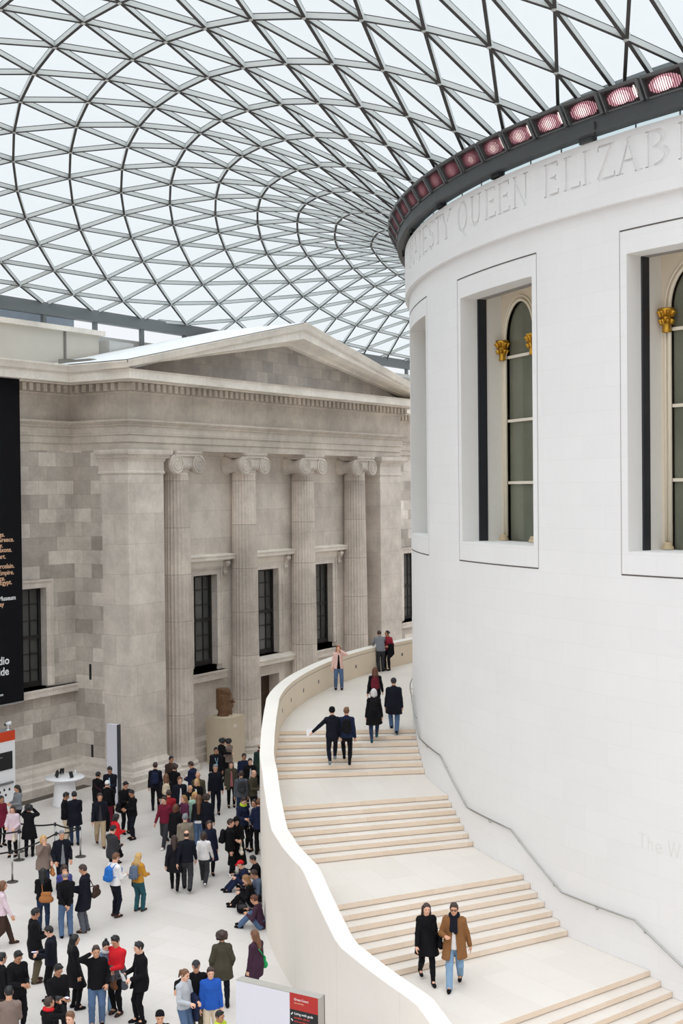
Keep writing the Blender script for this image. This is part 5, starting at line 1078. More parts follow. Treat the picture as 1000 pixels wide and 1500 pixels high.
b = MB(); b.smooth = True; b.lathe([(0, 0), (.035, 0), (.035, .14), (.015, .17), (.015, .2), (0, .2)], 14); b.build('body', M_WHITE, o)
b = MB(); b.smooth = True; b.lathe([(0, .2), (.018, .2), (.018, .225), (0, .225)], 12); b.build('cap', M_LGREY, o)

# ---- tall white sign beside the pier
o = thing('totem_sign', (-31.12, -12.85, 0), 'tall plain white sign slab with a dark edge standing beside the stone pier', 'sign')
b = MB(); b.box(-.27, .25, -.07, .11, .03, 3.02); b.build('panel', M_SIGN, o)
b = MB(); b.box(.25, .262, -.075, .115, 0, 3.03); b.build('dark_edge', plain('sign_dark_edge', (58, 60, 66), .5), o)
b = MB(); b.box(-.3, .28, -.12, .16, 0, .03); b.build('foot', M_BLACKM, o)

# ---- stone pedestal with the carved head
px, py = -32.3, -4.72
pd = thing('pedestal', (px, py, 0), 'pale stone block pedestal standing between the first two fluted columns', 'pedestal')
b = MB(); b.box(-.56, .56, -.56, .66, .0, 1.97); b.build('block', M_PED, pd)
b = MB(); b.box(.561, .566, -.12, .12, 1.52, 1.66); b.build('caption_plate', plain('caption_plate', (216, 208, 194), .6), pd)
hd = thing('carved_head', (px - .02, py + .05, 1.97), 'weathered dark brown carved stone head in profile on the pale pedestal', 'sculpture')

# ================================================================== sculpting with distance fields
def snet(F, org, h):
    """surface nets: field F (<0 inside) -> verts, quads"""
    S = F < 0
    nx, ny, nz = F.shape
    c = [S[i:nx - 1 + i, j:ny - 1 + j, k:nz - 1 + k] for i in (0, 1) for j in (0, 1) for k in (0, 1)]
    cnt = sum(x.astype(np.int8) for x in c); act = (cnt > 0) & (cnt < 8)
    idx = -np.ones(act.shape, np.int64); ii = np.argwhere(act); idx[act] = np.arange(len(ii))
    if len(ii) == 0: return np.zeros((0, 3)), []
    val = np.stack([F[i:nx - 1 + i, j:ny - 1 + j, k:nz - 1 + k][act] for i in (0, 1) for j in (0, 1) for k in (0, 1)], 1)
    off = np.array([(i, j, k) for i in (0, 1) for j in (0, 1) for k in (0, 1)], float)
    acc = np.zeros((len(ii), 3)); n = np.zeros(len(ii))
    for a in range(8):
        for b_ in range(a + 1, 8):
            if np.abs(off[a] - off[b_]).sum() != 1: continue
            va, vb = val[:, a], val[:, b_]; m = (va < 0) != (vb < 0)
            t = np.where(m, va / np.where(np.abs(va - vb) < 1e-9, 1, va - vb), 0)[:, None]
            acc += np.where(m[:, None], off[a] + (off[b_] - off[a]) * t, 0); n += m
    V = (ii + acc / np.maximum(n, 1)[:, None]) * h + np.array(org)
    Q = []
    for ax in range(3):
        sl0 = [slice(None)] * 3; sl1 = [slice(None)] * 3
        sl0[ax] = slice(0, -1); sl1[ax] = slice(1, None)
        A, B = S[tuple(sl0)], S[tuple(sl1)]
        o1, o2 = [d for d in range(3) if d != ax]
        E = np.argwhere(A != B)
        E = E[(E[:, o1] > 0) & (E[:, o2] > 0) & (E[:, o1] < F.shape[o1] - 1) & (E[:, o2] < F.shape[o2] - 1)]
        if len(E) == 0: continue
        fl = A[tuple(E.T)]
        def cell(d1, d2):
            e = E.copy(); e[:, o1] -= d1; e[:, o2] -= d2
            return idx[tuple(e.T)]
        q = np.stack([cell(1, 1), cell(0, 1), cell(0, 0), cell(1, 0)], 1)
        flip = fl if ax != 1 else ~fl
        q = np.where(flip[:, None], q, q[:, ::-1])
        Q.append(q)
    Q = np.concatenate(Q); Q = Q[(Q >= 0).all(1)]
    return V, Q

class Field:
    def __init__(s, lo, hi, h):
        s.h = h; s.lo = np.array(lo, float); n = np.ceil((np.array(hi) - s.lo) / h).astype(int) + 1
        s.F = np.full(n, 0.3, np.float32)
        s.ax = [s.lo[i] + h * np.arange(n[i]) for i in range(3)]
    def region(s, lo, hi):
        r = []
        for i in range(3):
            a = max(0, int((lo[i] - s.lo[i]) / s.h) - 1); b_ = min(s.F.shape[i], int((hi[i] - s.lo[i]) / s.h) + 2)
            if a >= b_: return None, None
            r.append(slice(a, b_))
        G = np.meshgrid(*[s.ax[i][r[i]] for i in range(3)], indexing='ij', sparse=True)
        return tuple(r), G
    def smin(s, r, d, k):
        f = s.F[r]
        if k <= 0: s.F[r] = np.minimum(f, d); return
        hh = np.maximum(k - np.abs(f - d), 0) / k
        s.F[r] = np.minimum(f, d) - hh * hh * k * .25
    def cap(s, a, b_, ra, rb, k=.03, sc=(1, 1, 1)):
        """tapered capsule; sc squashes the section along an axis (>1 = thinner)"""
        a, b_ = np.array(a, float), np.array(b_, float); m = max(ra, rb) + k + .05
        r, G = s.region(np.minimum(a, b_) - m, np.maximum(a, b_) + m)
        if r is None: return s
        ss = np.array(sc, float); A = a * ss; D = b_ * ss - A; L = max((D * D).sum(), 1e-9)
        P = [G[i] * ss[i] - A[i] for i in range(3)]
        t = np.clip((P[0] * D[0] + P[1] * D[1] + P[2] * D[2]) / L, 0, 1)
        d = np.sqrt((P[0] - t * D[0]) ** 2 + (P[1] - t * D[1]) ** 2 + (P[2] - t * D[2]) ** 2) - (ra + (rb - ra) * t)
        s.smin(r, d, k); return s
    def ell(s, c, rad, k=.03, M=None):
        c = np.array(c, float); m = max(rad) + k + .05
        r, G = s.region(c - m, c + m)
        if r is None: return s
        P = [G[i] - c[i] for i in range(3)]
        if M is not None: P = [M[0][i] * P[0] + M[1][i] * P[1] + M[2][i] * P[2] for i in range(3)]
        q = np.sqrt(sum((P[i] / rad[i]) ** 2 for i in range(3)))
        s.smin(r, (q - 1) * min(rad), k); return s
    def cut(s, n, d):
        """keep n.p < d"""
        G = np.meshgrid(*s.ax, indexing='ij', sparse=True)
        s.F = np.maximum(s.F, (G[0] * n[0] + G[1] * n[1] + G[2] * n[2] - d).astype(np.float32)); return s
    def sub_cap(s, a, b_, ra, rb, sc=(1, 1, 1)):
        o = s.F; s.F = np.full_like(o, .3); s.cap(a, b_, ra, rb, 0, sc); s.F = np.maximum(o, -s.F); return s
    def mesh(s): return snet(s.F, s.lo, s.h)

def raw_mesh(name, parts, mats):
    vs, fs, mi, o = [], [], [], 0
    for V, Q, m in parts:
        if len(V) == 0: continue
        vs.append(V); fs.append(np.asarray(Q) + o); o += len(V)
        mi.append(np.full(len(Q), m) if np.isscalar(m) else m)
    me = bpy.data.meshes.new(name)
    V = np.concatenate(vs); Q = np.concatenate(fs)
    me.from_pydata(V.tolist(), [], Q.tolist())
    for m in mats: me.materials.append(m)
    me.polygons.foreach_set('material_index', np.concatenate(mi).astype(np.int32)); me.polygons.foreach_set('use_smooth', np.ones(len(Q), bool))
    me.update()
    return me

# carved head (a tall fragment with the face looking right)
F = Field((-.55, -.55, -.05), (.55, .62, 1.35), .022)
F.cap((-.02, -.08, 0), (0, -.08, 1.08), .31, .30, .05).ell((0, .0, .80), (.29, .33, .42), .06)
F.cap((0, .06, .30), (0, .10, .1), .25, .22, .06).ell((0, .20, .44), (.17, .16, .16), .05)
F.cap((0, .30, .74), (0, .39, .60), .03, .065, .04).cap((-.17, .25, .80), (.17, .25, .80), .045, .045, .04)
F.cap((-.08, .34, .46), (.08, .34, .46), .035, .035, .025).cap((-.07, .335, .40), (.07, .335, .40), .03, .03, .02)
F.ell((.16, .26, .70), (.08, .06, .05), .02).ell((-.16, .26, .70), (.08, .06, .05), .02)
F.cap((.29, -.05, .86), (.30, -.02, .58), .05, .035, .03).cap((-.29, -.05, .86), (-.30, -.02, .58), .05, .035, .03)
for i in range(9):
    t = -.28 + i * .07
    F.cap((.30 * cos(t * 3), .02 + .31 * sin(t * 3) * .9 + .05, 1.03), (.30 * cos(t * 3), .02 + .3 * sin(t * 3) * .9, 1.17), .045, .04, .02)
F.cut((0, 0, 1), 1.17).cut((0, 0, -1), 0)
F.sub_cap((.30, -.42, .25), (-.25, -.45, -.05), .16, .2)
V, Q = F.mesh()
link('head', raw_mesh('head', [(V, Q, 0)], [M_BRONZE]), hd)
b = MB(); b.hexa([(-.22, .05, 0), (.2, .05, 0), (.2, .36, 0), (-.2, .33, 0), (-.2, .1, .08), (.18, .1, .1), (.17, .27, .06), (-.15, .25, .05)]); b.build('broken_plinth', M_BRONZEL, hd)
hd.rotation_euler = (0, 0, radians(-62))

# ---- belt barriers
POSTS = [(-27.29, -21.30, 'belt barrier post nearest the bottom left, in front of the woman in pale pink coat'), (-28.83, -19.62, 'belt barrier post beside the woman in pale pink quilted coat'), (-29.55, -18.95, 'belt barrier post half hidden behind the person in long black hooded coat'),
         (-27.62, -19.18, 'belt barrier post between the blonde woman and the grey haired man'), (-28.47, -18.40, 'belt barrier post behind the blonde woman, its top just above her head'), (-27.41, -18.34, 'belt barrier post at the right end of the belt line')]
def barrier(i, proto=[]):
    x, y, lab = POSTS[i]
    o = thing('belt_barrier_post', (x, y, 0), lab, 'barrier post', 'belt barrier posts')
    if proto:
        for ch in proto[0].children: c = ch.copy(); COL.objects.link(c); c.parent = o
        return
    proto.append(o)
    b = MB(); b.smooth = True; b.lathe([(0, 0), (.175, 0), (.175, .012), (.15, .022), (.04, .035), (0, .035)], 32); b.build('base', plain('post_base', (92, 88, 84), .4, .5), o)
    b = MB(); b.smooth = True; b.lathe([(.031, .03), (.031, .86)], 20); b.build('pole', M_BRUSH, o)
    b = MB(); b.smooth = True; b.lathe([(.0, .86), (.036, .86), (.036, .96), (.03, .97), (0, .97)], 20); b.build('belt_cassette', M_BLACKM, o)
for i in range(len(POSTS)): barrier(i)
BELTS = [((-28.83, -19.62), (-30.6, -21.9), 'black belt running left from the post beside the woman in pale pink coat'), ((-27.29, -21.30), (-29.0, -23.6), 'black belt running off the left edge from the nearest barrier post'), ((-27.29, -21.30), (-27.62, -19.18), 'black belt from the nearest barrier post back towards the blonde woman'),
         ((-27.62, -19.18), (-27.41, -18.34), 'short black belt behind the grey haired man in dark navy jacket'), ((-27.41, -18.34), (-28.47, -18.40), 'black belt at the right end of the barrier line'), ((-28.47, -18.40), (-29.55, -18.95), 'black belt passing behind the person in long black hooded coat')]
for (a, c, lab) in BELTS:
    d_ = Vector((c[0] - a[0], c[1] - a[1], 0)).normalized() * .035
    o = MB(); n = 8
    P0, P1 = Vector((a[0], a[1], 0)) + d_, Vector((c[0], c[1], 0)) - d_
    for k in range(n):
        t0, t1 = k / n, (k + 1) / n
        q0, q1 = P0.lerp(P1, t0), P0.lerp(P1, t1); z0_, z1_ = .91 - .05 * sin(pi * t0), .91 - .05 * sin(pi * t1)
        o.beam((q0.x, q0.y, z0_), (q1.x, q1.y, z1_), .006, .05)
    o.build('barrier_belt', M_BLACK, label=lab, category='belt', group='retractable belts of the barrier line')

# ---- museum notice board in the foreground
o = thing('notice_sign', (-12.50, -28.08, 0), 'large white notice board with a red and black panel in the foreground at the bottom', 'sign')
o.rotation_euler = (0, 0, radians(2.4))
b = MB(); b.box(-.94, .924, -.105, .105, .02, 2.186); b.build('panel', M_SIGN, o)
b = MB(); b.box(.925, .941, -.106, .106, 0, 2.2); b.box(-.941, .9245, -.1062, .106, 2.187, 2.2); b.build('edge', M_SIGNE, o)
b = MB(); b.box(.925, .945, .085, .107, 0, 2.2); b.build('edge_trim', plain('edge_brown', (92, 82, 74), .5), o)
FY = -.106
b = MB(); b.box(.30, .925, FY - .003, FY + .002, 1.89, 2.2); b.build('red_panel', M_RED, o)
b = MB(); b.box(.30, .925, FY - .003, FY + .002, 1.45, 1.89); b.build('black_panel', M_BLACK, o)
def st(body, x, z, size, mat): text_mesh('lettering', body, size, mat, (x, FY - .006, z), (1, 0, 0), (0, 0, 1), o, 'LEFT', .0, .002)
st('Great Court', .40, 2.07, .062, M_TXTW); st('Ground floor', .40, 2.01, .040, M_TXTP)
st('Living with gods', .40, 1.80, .064, M_TXTW); st('peoples, places', .40, 1.73, .056, M_TXTR); st('and worlds beyond', .40, 1.66, .056, M_TXTR); st('Supported by the', .40, 1.59, .042, M_LGREY); st('Genesis Foundation', .40, 1.53, .042, M_LGREY)
b = MB(); b.beam((.335, FY - .006, 1.79), (.365, FY - .006, 1.83), .004, .02); b.beam((.335, FY - .006, 1.71), (.365, FY - .006, 1.67), .004, .02); b.build('arrow', M_TXTW, o)
st('Great Court', .34, 1.36, .062, M_BLACK)

# ================================================================== PEOPLE
PAL = dict(black=(19, 18, 21), blk2=(27, 26, 31), navyblk=(24, 26, 36), navy=(32, 39, 64), navy2=(33, 36, 56), charcoal=(56, 56, 60), grey=(126, 130, 135), grey2=(88, 92, 100), lightgrey=(182, 186, 192), mist=(196, 190, 190),
           white=(232, 230, 230), jean=(84, 106, 138), lightjean=(130, 162, 192), darkjean=(44, 56, 80), brown=(110, 74, 50), dbrown=(58, 42, 36), dkbrown=(64, 48, 42), khaki=(172, 152, 124), beige=(206, 190, 166), cream=(222, 212, 192),
           maroon=(112, 32, 52), wine=(104, 34, 46), burgundy=(150, 42, 58), red=(206, 38, 46), red2=(150, 36, 46), mustard=(190, 136, 52), palepink=(226, 188, 178), lilac=(216, 196, 204), olive=(92, 84, 66), dkolive=(72, 68, 56), dkgreen=(42, 58, 52),
           teal=(44, 84, 92), green=(40, 168, 92), blue=(44, 110, 190), royal=(40, 88, 176), indigo=(70, 74, 130), purple=(90, 60, 120), slate=(96, 108, 128), camel=(132, 92, 58), taupe=(128, 112, 104), stone=(134, 124, 110), rose=(170, 104, 108),
           plum=(92, 44, 70), aubergine=(66, 44, 60), mint=(172, 206, 186), lime=(186, 206, 60), paleblue=(160, 196, 220), tan=(170, 112, 66), auburn=(96, 56, 38), ginger=(158, 92, 58), blonde=(198, 160, 100), lbrown=(146, 106, 70), silver=(204, 202, 200), lilacglow=(196, 190, 240), dgrey=(90, 90, 92))
def cmat(c): return plain('cloth_' + c, PAL[c], 0.85, var=.12, scale=14)
def hmat(c): return plain('hair_' + c, PAL[c], 0.55, var=.3, scale=40)
SKIN = [plain('skin_light', (226, 176, 150), .55, var=.05), plain('skin_mid', (204, 152, 122), .55, var=.05), plain('skin_tan', (178, 128, 98), .55, var=.05)]
M_EYE = plain('eye_dark', (44, 32, 28), .4); M_LIP = plain('lip', (176, 96, 88), .5)

def ik(a, t, l1, l2, pole):
    a, t = np.array(a, float), np.array(t, float); d = t - a; L = np.linalg.norm(d); mx = (l1 + l2) * .998
    if L > mx: t = a + d / L * mx; d = t - a; L = mx
    u = d / L; p = np.array(pole, float); p = p - u * (p @ u); p /= max(np.linalg.norm(p), 1e-6)
    x = (l1 * l1 - l2 * l2 + L * L) / (2 * L); h = sqrt(max(l1 * l1 - x * x, 0))
    return a + u * x + p * h, t

# pose: pelvis height/offset, torso lean (deg fwd), feet (ankle) L,R, hands L,R, head pitch, head yaw
AR = dict(down=((-.27, .05, .80), (.27, .05, .80)))
POSES = {
 'stand': dict(f=((-.10, .0, .085), (.11, .05, .085)), h=((-.25, .04, .79), (.25, .05, .79)), pitch=6),
 'walk': dict(f=((-.085, .27, .085), (.085, -.30, .16)), h=((-.26, -.16, .84), (.26, .20, .86)), pitch=4, pz=-.025, heel=(0, 1)),
 'walkhold': dict(f=((-.085, -.28, .16), (.085, .26, .085)), h=((-.31, -.10, .83), (.16, .26, 1.12)), pitch=4, pz=-.025, heel=(1, 0)),
 'phone': dict(f=((-.10, .02, .085), (.10, -.02, .085)), h=((-.07, .29, 1.10), (.09, .30, 1.12)), pitch=24),
 'hold': dict(f=((-.09, .0, .085), (.10, .07, .085)), h=((-.14, .27, 1.04), (.14, .29, 1.08)), pitch=12),
 'fold': dict(f=((-.07, .0, .085), (.09, .04, .085)), h=((-.15, .22, 1.10), (.10, .24, 1.06)), pitch=4, yaw=30),
 'call': dict(f=((-.11, .0, .085), (.11, .04, .085)), h=((-.22, .12, .93), (.13, .07, 1.60)), pitch=4, yaw=-10),
 'call2': dict(f=((-.12, .04, .085), (.12, -.02, .085)), h=((-.11, .12, 1.55), (.26, .05, .82)), pitch=2),
 'handmouth': dict(f=((-.08, .0, .085), (.10, .04, .085)), h=((-.20, .20, .98), (.06, .20, 1.48)), pitch=6),
 'camera': dict(f=((-.10, .0, .085), (.10, .05, .085)), h=((-.08, .26, 1.56), (.09, .26, 1.56)), pitch=-6),
 'clasp': dict(f=((-.12, .0, .085), (.12, .03, .085)), h=((-.05, -.22, .93), (.05, -.23, .90)), pitch=2, back=1),
 'pocket': dict(f=((-.10, .02, .085), (.11, .0, .085)), h=((-.23, .14, .92), (.23, .14, .92)), pitch=4),
 'around': dict(f=((-.10, .0, .085), (.10, .02, .085)), h=((-.24, .08, .84), (.44, .16, 1.20)), pitch=8),
 'point': dict(f=((-.10, .0, .085), (.10, .05, .085)), h=((-.62, .12, 1.02), (.27, .05, .80)), pitch=0),
 'pointstep': dict(f=((-.09, -.22, .16), (.09, .24, .22)), h=((-.60, .06, 1.00), (.27, .05, .82)), pitch=2, pz=-.01, heel=(1, 0)),
 'step': dict(f=((-.08, -.20, .13), (.08, .24, .22)), h=((-.26, .02, .80), (.26, .08, .82)), pitch=8, pz=-.01, heel=(1, 0)),
 'stepb': dict(f=((-.08, .24, .22), (.08, -.20, .13)), h=((-.26, .10, .82), (.26, .0, .80)), pitch=4, pz=-.01, heel=(0, 1)),
 'lean': dict(f=((-.09, -.16, .085), (.09, -.10, .085)), h=((-.20, .46, 1.10), (.12, .48, 1.10)), pitch=14, lean=22, py=-.12, pz=-.015),
 'sit': dict(f=((-.12, .52, .085), (.10, .58, .085)), h=((-.16, .30, .42), (.13, .36, .46)), pitch=22, lean=14, pelvis=(0, -.05, .13), knee=(0, .3, 1)),
}
def skeleton(pose, sex):
    p = POSES[pose]; J = {}
    pel = np.array(p.get('pelvis', (0, p.get('py', 0), .93 + p.get('pz', 0))), float)
    ln = radians(p.get('lean', 0)); up = np.array((0, sin(ln), cos(ln))); fw = np.array((0, cos(ln), -sin(ln)))
    sw = .168 if sex == 'm' else .148
    J['pel'] = pel; J['waist'] = pel + up * .16; J['chest'] = pel + up * .37; J['neck'] = pel + up * .55; J['up'] = up; J['fw'] = fw
    J['hc'] = J['neck'] + up * .155 + fw * .035
    J['sh'] = [J['chest'] + up * .098 + np.array((s * sw, 0, 0)) - fw * .01 for s in (-1, 1)]
    J['hip'] = [pel + np.array((s * .088, 0, -.03)) for s in (-1, 1)]
    kp = p.get('knee', (0, 1, .1))
    J['kn'], J['an'], J['el'], J['wr'] = [], [], [], []
    for i, s in enumerate((-1, 1)):
        k, a = ik(J['hip'][i], p['f'][i], .425, .41, (kp[0] + s * .12, kp[1], kp[2])); J['kn'].append(k); J['an'].append(a)
        hnd = np.array(p['h'][i], float); pole = (s * .55, -1, -.25) if not p.get('back') else (s * 1, -.4, 0)
        if hnd[2] > 1.4: pole = (s * .9, .1, -1)
        e, w = ik(J['sh'][i], hnd, .30, .26, pole); J['el'].append(e); J['wr'].append(w)
    J['pitch'] = radians(p.get('pitch', 0)) + ln * .3; J['yaw'] = radians(p.get('yaw', 0)); J['heel'] = p.get('heel', (0, 0)); J['seated'] = 'pelvis' in p
    return J
def headM(J):
    cp, sp_, cy, sy = cos(J['pitch']), sin(J['pitch']), cos(J['yaw']), sin(J['yaw'])
    Rx = np.array(((1, 0, 0), (0, cp, sp_), (0, -sp_, cp))); Rz = np.array(((cy, sy, 0), (-sy, cy, 0), (0, 0, 1)))
    return Rz @ Rx          # local head (x right, y face, z up) -> body
_hand = {}
def hand_template(kind):
    """right hand pointing down -z, palm towards -x (inwards), fingers slightly curled; wrist at the origin"""
    if kind in _hand: return _hand[kind]
    F = Field((-.09, -.08, -.215), (.06, .10, .03), .0062)
    F.cap((0, 0, .02), (0, .0, -.03), .027, .028, .012, (1.25, .9, 1)).cap((0, .022, -.05), (0, .024, -.085), .022, .02, .012).cap((0, -.018, -.05), (0, -.018, -.08), .022, .018, .012).cap((0, 0, -.02), (0, 0, -.075), .028, .026, .01)
    curl = .35 if kind == 'relaxed' else 1.15
    for y, L in ((.032, .073), (.011, .082), (-.010, .076), (-.030, .060)):
        a = np.array((0, y, -.088)); ang = .12; seg = (L * .45, L * .31, L * .24); rr = (.0105, .0095, .0085, .0075)
        for q in range(3):
            ang += curl * (.5 if q == 0 else .62); b_ = a + seg[q] * np.array((-sin(ang), y * .25, -cos(ang))); F.cap(a, b_, rr[q], rr[q + 1], .004); a = b_
    a = np.array((-.008, .030, -.030)); b_ = a + np.array((-.018, .030, -.030)); c_ = b_ + np.array((-.014, .008, -.03)) ; F.cap(a, b_, .0125, .011, .008).cap(b_, c_, .011, .0085, .004)
    _hand[kind] = F.mesh(); return _hand[kind]

MESH = {}
def cached(key, fn):
    if key not in MESH: MESH[key] = fn()
    return MESH[key]

VX = .0165
def body_mesh(pose, sex):
    J = skeleton(pose, sex); M = headM(J); hc = J['hc']
    H = lambda p: hc + M @ np.array(p, float)
    pts = np.array([J['pel'], hc, *J['an'], *J['wr'], *J['el'], *J['kn']]); lo = pts.min(0) - .26; hi = pts.max(0) + .26
    F = Field(lo, hi, .0125)
    u = J['up']
    tsc = (1, 1.45, 1)
    F.cap(J['pel'], J['waist'], .155, .135 if sex == 'm' else .12, .05, tsc).cap(J['waist'], J['chest'], .135 if sex == 'm' else .12, .165 if sex == 'm' else .145, .05, tsc)
    F.cap(J['sh'][0], J['sh'][1], .055, .055, .05).cap(J['chest'] + u * .1, J['neck'] + u * .06, .07, .054, .04)
    for i in (0, 1):
        F.cap(J['hip'][i], J['kn'][i], .085, .055, .03).cap(J['kn'][i], J['an'][i], .054, .034, .02)
        d = J['kn'][i] - J['an'][i]; cf = J['an'][i] + d * .68 - J['fw'] * .018; F.cap(cf, J['an'][i] + d * .4, .05, .034, .03)
        F.cap(J['an'][i], J['an'][i] + np.array((0, .13, -.05 if not J['heel'][i] else -.075)), .036, .03, .02)
        F.cap(J['sh'][i], J['el'][i], .052, .040, .03).cap(J['el'][i], J['wr'][i], .039, .025, .02)
    # head
    F.cap(J['neck'], H((0, -.02, -.06)), .053, .052, .03)
    F.ell(H((0, -.005, .025)), (.077, .096, .092), .02, M.T).cap(H((0, .035, -.03)), H((0, .066, -.088)), .056, .03, .04).ell(H((0, .03, -.045)), (.06, .06, .06), .03)
    F.cap(H((0, .092, .015)), H((0, .112, -.018)), .010, .017, .012).cap(H((-.045, .078, .035)), H((.045, .078, .035)), .014, .014, .015).cap(H((-.02, .092, -.05)), H((.02, .092, -.05)), .009, .009, .008)
    for s in (-1, 1): F.cap(H((s * .078, -.01, .022)), H((s * .077, -.004, -.018)), .018, .012, .008)
    V, Q = F.mesh()
    # eyes and mouth: faces near their places take their own material
    cen = V[Q].mean(1); loc = (cen - hc) @ M
    parts = [(V, Q, 0)]
    def bead(c, rad, m):      # small ellipsoid set into the face (eye, brow, lips)
        n, k = 8, 5; vv = []; qq = []
        for j in range(k + 1):
            ph = pi * (j + .02) / (k + .04) - pi / 2
            for i_ in range(n): a = 2 * pi * i_ / n; vv.append(H((c[0] + rad[0] * cos(ph) * cos(a), c[1] + rad[1] * cos(ph) * sin(a), c[2] + rad[2] * sin(ph))))
        for j in range(k):
            for i_ in range(n): qq.append((j * n + i_, j * n + (i_ + 1) % n, (j + 1) * n + (i_ + 1) % n, (j + 1) * n + i_))
        parts.append((np.array(vv), np.array(qq), m))
    for s in (-1, 1):
        yk = loc[(np.abs(loc[:, 0] - s * .031) < .02) & (np.abs(loc[:, 2] - .014) < .02), 1].max()
        bead((s * .031, yk - .003, .014), (.012, .006, .0055), 1); bead((s * .032, yk + .001, .033), (.017, .005, .003), 1)
    yk = loc[(np.abs(loc[:, 0]) < .03) & (np.abs(loc[:, 2] + .052) < .012), 1].max()
    bead((0, yk - .004, -.052), (.021, .007, .006), 2)
    for i, s in enumerate((-1, 1)):
        HV, HQ = hand_template('grip' if pose in ('phone', 'camera', 'call', 'call2', 'hold', 'lean') else 'relaxed')
        d = J['wr'][i] - J['el'][i]; d /= np.linalg.norm(d)
        z = -d; inw = np.array((1.0 * s, 0, 0)) if abs(d[0]) < .8 else np.array((0, 0, 1.0))
        if d[1] > .55: inw = np.array((.35 * s, 0, .95))       # forearms forward: palms turn up/in
        if d[2] > .6: inw = np.array((.3 * s, -1, 0.0))
        x = inw - z * (inw @ z); x /= np.linalg.norm(x); y = np.cross(z, x)
        B = np.stack([x, y, z], 1)
        hv = HV.copy()
        if y[1] < 0 and d[2] < 0: hv[:, 1] *= -1; HQ2 = HQ[:, ::-1]
        else: HQ2 = HQ
        parts.append((hv @ B.T + J['wr'][i] - z * .0, HQ2, 0))
    return raw_mesh('body', parts, [SKIN[0], M_EYE, M_LIP])

def top_mesh(pose, sex, kind, hem, thick=.022):
    J = skeleton(pose, sex); u, fw = J['up'], J['fw']
    seated = J['seated']
    pts = np.array([J['pel'], J['neck'], *J['wr'], *J['el'], *J['sh']]); lo = pts.min(0) - .24; hi = pts.max(0) + .16
    if not seated: lo[2] = min(lo[2], hem - .05)
    lo[1] = min(lo[1], -.36); hi[1] = max(hi[1], .34); lo[0] = min(lo[0], -.34); hi[0] = max(hi[0], .34)
    if hem < .75: lo -= (.04, .08, 0); hi += (.04, .08, 0)
    F = Field(lo, hi, VX)
    tsc = (1, 1.38, 1); t = thick; w_ = .14 if sex == 'm' else .125
    F.cap(J['pel'], J['waist'], .160 + t, w_ + t + (.012 if kind != 'sweater' else 0), .05, tsc).cap(J['waist'], J['chest'], w_ + t + .012, (.168 if sex == 'm' else .146) + t, .05, tsc)
    F.cap(J['sh'][0], J['sh'][1], .050 + t * .7, .050 + t * .7, .05).cap(J['chest'] + u * .08, J['neck'] + u * .0, .085, .062, .05)
    for i in (0, 1): F.cap(J['neck'] - u * .035 - fw * .01, J['sh'][i], .058, .048 + t * .6, .04)
    if kind in ('hoodie',):
        F.cap(J['neck'] - fw * .07 - np.array((.06, 0, 0)), J['neck'] - fw * .07 + np.array((.06, 0, 0)), .05, .05, .04).cap(J['neck'] - fw * .09, J['neck'] - fw * .1 - u * .12, .06, .04, .05)
    if kind in ('coat', 'jacket', 'open'):   # collar
        for s in (-1, 1): F.cap(J['neck'] + u * .035 - fw * .05 + np.array((s * .03, 0, 0)), J['neck'] - u * .05 + fw * .07 + np.array((s * .05, 0, 0)), .03, .02, .02)
    if not seated:
        leg_y = [(J['kn'][i][1] + J['pel'][1]) / 2 for i in (0, 1)]
        z = hem - .02; fl = (.93 - hem) * .10
        if hem > .76: F.cap(J['pel'], (J['pel'][0], J['pel'][1], z), .165 + t, .172 + t + fl, .04, tsc)
        else:
            for i in (0, 1):
                k = J['hip'][i] + (J['kn'][i] - J['hip'][i]) * min(1.0, (.90 - z) / .41)
                k = np.array((k[0] * .85, k[1], z)); F.cap(J['hip'][i] * np.array((.75, 1, 1)) + np.array((0, 0, .02)), k, .125 + t, .125 + t + fl, .10, (1, 1.1, 1))
            F.cap(J['pel'], (J['pel'][0], (J['kn'][0][1] + J['kn'][1][1]) / 2 * .6, z), .165 + t, .165 + t + fl, .06, (1, 1.3, 1))
    ra = .055 + t * .6
    for i in (0, 1):
        w = J['wr'][i]; e = J['el'][i]; end = w - (w - e) * .06
        F.cap(J['sh'][i], e, ra, ra - .012, .04).cap(e, end, ra - .012, ra - .024, .02)
    hz = hem if not seated else J['pel'][2] - .12
    # hem: cut only the body part below the hem, not the sleeves
    G = np.meshgrid(*F.ax, indexing='ij', sparse=True)
    F.F += (.0045 * np.sin(31 * G[2] + 9 * np.sin(13 * G[0] + 7 * G[1])) * np.sin(17 * G[0] + 5 * G[2])).astype(np.float32)      # soft folds
    cutm = (hz - G[2]).astype(np.float32)
    arm = np.full_like(F.F, 1.0)
    A = Field(lo, hi, VX)
    for i in (0, 1):
        w = J['wr'][i]; e = J['el'][i]; end = w - (w - e) * .06; A.cap(e, end, ra - .012, ra - .024, 0)
    F.F = np.minimum(np.maximum(F.F, cutm), A.F)
    if kind == 'open':     # front opening: a gap that widens towards the hem
        c = J['chest'] + fw * .2; low = np.array((0, J['pel'][1] + .24, hem - .12))
        F.sub_cap(c + u * .10, low, .030, .085, (1, .32, 1))
    V, Q = F.mesh()
    return raw_mesh('top', [(V, Q, 0)], [M_WHITE])

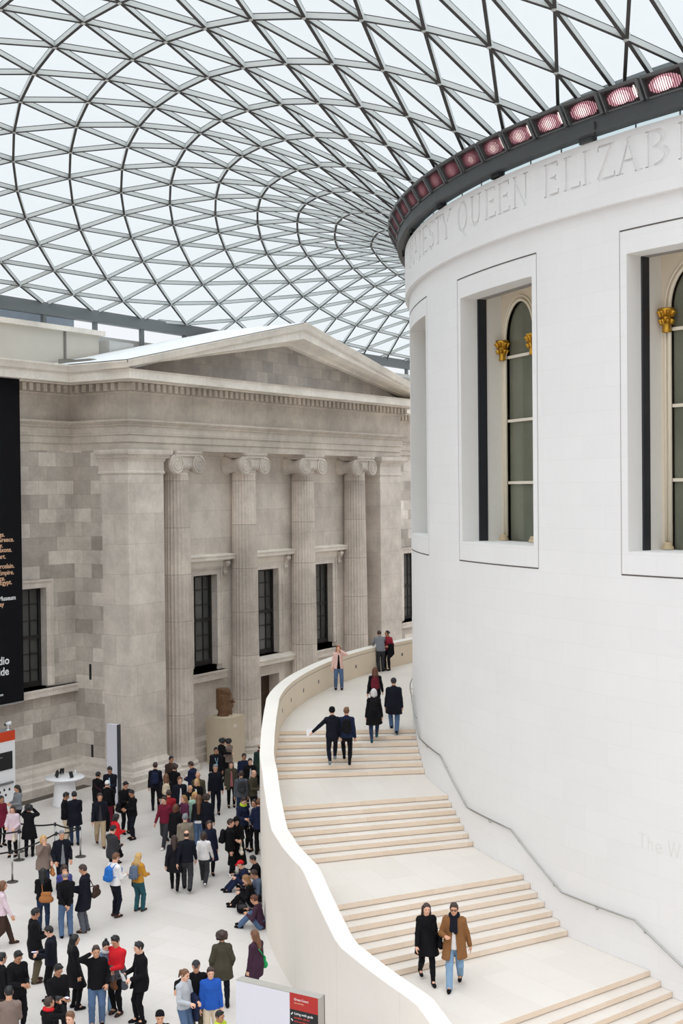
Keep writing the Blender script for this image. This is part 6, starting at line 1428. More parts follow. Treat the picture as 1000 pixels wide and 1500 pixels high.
def shirt_mesh(pose, sex, hem):
    J = skeleton(pose, sex); u, fw = J['up'], J['fw']
    pts = np.array([J['pel'], J['neck'], *J['sh']]); F = Field(pts.min(0) - .25, pts.max(0) + .15, VX)
    tsc = (1, 1.38, 1); t = .010
    F.cap(J['pel'] - u * .06, J['waist'], .176 + t, .140 + t, .05, (1, 1.3, 1)).cap(J['waist'], J['chest'], .138 + t, .162 + t, .05, tsc).cap(J['chest'] + u * .1, J['neck'] + u * .01, .08, .06, .05)
    F.cut((0, 0, -1), -hem)
    V, Q = F.mesh(); return raw_mesh('shirt', [(V, Q, 0)], [M_WHITE])

def legs_mesh(pose, sex, slim):
    J = skeleton(pose, sex)
    pts = np.array([J['pel'], *J['kn'], *J['an'], *J['hip']]); F = Field(pts.min(0) - .2, pts.max(0) + .22, VX)
    F.cap(J['pel'] + np.array((0, 0, .06)), J['pel'] - np.array((0, 0, .05)) if not J['seated'] else J['pel'], .15, .152, .05, (1, 1.3, 1))
    k0 = .0 if slim else .012
    for i in (0, 1):
        a = J['an'][i] - (J['kn'][i] - J['an'][i]) * .06
        F.cap(J['hip'][i], J['kn'][i], .098 + k0 * .5, .066 + k0, .035).cap(J['kn'][i], a, .066 + k0, .046 + k0 * 1.6, .02)
        d = J['kn'][i] - J['an'][i]; F.cap(J['an'][i] + d * .72 - J['fw'] * .018, J['an'][i] + d * .36, .064, .05, .03)
    G = np.meshgrid(*F.ax, indexing='ij', sparse=True)
    F.F += (.0035 * np.sin(46 * G[2] + 12 * np.sin(19 * G[0] + 11 * G[1]))).astype(np.float32)
    V, Q = F.mesh(); return raw_mesh('trousers', [(V, Q, 0)], [M_WHITE])
def shoe_mesh(pose, sex, boots, side):
    J = skeleton(pose, sex)
    pts = np.array([J['an'][side]]); F = Field(pts.min(0) - np.array((.1, .15, .16)), pts.max(0) + np.array((.1, .26, .36)), .0135)
    for i in (side,):
        a = J['an'][i]; hl = J['heel'][i]; gz = a[2] - .085
        if hl: F.cap(a + np.array((0, -.045, -.02)), a + np.array((0, .12, -.085)), .045, .040, .02).cap(a + np.array((0, .12, -.085)), a + np.array((0, .17, -.085)), .040, .034, .02)
        else: F.cap(a + np.array((0, -.045, -.045)), a + np.array((0, .10, -.05)), .044, .042, .02).cap(a + np.array((0, .10, -.05)), a + np.array((0, .165, -.055)), .042, .032, .02)
        F.cap(a + np.array((0, -.01, -.03)), a + (J['kn'][i] - a) * (.42 if boots else .08), .046, .058 if boots else .044, .02)
    zmin = min(J['an'][i][2] - .085 - (.045 if J['heel'][i] else 0) for i in (0, 1))
    F.cut((0, 0, -1), -max(zmin, 0.0) if not J['seated'] else 0)
    V, Q = F.mesh(); return raw_mesh('shoe', [(V, Q, 0)], [M_WHITE])
def hair_mesh(pose, sex, style):
    J = skeleton(pose, sex); M = headM(J); hc = J['hc']; H = lambda p: hc + M @ np.array(p, float)
    F = Field(hc - np.array((.24, .30, .62)), hc + np.array((.24, .24, .26)), .0115)
    t = dict(curly=.034, bob=.018, beanie=.02, cap=.017, hood=.028, bald=.006, shortbald=.010).get(style, .012)
    F.ell(H((0, -.012, .03)), (.077 + t, .096 + t, .092 + t), .01, M.T)
    if style == 'curly':
        for i in range(14):
            a = 2 * pi * i / 14; F.ell(H((.10 * cos(a), -.03 + .10 * sin(a) * (1 if sin(a) < 0 else .4), .03 + .05 * sin(3 * a))), (.045, .045, .045), .02)
    def cutplane(n, d):      # keep n.p < d in head space
        nn = M @ np.array(n, float); F.cut(nn, float(nn @ hc) + d)
    Gx = np.meshgrid(*F.ax, indexing='ij', sparse=True); D_ = [Gx[i] - hc[i] for i in range(3)]
    xl, yl, zl = [M[0][i] * D_[0] + M[1][i] * D_[1] + M[2][i] * D_[2] for i in range(3)]
    def hairline(zb):      # height of the hairline along the head, front to back
        e = np.interp(yl, [-.12, -.03, .025, .05, .075, .11], zb).astype(np.float32)
        F.F = np.maximum(F.F, (e + .008 * np.sin(95 * xl) - zl).astype(np.float32) * .8)
    if style in ('short', 'shortbald'): hairline([-.075, -.062, -.008, .05, .072, .082])
    elif style in ('bun', 'pony', 'tied', 'bob', 'long', 'verylong', 'curly'): hairline([-.10, -.085, -.03, .045, .074, .086])
    if style == 'never':
        cutplane(np.array((0, .72, -.70)), {'short': .004, 'shortbald': .004, 'curly': .03}.get(style, .012))      # hairline: front and below
        cutplane((0, 0, -1), {'short': .055, 'shortbald': .05, 'bun': .06, 'pony': .06, 'tied': .06}.get(style, .09))
    if style == 'short': F.cap(H((-.045, .055, .100)), H((.045, .03, .112)), .022, .026, .02).cap(H((-.03, -.03, .112)), H((.03, -.03, .112)), .024, .024, .02)
    if style == 'bald' or style == 'shortbald': cutplane((0, 0, 1), .05 if style == 'bald' else .055); 
    if style == 'bald': cutplane((0, .9, -.4), .0); cutplane((0, 0, -1), .05)
    if style in ('beanie', 'cap', 'hood'): cutplane((0, .42, -.9), {'beanie': -.02, 'cap': -.035, 'hood': .055}[style])
    if style == 'hood': 
        F.sub_cap(H((0, .08, .0)), H((0, .16, -.01)), .07, .075); F.cap(H((0, -.05, -.08)), H((0, -.04, -.17)), .085, .11, .04); F.cap(H((-.06, .02, -.13)), H((.06, .02, -.13)), .07, .07, .03)
    if style == 'cap': F.cap(H((-.04, .095, .062)), H((.04, .095, .062)), .016, .016, .01).cap(H((0, .10, .06)), H((0, .145, .048)), .03, .03, .01, (1, 1, 2.6))
    if style == 'beanie': F.ell(H((0, -.02, .10)), (.08, .085, .05), .02, M.T)
    if style == 'bun': F.ell(H((0, -.045, .15)), (.04, .04, .035), .01)
    if style == 'tied': F.ell(H((0, -.115, .03)), (.04, .035, .04), .015)
    if style == 'pony': F.ell(H((0, -.125, .045)), (.03, .03, .03), .01).cap(H((0, -.14, .03)), H((0, -.16, -.12)), .03, .018, .015)
    if style == 'bob':
        for s in (-1, 1): F.cap(H((s * .075, -.02, .03)), H((s * .082, -.005, -.095)), .034, .03, .02, (1, .7, 1))
        F.cap(H((0, -.07, .0)), H((0, -.075, -.10)), .068, .06, .03)
    if style in ('long', 'verylong'):
        dn = {'long': -.27, 'verylong': -.46}[style]
        for s in (-1, 1): F.cap(H((s * .070, -.04, .03)), H((s * .082, -.045, -.12)), .030, .03, .02, (1, .8, 1)).cap(H((s * .082, -.045, -.12)), hc + np.array((s * .095, -.02 if s < 0 else -.12, dn * .85)), .03, .02, .02)
        F.cap(H((0, -.08, 0)), hc + np.array((0, -.125, -.14)), .066, .066, .03, (1, 1.3, 1)).cap(hc + np.array((0, -.125, -.14)), hc + np.array((0, -.165, dn)), .07, .05, .03, (1, 1.6, 1))
    if style not in ('beanie', 'cap', 'hood', 'bald'): F.F += (.0035 * np.sin(150 * xl + 30 * np.sin(25 * zl)) + .0025 * np.sin(110 * yl + 40 * xl)).astype(np.float32)
    V, Q = F.mesh(); return raw_mesh('hair', [(V, Q, 0)], [M_WHITE])
def scarf_mesh(pose, sex, tails):
    J = skeleton(pose, sex); u, fw = J['up'], J['fw']; c = J['neck'] + u * .035
    F = Field(c - np.array((.2, .24, .5)), c + np.array((.2, .28, .16)), .013)
    n = 10
    for i in range(n):
        a, b_ = 2 * pi * i / n, 2 * pi * (i + 1) / n
        P = lambda a: c + np.array((.082 * cos(a), 0, 0)) + fw * (.085 * sin(a) + .01) - u * (.02 * sin(a))
        F.cap(P(a), P(b_), .036, .036, .02)
    if tails:
        for s, L in ((-.035, .36), (.035, .30)): F.cap(c + fw * .10 + np.array((s, 0, -.03)), J['chest'] + fw * .165 + np.array((s * 1.2, 0, .12 - L * .6)), .042, .045, .02, (1, 1.9, 1))
    V, Q = F.mesh(); return raw_mesh('scarf', [(V, Q, 0)], [M_WHITE])

def omesh(name, me, mats, parent):
    o = link(name, me, parent)
    for i, m in enumerate(mats): o.material_slots[i].link = 'OBJECT'; o.material_slots[i].material = m
    return o

def strap_pts(J, s=1): pass
def person(i, spec):
    key, x, y, z, rz, H, pose, sex, hair, hcol, top, leg, shoe, extras, label, grp = spec
    t = thing('person', (x, y, z), label, 'person', grp, rz=radians(rz))
    sc = H / 1.75; t.scale = (sc, sc, sc)
    J = skeleton(pose, sex)
    sk = SKIN[(i * 7) % 3] if hcol in ('black',) else SKIN[(i * 5) % 2]
    omesh('body', cached(('b', pose, sex), lambda: body_mesh(pose, sex)), [sk, M_EYE, M_LIP], t)
    kind, tcol, hem = top[:3]
    nm = {'coat': 'coat', 'jacket': 'jacket', 'open': 'jacket', 'sweater': 'sweater', 'hoodie': 'hooded_jacket'}[kind]
    if pose == 'sit': kind, hem = 'sweater', .9
    th_ = .03 if kind in ('coat', 'open') else .024
    omesh(nm, cached(('t', pose, sex, kind, hem), lambda: top_mesh(pose, sex, kind, hem, th_)), [cmat(tcol)], t)
    if len(top) > 3 and pose != 'sit': omesh('shirt', cached(('s', pose, sex, round(hem, 1)), lambda: shirt_mesh(pose, sex, max(.80, hem))), [cmat(top[3])], t)
    omesh('trousers', cached(('l', pose, sex, leg in ('black', 'darkjean', 'navyblk')), lambda: legs_mesh(pose, sex, leg in ('black', 'darkjean', 'navyblk'))), [cmat(leg)], t)
    boots = sex == 'w' and leg == 'black' and shoe in ('black', 'dkbrown')
    for sd_ in (0, 1): omesh('boot' if boots else 'shoe', cached(('sh', pose, sex, boots, sd_), lambda: shoe_mesh(pose, sex, boots, sd_)), [cmat(shoe)], t)
    hn = {'beanie': 'knitted_hat', 'cap': 'cap', 'hood': 'headscarf'}.get(hair, 'hair')
    omesh(hn, cached(('h', pose, sex, hair), lambda: hair_mesh(pose, sex, hair)), [hmat(hcol) if hn == 'hair' else cmat(hcol)], t)
    if hair in ('beanie', 'cap'): omesh('hair', cached(('h', pose, sex, 'bald'), lambda: hair_mesh(pose, sex, 'bald')), [hmat('dbrown')], t)
    def acc(name, lab, cat, loc=(0, 0, 0)):
        M = t_matrix
        o = bpy.data.objects.new(name, None); COL.objects.link(o); o.matrix_world = M @ Matrix.Translation(loc)
        o['label'] = lab; o['category'] = cat; o['group'] = 'bags and things carried by visitors'
        return o
    t_matrix = Matrix.Translation((x, y, z)) @ Matrix.Rotation(radians(rz), 4, 'Z') @ Matrix.Scale(sc, 4)
    for ex in extras:
        kd, col, lab = ex
        m = cmat(col) if col in PAL else M_BLACK
        if kd == 'scarf': omesh('scarf', cached(('sc', pose, sex, col == 'navyblk'), lambda: scarf_mesh(pose, sex, col == 'navyblk')), [m], t)
        elif kd == 'glasses':
            M = headM(J); q = MB()
            Hh = lambda p: tuple(J['hc'] + M @ np.array(p, float))
            for s in (-1, 1):
                q.tube([Hh((s * .034 + .024 * cos(a * pi / 5), .104, .014 + .019 * sin(a * pi / 5))) for a in range(11)], .0042, 5)
                q.tube([Hh((s * .058, .10, .018)), Hh((s * .082, .0, .022))], .004, 5)
            q.tube([Hh((-.012, .108, .018)), Hh((.012, .108, .018))], .004, 5); q.build('glasses', M_BLACK, t)
        elif kd == 'lanyard':
            q = MB(); c = J['chest']
            q.tube([tuple(J['neck'] + np.array((-.07, .03, .0))), tuple(c + np.array((-.04, .165, .0))), tuple(c + np.array((0, .175, -.16)))], .009, 5)
            q.tube([tuple(J['neck'] + np.array((.07, .03, .0))), tuple(c + np.array((.04, .165, .0))), tuple(c + np.array((0, .175, -.16)))], .009, 5)
            q.box(-.035, .035, c[1] + .165, c[1] + .18, c[2] - .26, c[2] - .16); q.build('lanyard', m, t)
        elif kd == 'tied':
            F = Field((-.32, -.36, .48), (.32, .36, 1.12), .016); p = J['pel']
            F.cap(p + np.array((0, 0, .08)), p + np.array((0, -.02, .02)), .20, .205, .02, (1, 1.25, 1)).cap(p + np.array((0, -.03, .0)), (0, -.05, .56), .20, .235, .05, (1, 1.25, 1))
            F.cap(p + np.array((-.05, .2, .06)), p + np.array((-.07, .22, -.14)), .035, .03, .02).cap(p + np.array((.05, .2, .06)), p + np.array((.06, .22, -.16)), .035, .03, .02)
            F.cut((0, 0, -1), -.56).cut((0, 1, -.9), .22 - .9 * .80)
            V, Q = F.mesh(); omesh('tied_coat', raw_mesh('tied_coat', [(V, Q, 0)], [M_WHITE]), [m], t)
        elif kd == 'hemband':
            F = Field((-.3, -.3, .74), (.3, .3, 1.0), .016); p = J['pel']; F.cap((0, p[1], .95), (0, p[1], .80), .178, .186, 0, (1, 1.35, 1)).cut((0, 0, -1), -.82).cut((0, 0, 1), .95)
            V, Q = F.mesh(); omesh('shirt_hem', raw_mesh('shirt_hem', [(V, Q, 0)], [M_WHITE]), [m], t)
        elif kd == 'backpack':
            o = acc('backpack', lab, 'backpack'); c = J['chest']; u, fw = J['up'], J['fw']
            def f_():
                F = Field((-.22, -.30, -.30), (.22, .14, .26), .016)
                F.cap((-.07, -.02, -.12), (-.06, -.01, .10), .085, .075, .04).cap((.07, -.02, -.12), (.06, -.01, .10), .085, .075, .04).cap((0, -.03, -.13), (0, -.01, .14), .10, .075, .04)
                V, Q = F.mesh(); return raw_mesh('pack', [(V, Q, 0)], [M_WHITE])
            s_ = omesh('pack', cached('pack', f_), [m], o); s_.location = tuple(c - fw * .195 - u * .06)
            def g_():
                F = Field((-.16, -.22, -.24), (.16, .04, .08), .014); F.cap((-.06, -.10, -.14), (.06, -.10, -.14), .052, .052, .02).cap((-.06, -.10, -.08), (.06, -.10, -.08), .048, .048, .02); V, Q = F.mesh(); return raw_mesh('front_pocket', [(V, Q, 0)], [M_WHITE])
            p_ = omesh('front_pocket', cached('pocket', g_), [m], o); p_.location = tuple(c - fw * .195 - u * .06)
            for s in (-1, 1):
                q = MB(); sh = J['sh'][0 if s < 0 else 1]
                q.tube([tuple(c - fw * .19 + u * .05 + np.array((s * .08, 0, 0))), tuple(sh * np.array((.62, 1, 1)) + u * .085 - fw * .03), tuple(c + fw * .165 + np.array((s * .115, 0, .03))), tuple(J['waist'] + fw * .10 + np.array((s * .17, 0, .06))), tuple(J['waist'] - fw * .15 + np.array((s * .13, 0, .06)))], .014, 6)
                q.build('strap', m, o)
        elif kd in ('shoulderbag', 'handbag', 'shoulderback'):
            sgn = 1 if kd != 'handbag' else -1
            o = acc('shoulder_bag' if kd != 'handbag' else 'handbag', lab, 'bag')
            def f_():
                F = Field((-.12, -.22, -.18), (.12, .22, .18), .014); F.cap((0, -.09, -.06), (0, .09, -.06), .075, .075, .03, (1.2, 1, 1)).cap((0, -.07, .06), (0, .07, .06), .05, .05, .05, (1.2, 1, 1)); V, Q = F.mesh(); return raw_mesh('bag_body', [(V, Q, 0)], [M_WHITE])
            g = omesh('bag_body', cached('bag', f_), [m], o)
            q = MB()
            if kd == 'shoulderback':
                P = J['pel'] + np.array((.10, -.27, .12)); g.location = tuple(P); g.rotation_euler = (0, 0, radians(80)); g.scale = (1.25,) * 3
                q.tube([tuple(P + np.array((-.1, .02, .1))), tuple(J['chest'] + np.array((-.02, -.16, .05))), tuple(J['sh'][1] * np.array((.7, 1, 1)) + np.array((0, 0, .09))), tuple(J['chest'] + np.array((.12, .16, 0))), tuple(J['waist'] + np.array((.2, .02, 0))), tuple(P + np.array((.1, .05, .1)))], .012, 6)
            elif kd == 'shoulderbag':
                sd = -1 if key == 's9' else 1
                P = J['pel'] + np.array((sd * .285, .06, -.0)); g.location = tuple(P); g.scale = (1.1, 1.1, 1.25)
                q.tube([tuple(P + np.array((0, .11, .1))), tuple(J['chest'] + np.array((sd * .06, .18, -.05))), tuple(J['sh'][0 if sd > 0 else 1] * np.array((.6, 1, 1)) + np.array((0, 0, .085))), tuple(J['chest'] + np.array((-sd * .02, -.17, -.02))), tuple(P + np.array((0, -.11, .1)))], .012, 6)
            else:
                P = J['wr'][0] + np.array((-.01, .04, -.30)); g.location = tuple(P)
                q.tube([tuple(P + np.array((0, -.08, .08))), tuple(P + np.array((0, -.05, .2))), tuple(P + np.array((0, 0, .24))), tuple(P + np.array((0, .05, .2))), tuple(P + np.array((0, .08, .08)))], .010, 6)
            q.build('strap', m, o)
        elif kd == 'coatarm':
            o = acc('folded_coat', lab, 'coat'); e, w = J['el'][0], J['wr'][0]; mid = (e + w) / 2
            F = Field(mid - np.array((.25, .28, .66)), mid + np.array((.25, .28, .16)), .016)
            for k in range(5):
                tt = .1 + .2 * k; a = e + (w - e) * tt; F.cap(a + np.array((0, 0, .02)), a + np.array((-.03 + .01 * k, .0, -.36 - .05 * (k % 3))), .07, .06, .04, (1, 1.2, 1))
            V, Q = F.mesh(); omesh('cloth', raw_mesh('cloth', [(V, Q, 0)], [M_WHITE]), [m], o)
        elif kd == 'paper':
            o = acc('leaflet', lab, 'paper'); w = J['wr'][0] if pose in ('pointstep', 'walkhold') else (J['wr'][0] + J['wr'][1]) / 2; w = w + (J['wr'][0] - J['el'][0]) * .38
            q = MB(); q.hexa([tuple(w + np.array(v)) for v in ((-.12, -.02, -.05), (0, .02, -.06), (0, .024, -.06), (-.12, -.016, -.05), (-.12, .05, .14), (0, .09, .13), (0, .094, .13), (-.12, .054, .14))]); q.hexa([tuple(w + np.array(v)) for v in ((0, .02, -.06), (.12, -.02, -.05), (.12, -.016, -.05), (0, .024, -.06), (0, .09, .13), (.12, .05, .14), (.12, .054, .14), (0, .094, .13))]); q.build('sheet', M_WHITE, o)
        elif kd in ('phone', 'phone1', 'camera'):
            o = acc('camera' if kd == 'camera' else 'mobile_phone', lab, 'camera' if kd == 'camera' else 'phone')
            w = J['wr'][1] + (J['wr'][1] - J['el'][1]) * .42 + np.array((-.03 if kd != 'phone1' else 0, 0, .02))
            q = MB()
            if kd == 'camera': q.box(w[0] - .06, w[0] + .06, w[1] - .03, w[1] + .03, w[2] - .04, w[2] + .04); q.build('camera_body', M_BLACKM, o); q = MB(); q.smooth = True; q.tube([(w[0], w[1] + .03, w[2]), (w[0], w[1] + .09, w[2])], .034, 14); q.build('lens', M_BLACK, o)
            else:
                q.box(w[0] - .038, w[0] + .038, w[1] - .06, w[1] + .06, w[2] - .005, w[2] + .005) if kd == 'phone' else q.box(w[0] - .006, w[0] + .006, w[1] - .035, w[1] + .035, w[2] - .06, w[2] + .07)
                q.build('phone_body', M_BLACK, o)
                if kd == 'phone':
                    q = MB(); q.box(w[0] - .033, w[0] + .033, w[1] - .055, w[1] + .055, w[2] + .005, w[2] + .007); q.build('screen', plain('lit_screen', (210, 206, 250), .3, emit=(200, 196, 250), estr=.8), o)
PEOPLE = [
 ('s1', -24.814, -7.142, 4.02, -144.7, 1.68, 'call2', 'w', 'long', 'ginger', ('open', 'palepink', 0.84, 'black'), 'jean', 'black', [], 'woman in pale pink jacket and flared jeans standing at the curved stair wall', 'visitors on the staircase'),
 ('s2', -25.97, -2.171, 4.02, 43.4, 1.75, 'lean', 'm', 'short', 'dbrown', ('jacket', 'grey', 0.86), 'charcoal', 'black', [], 'man in grey hooded top leaning over the curved stair wall', 'visitors on the staircase'),
 ('s3', -25.795, -1.849, 4.02, -179.0, 1.68, 'fold', 'w', 'tied', 'black', ('jacket', 'burgundy', 0.9), 'black', 'black', [('coatarm', 'black', 'black coat over the arm of the woman in dark red top')], 'woman in dark red patterned top beside the man leaning on the stair wall', 'visitors on the staircase'),
 ('s4', -20.559, -11.401, 4.02, 31.6, 1.68, 'walk', 'w', 'long', 'auburn', ('jacket', 'black', 0.78), 'black', 'black', [('backpack', 'wine', 'burgundy backpack on the auburn haired woman on the upper landing')], 'auburn haired woman with burgundy backpack walking up onto the upper landing', 'visitors on the staircase'),
 ('s5', -19.042, -13.952, 3.746, 31.7, 1.68, 'step', 'w', 'bob', 'silver', ('coat', 'black', 0.58), 'darkjean', 'teal', [('backpack', 'black', 'small black backpack on the white haired woman climbing the stairs')], 'white haired woman in black knee coat climbing the top flight', 'visitors on the staircase'),
 ('s6', -18.875, -13.018, 3.883, 30.8, 1.78, 'stepb', 'm', 'cap', 'charcoal', ('coat', 'navyblk', 0.62), 'jean', 'black', [], 'man in grey cap, long dark coat and jeans on the top flight', 'visitors on the staircase'),
 ('s7', -19.42, -15.748, 3.334, 37.6, 1.76, 'pointstep', 'm', 'beanie', 'black', ('hoodie', 'navyblk', 0.84), 'navyblk', 'grey', [('paper', 'white', 'white leaflet in the hand of the man pointing on the stairs')], 'man in black knitted hat and dark hooded jacket pointing with his left arm', 'visitors on the staircase'),
 ('s8', -19.084, -15.471, 3.334, 32.9, 1.74, 'stepb', 'm', 'short', 'brown', ('jacket', 'navy', 0.84), 'black', 'black', [('backpack', 'black', 'black backpack on the man climbing beside the pointing man')], 'young man in navy jacket climbing with a black backpack on the top flight', 'visitors on the staircase'),
 ('s9', -11.635, -23.908, 1.1, -138.6, 1.7, 'walk', 'w', 'long', 'dbrown', ('coat', 'black', 0.62), 'black', 'black', [('shoulderbag', 'black', 'black shoulder bag of the woman walking down the stairs')], 'long haired woman in black coat and boots walking down onto the lower landing', 'visitors on the staircase'),
 ('s10', -10.986, -23.855, 1.1, -157.9, 1.8, 'walkhold', 'm', 'short', 'dbrown', ('open', 'camel', 0.62, 'white'), 'lightjean', 'black', [('scarf', 'navyblk', None), ('glasses', 'black', None)], 'bearded man in brown coat, navy scarf and light jeans walking down onto the lower landing', 'visitors on the staircase'),
 ('p1', -31.313, -17.366, 0.0, 167.6, 1.64, 'phone', 'w', 'long', 'black', ('sweater', 'grey', 0.88), 'black', 'black', [('handbag', 'palepink', 'pale pink handbag of the woman at the info kiosk')], 'woman in grey top with long black hair standing at the white kiosk', 'visitors on the court floor'),
 ('p2', -30.585, -18.776, 0.0, -101.6, 1.65, 'stand', 'w', 'bob', 'black', ('coat', 'maroon', 0.7), 'black', 'black', [], 'person in maroon coat cut by the left edge of the picture below the kiosk', 'visitors on the court floor'),
 ('p3', -29.322, -19.398, 0.0, -152.2, 1.62, 'hold', 'w', 'long', 'dbrown', ('coat', 'lilac', 0.62), 'black', 'black', [('handbag', 'cream', 'cream handbag of the woman in pale pink quilted coat')], 'woman in pale pink quilted coat waiting behind the belt barrier', 'visitors on the court floor'),
 ('p4', -28.829, -19.189, 0.0, 37.2, 1.66, 'camera', 'w', 'curly', 'black', ('coat', 'black', 0.6), 'black', 'black', [], 'person in long black hooded coat beside the woman in pale pink quilted coat', 'visitors on the court floor'),
 ('p5', -28.873, -17.553, 0.0, -49.4, 1.72, 'phone', 'm', 'short', 'black', ('jacket', 'black', 0.86), 'beige', 'black', [], 'man in dark jacket and beige trousers in front of the round white table', 'visitors on the court floor'),
 ('p6', -28.523, -17.466, 0.0, 55.2, 1.76, 'phone', 'm', 'short', 'black', ('coat', 'navyblk', 0.66), 'darkjean', 'black', [], 'man in long navy coat seen from behind in front of the round white table', 'visitors on the court floor'),
 ('p7', -30.284, -14.558, 0.0, 4.2, 1.66, 'stand', 'w', 'tied', 'black', ('coat', 'black', 0.62), 'black', 'black', [('shoulderbag', 'plum', 'plum shoulder bag of the woman left of the tall white sign')], 'dark haired woman in black coat just left of the tall white sign', 'visitors on the court floor'),
 ('p8', -30.079, -14.143, 0.0, -151.4, 1.8, 'phone', 'm', 'short', 'black', ('open', 'navyblk', 0.82, 'paleblue'), 'black', 'black', [], 'man in navy jacket and pale blue shirt in front of the tall white sign', 'visitors on the court floor'),
 ('p9', -29.016, -15.403, 0.0, 38.7, 1.66, 'stand', 'w', 'cap', 'white', ('jacket', 'black', 0.84), 'maroon', 'black', [('backpack', 'black', 'black backpack of the person in the white cap')], 'person in white cap and dark red trousers seen from behind', 'visitors on the court floor'),
 ('p10', -27.745, -17.091, 0.0, -130.9, 1.76, 'walk', 'm', 'short', 'dbrown', ('open', 'navyblk', 0.84, 'charcoal'), 'khaki', 'dkbrown', [('coatarm', 'black', 'dark coat carried by the man in khaki trousers')], 'man in open navy jacket and khaki trousers walking towards the camera', 'visitors on the court floor'),
 ('p11', -25.944, -18.268, 0.0, -16.6, 1.54, 'phone', 'w', 'bob', 'black', ('jacket', 'red', 0.88), 'black', 'black', [], 'dark haired person in red top behind the person in charcoal jacket', 'visitors on the court floor'),
 ('p12', -24.654, -19.784, 0.0, -6.4, 1.7, 'phone', 'm', 'short', 'black', ('jacket', 'charcoal', 0.76), 'black', 'black', [('handbag', 'black', 'black bag of the person in charcoal jacket')], 'person in charcoal jacket looking down beside the man in khaki trousers', 'visitors on the court floor'),
 ('p13', -28.057, -15.545, 0.0, -107.0, 1.78, 'phone', 'm', 'short', 'black', ('jacket', 'black', 0.84), 'black', 'black', [('shoulderbag', 'black', 'large black shoulder bag of the man in black right of the tall white sign')], 'man in black with a big shoulder bag right of the tall white sign', 'visitors on the court floor'),
 ('p14', -27.367, -15.927, 0.0, 162.6, 1.66, 'phone', 'w', 'short', 'black', ('jacket', 'black', 0.84), 'navyblk', 'black', [], 'person in black half hidden behind the man with the big shoulder bag', 'visitors on the court floor'),
 ('p15', -25.763, -21.492, 0.0, -118.4, 1.66, 'handmouth', 'w', 'bob', 'blonde', ('coat', 'taupe', 0.74), 'darkjean', 'black', [('handbag', 'tan', 'tan handbag of the blonde woman in grey brown coat')], 'blonde woman in grey brown coat beside the grey haired man in navy', 'visitors on the court floor'),
 ('p16', -25.406, -21.106, 0.0, -119.2, 1.76, 'pocket', 'm', 'short', 'grey', ('open', 'navyblk', 0.8, 'grey'), 'navyblk', 'black', [], 'grey haired man in dark navy jacket beside the blonde woman in grey brown coat', 'visitors on the court floor'),
 ('p17', -23.164, -23.205, 0.0, -124.3, 1.64, 'phone', 'w', 'bob', 'dbrown', ('jacket', 'indigo', 0.84), 'black', 'black', [], 'dark haired woman in violet blue top behind the balding man in leather jacket', 'visitors on the court floor'),
 ('p18', -22.482, -23.834, 0.0, 53.6, 1.74, 'clasp', 'm', 'bald', 'grey', ('jacket', 'black', 0.9), 'jean', 'black', [], 'balding man in black leather jacket with hands clasped behind his back', 'visitors on the court floor'),
 ('p19', -23.334, -23.815, 0.0, 42.6, 1.66, 'phone', 'w', 'long', 'black', ('jacket', 'black', 0.9), 'darkjean', 'black', [('shoulderback', 'tan', 'tan leather bag slung on the back of the woman in black jacket')], 'woman in black jacket with a tan leather bag on her back', 'visitors on the court floor'),
 ('p20', -22.346, -23.272, 0.0, 119.8, 1.78, 'phone', 'm', 'short', 'dbrown', ('coat', 'navyblk', 0.6), 'grey2', 'dkbrown', [('paper', 'white', 'white papers held by the man in navy coat'), ('shoulderback', 'dkbrown', 'dark brown bag of the man in navy coat and glasses')], 'man with glasses in long navy coat holding white papers', 'visitors on the court floor'),
 ('p21', -22.485, -21.979, 0.0, -11.5, 1.74, 'phone', 'm', 'short', 'brown', ('sweater', 'white', 0.9), 'navyblk', 'dkbrown', [('backpack', 'blue', 'bright blue backpack on the man in white shirt')], 'man in white shirt with a bright blue backpack', 'visitors on the court floor'),
 ('p22', -23.411, -25.173, 0.0, -31.6, 1.7, 'walk', 'w', 'bob', 'brown', ('sweater', 'lilac', 0.86), 'dkbrown', 'dkbrown', [], 'person in pale mauve sweater walking at the left edge of the picture', 'visitors on the court floor'),
 ('p23', -20.909, -26.415, -0.0, -33.0, 1.76, 'phone', 'm', 'short', 'black', ('coat', 'black', 0.6), 'olive', 'dkbrown', [], 'man in black coat and olive trousers looking at his phone', 'visitors on the court floor'),
 ('p24', -19.8, -26.945, 0.0, 126.3, 1.7, 'phone', 'm', 'short', 'black', ('open', 'navyblk', 0.86, 'lightgrey'), 'black', 'black', [('phone', 'white', 'phone in the hands of the young man in dark puffer vest')], 'young man in dark puffer vest over a light grey hooded top', 'visitors on the court floor'),
 ('p25', -18.983, -27.036, 0.0, -29.7, 1.68, 'stand', 'w', 'long', 'black', ('coat', 'black', 0.55), 'black', 'black', [('handbag', 'black', 'black backpack carried in front by the long haired woman in black')], 'long haired woman all in black standing near the bottom of the picture', 'visitors on the court floor'),
 ('p26', -19.152, -28.548, 0.0, -102.2, 1.76, 'phone', 'm', 'short', 'black', ('jacket', 'black', 0.8), 'black', 'black', [('backpack', 'black', 'black backpack on the man bent over near the left edge')], 'man in black jacket with white collar looking down near the left edge', 'visitors on the court floor'),
 ('p27', -19.5, -28.696, -0.0, -11.5, 1.68, 'stand', 'm', 'short', 'black', ('jacket', 'black', 0.78), 'dkbrown', 'black', [], 'person in black cut by the left edge near the bottom of the picture', 'visitors on the court floor'),
 ('p28', -17.825, -29.982, 0.0, 48.1, 1.72, 'phone', 'm', 'short', 'black', ('sweater', 'taupe', 0.86), 'navyblk', 'black', [], 'person in taupe sweater seen from behind in the bottom left corner', 'visitors on the court floor'),
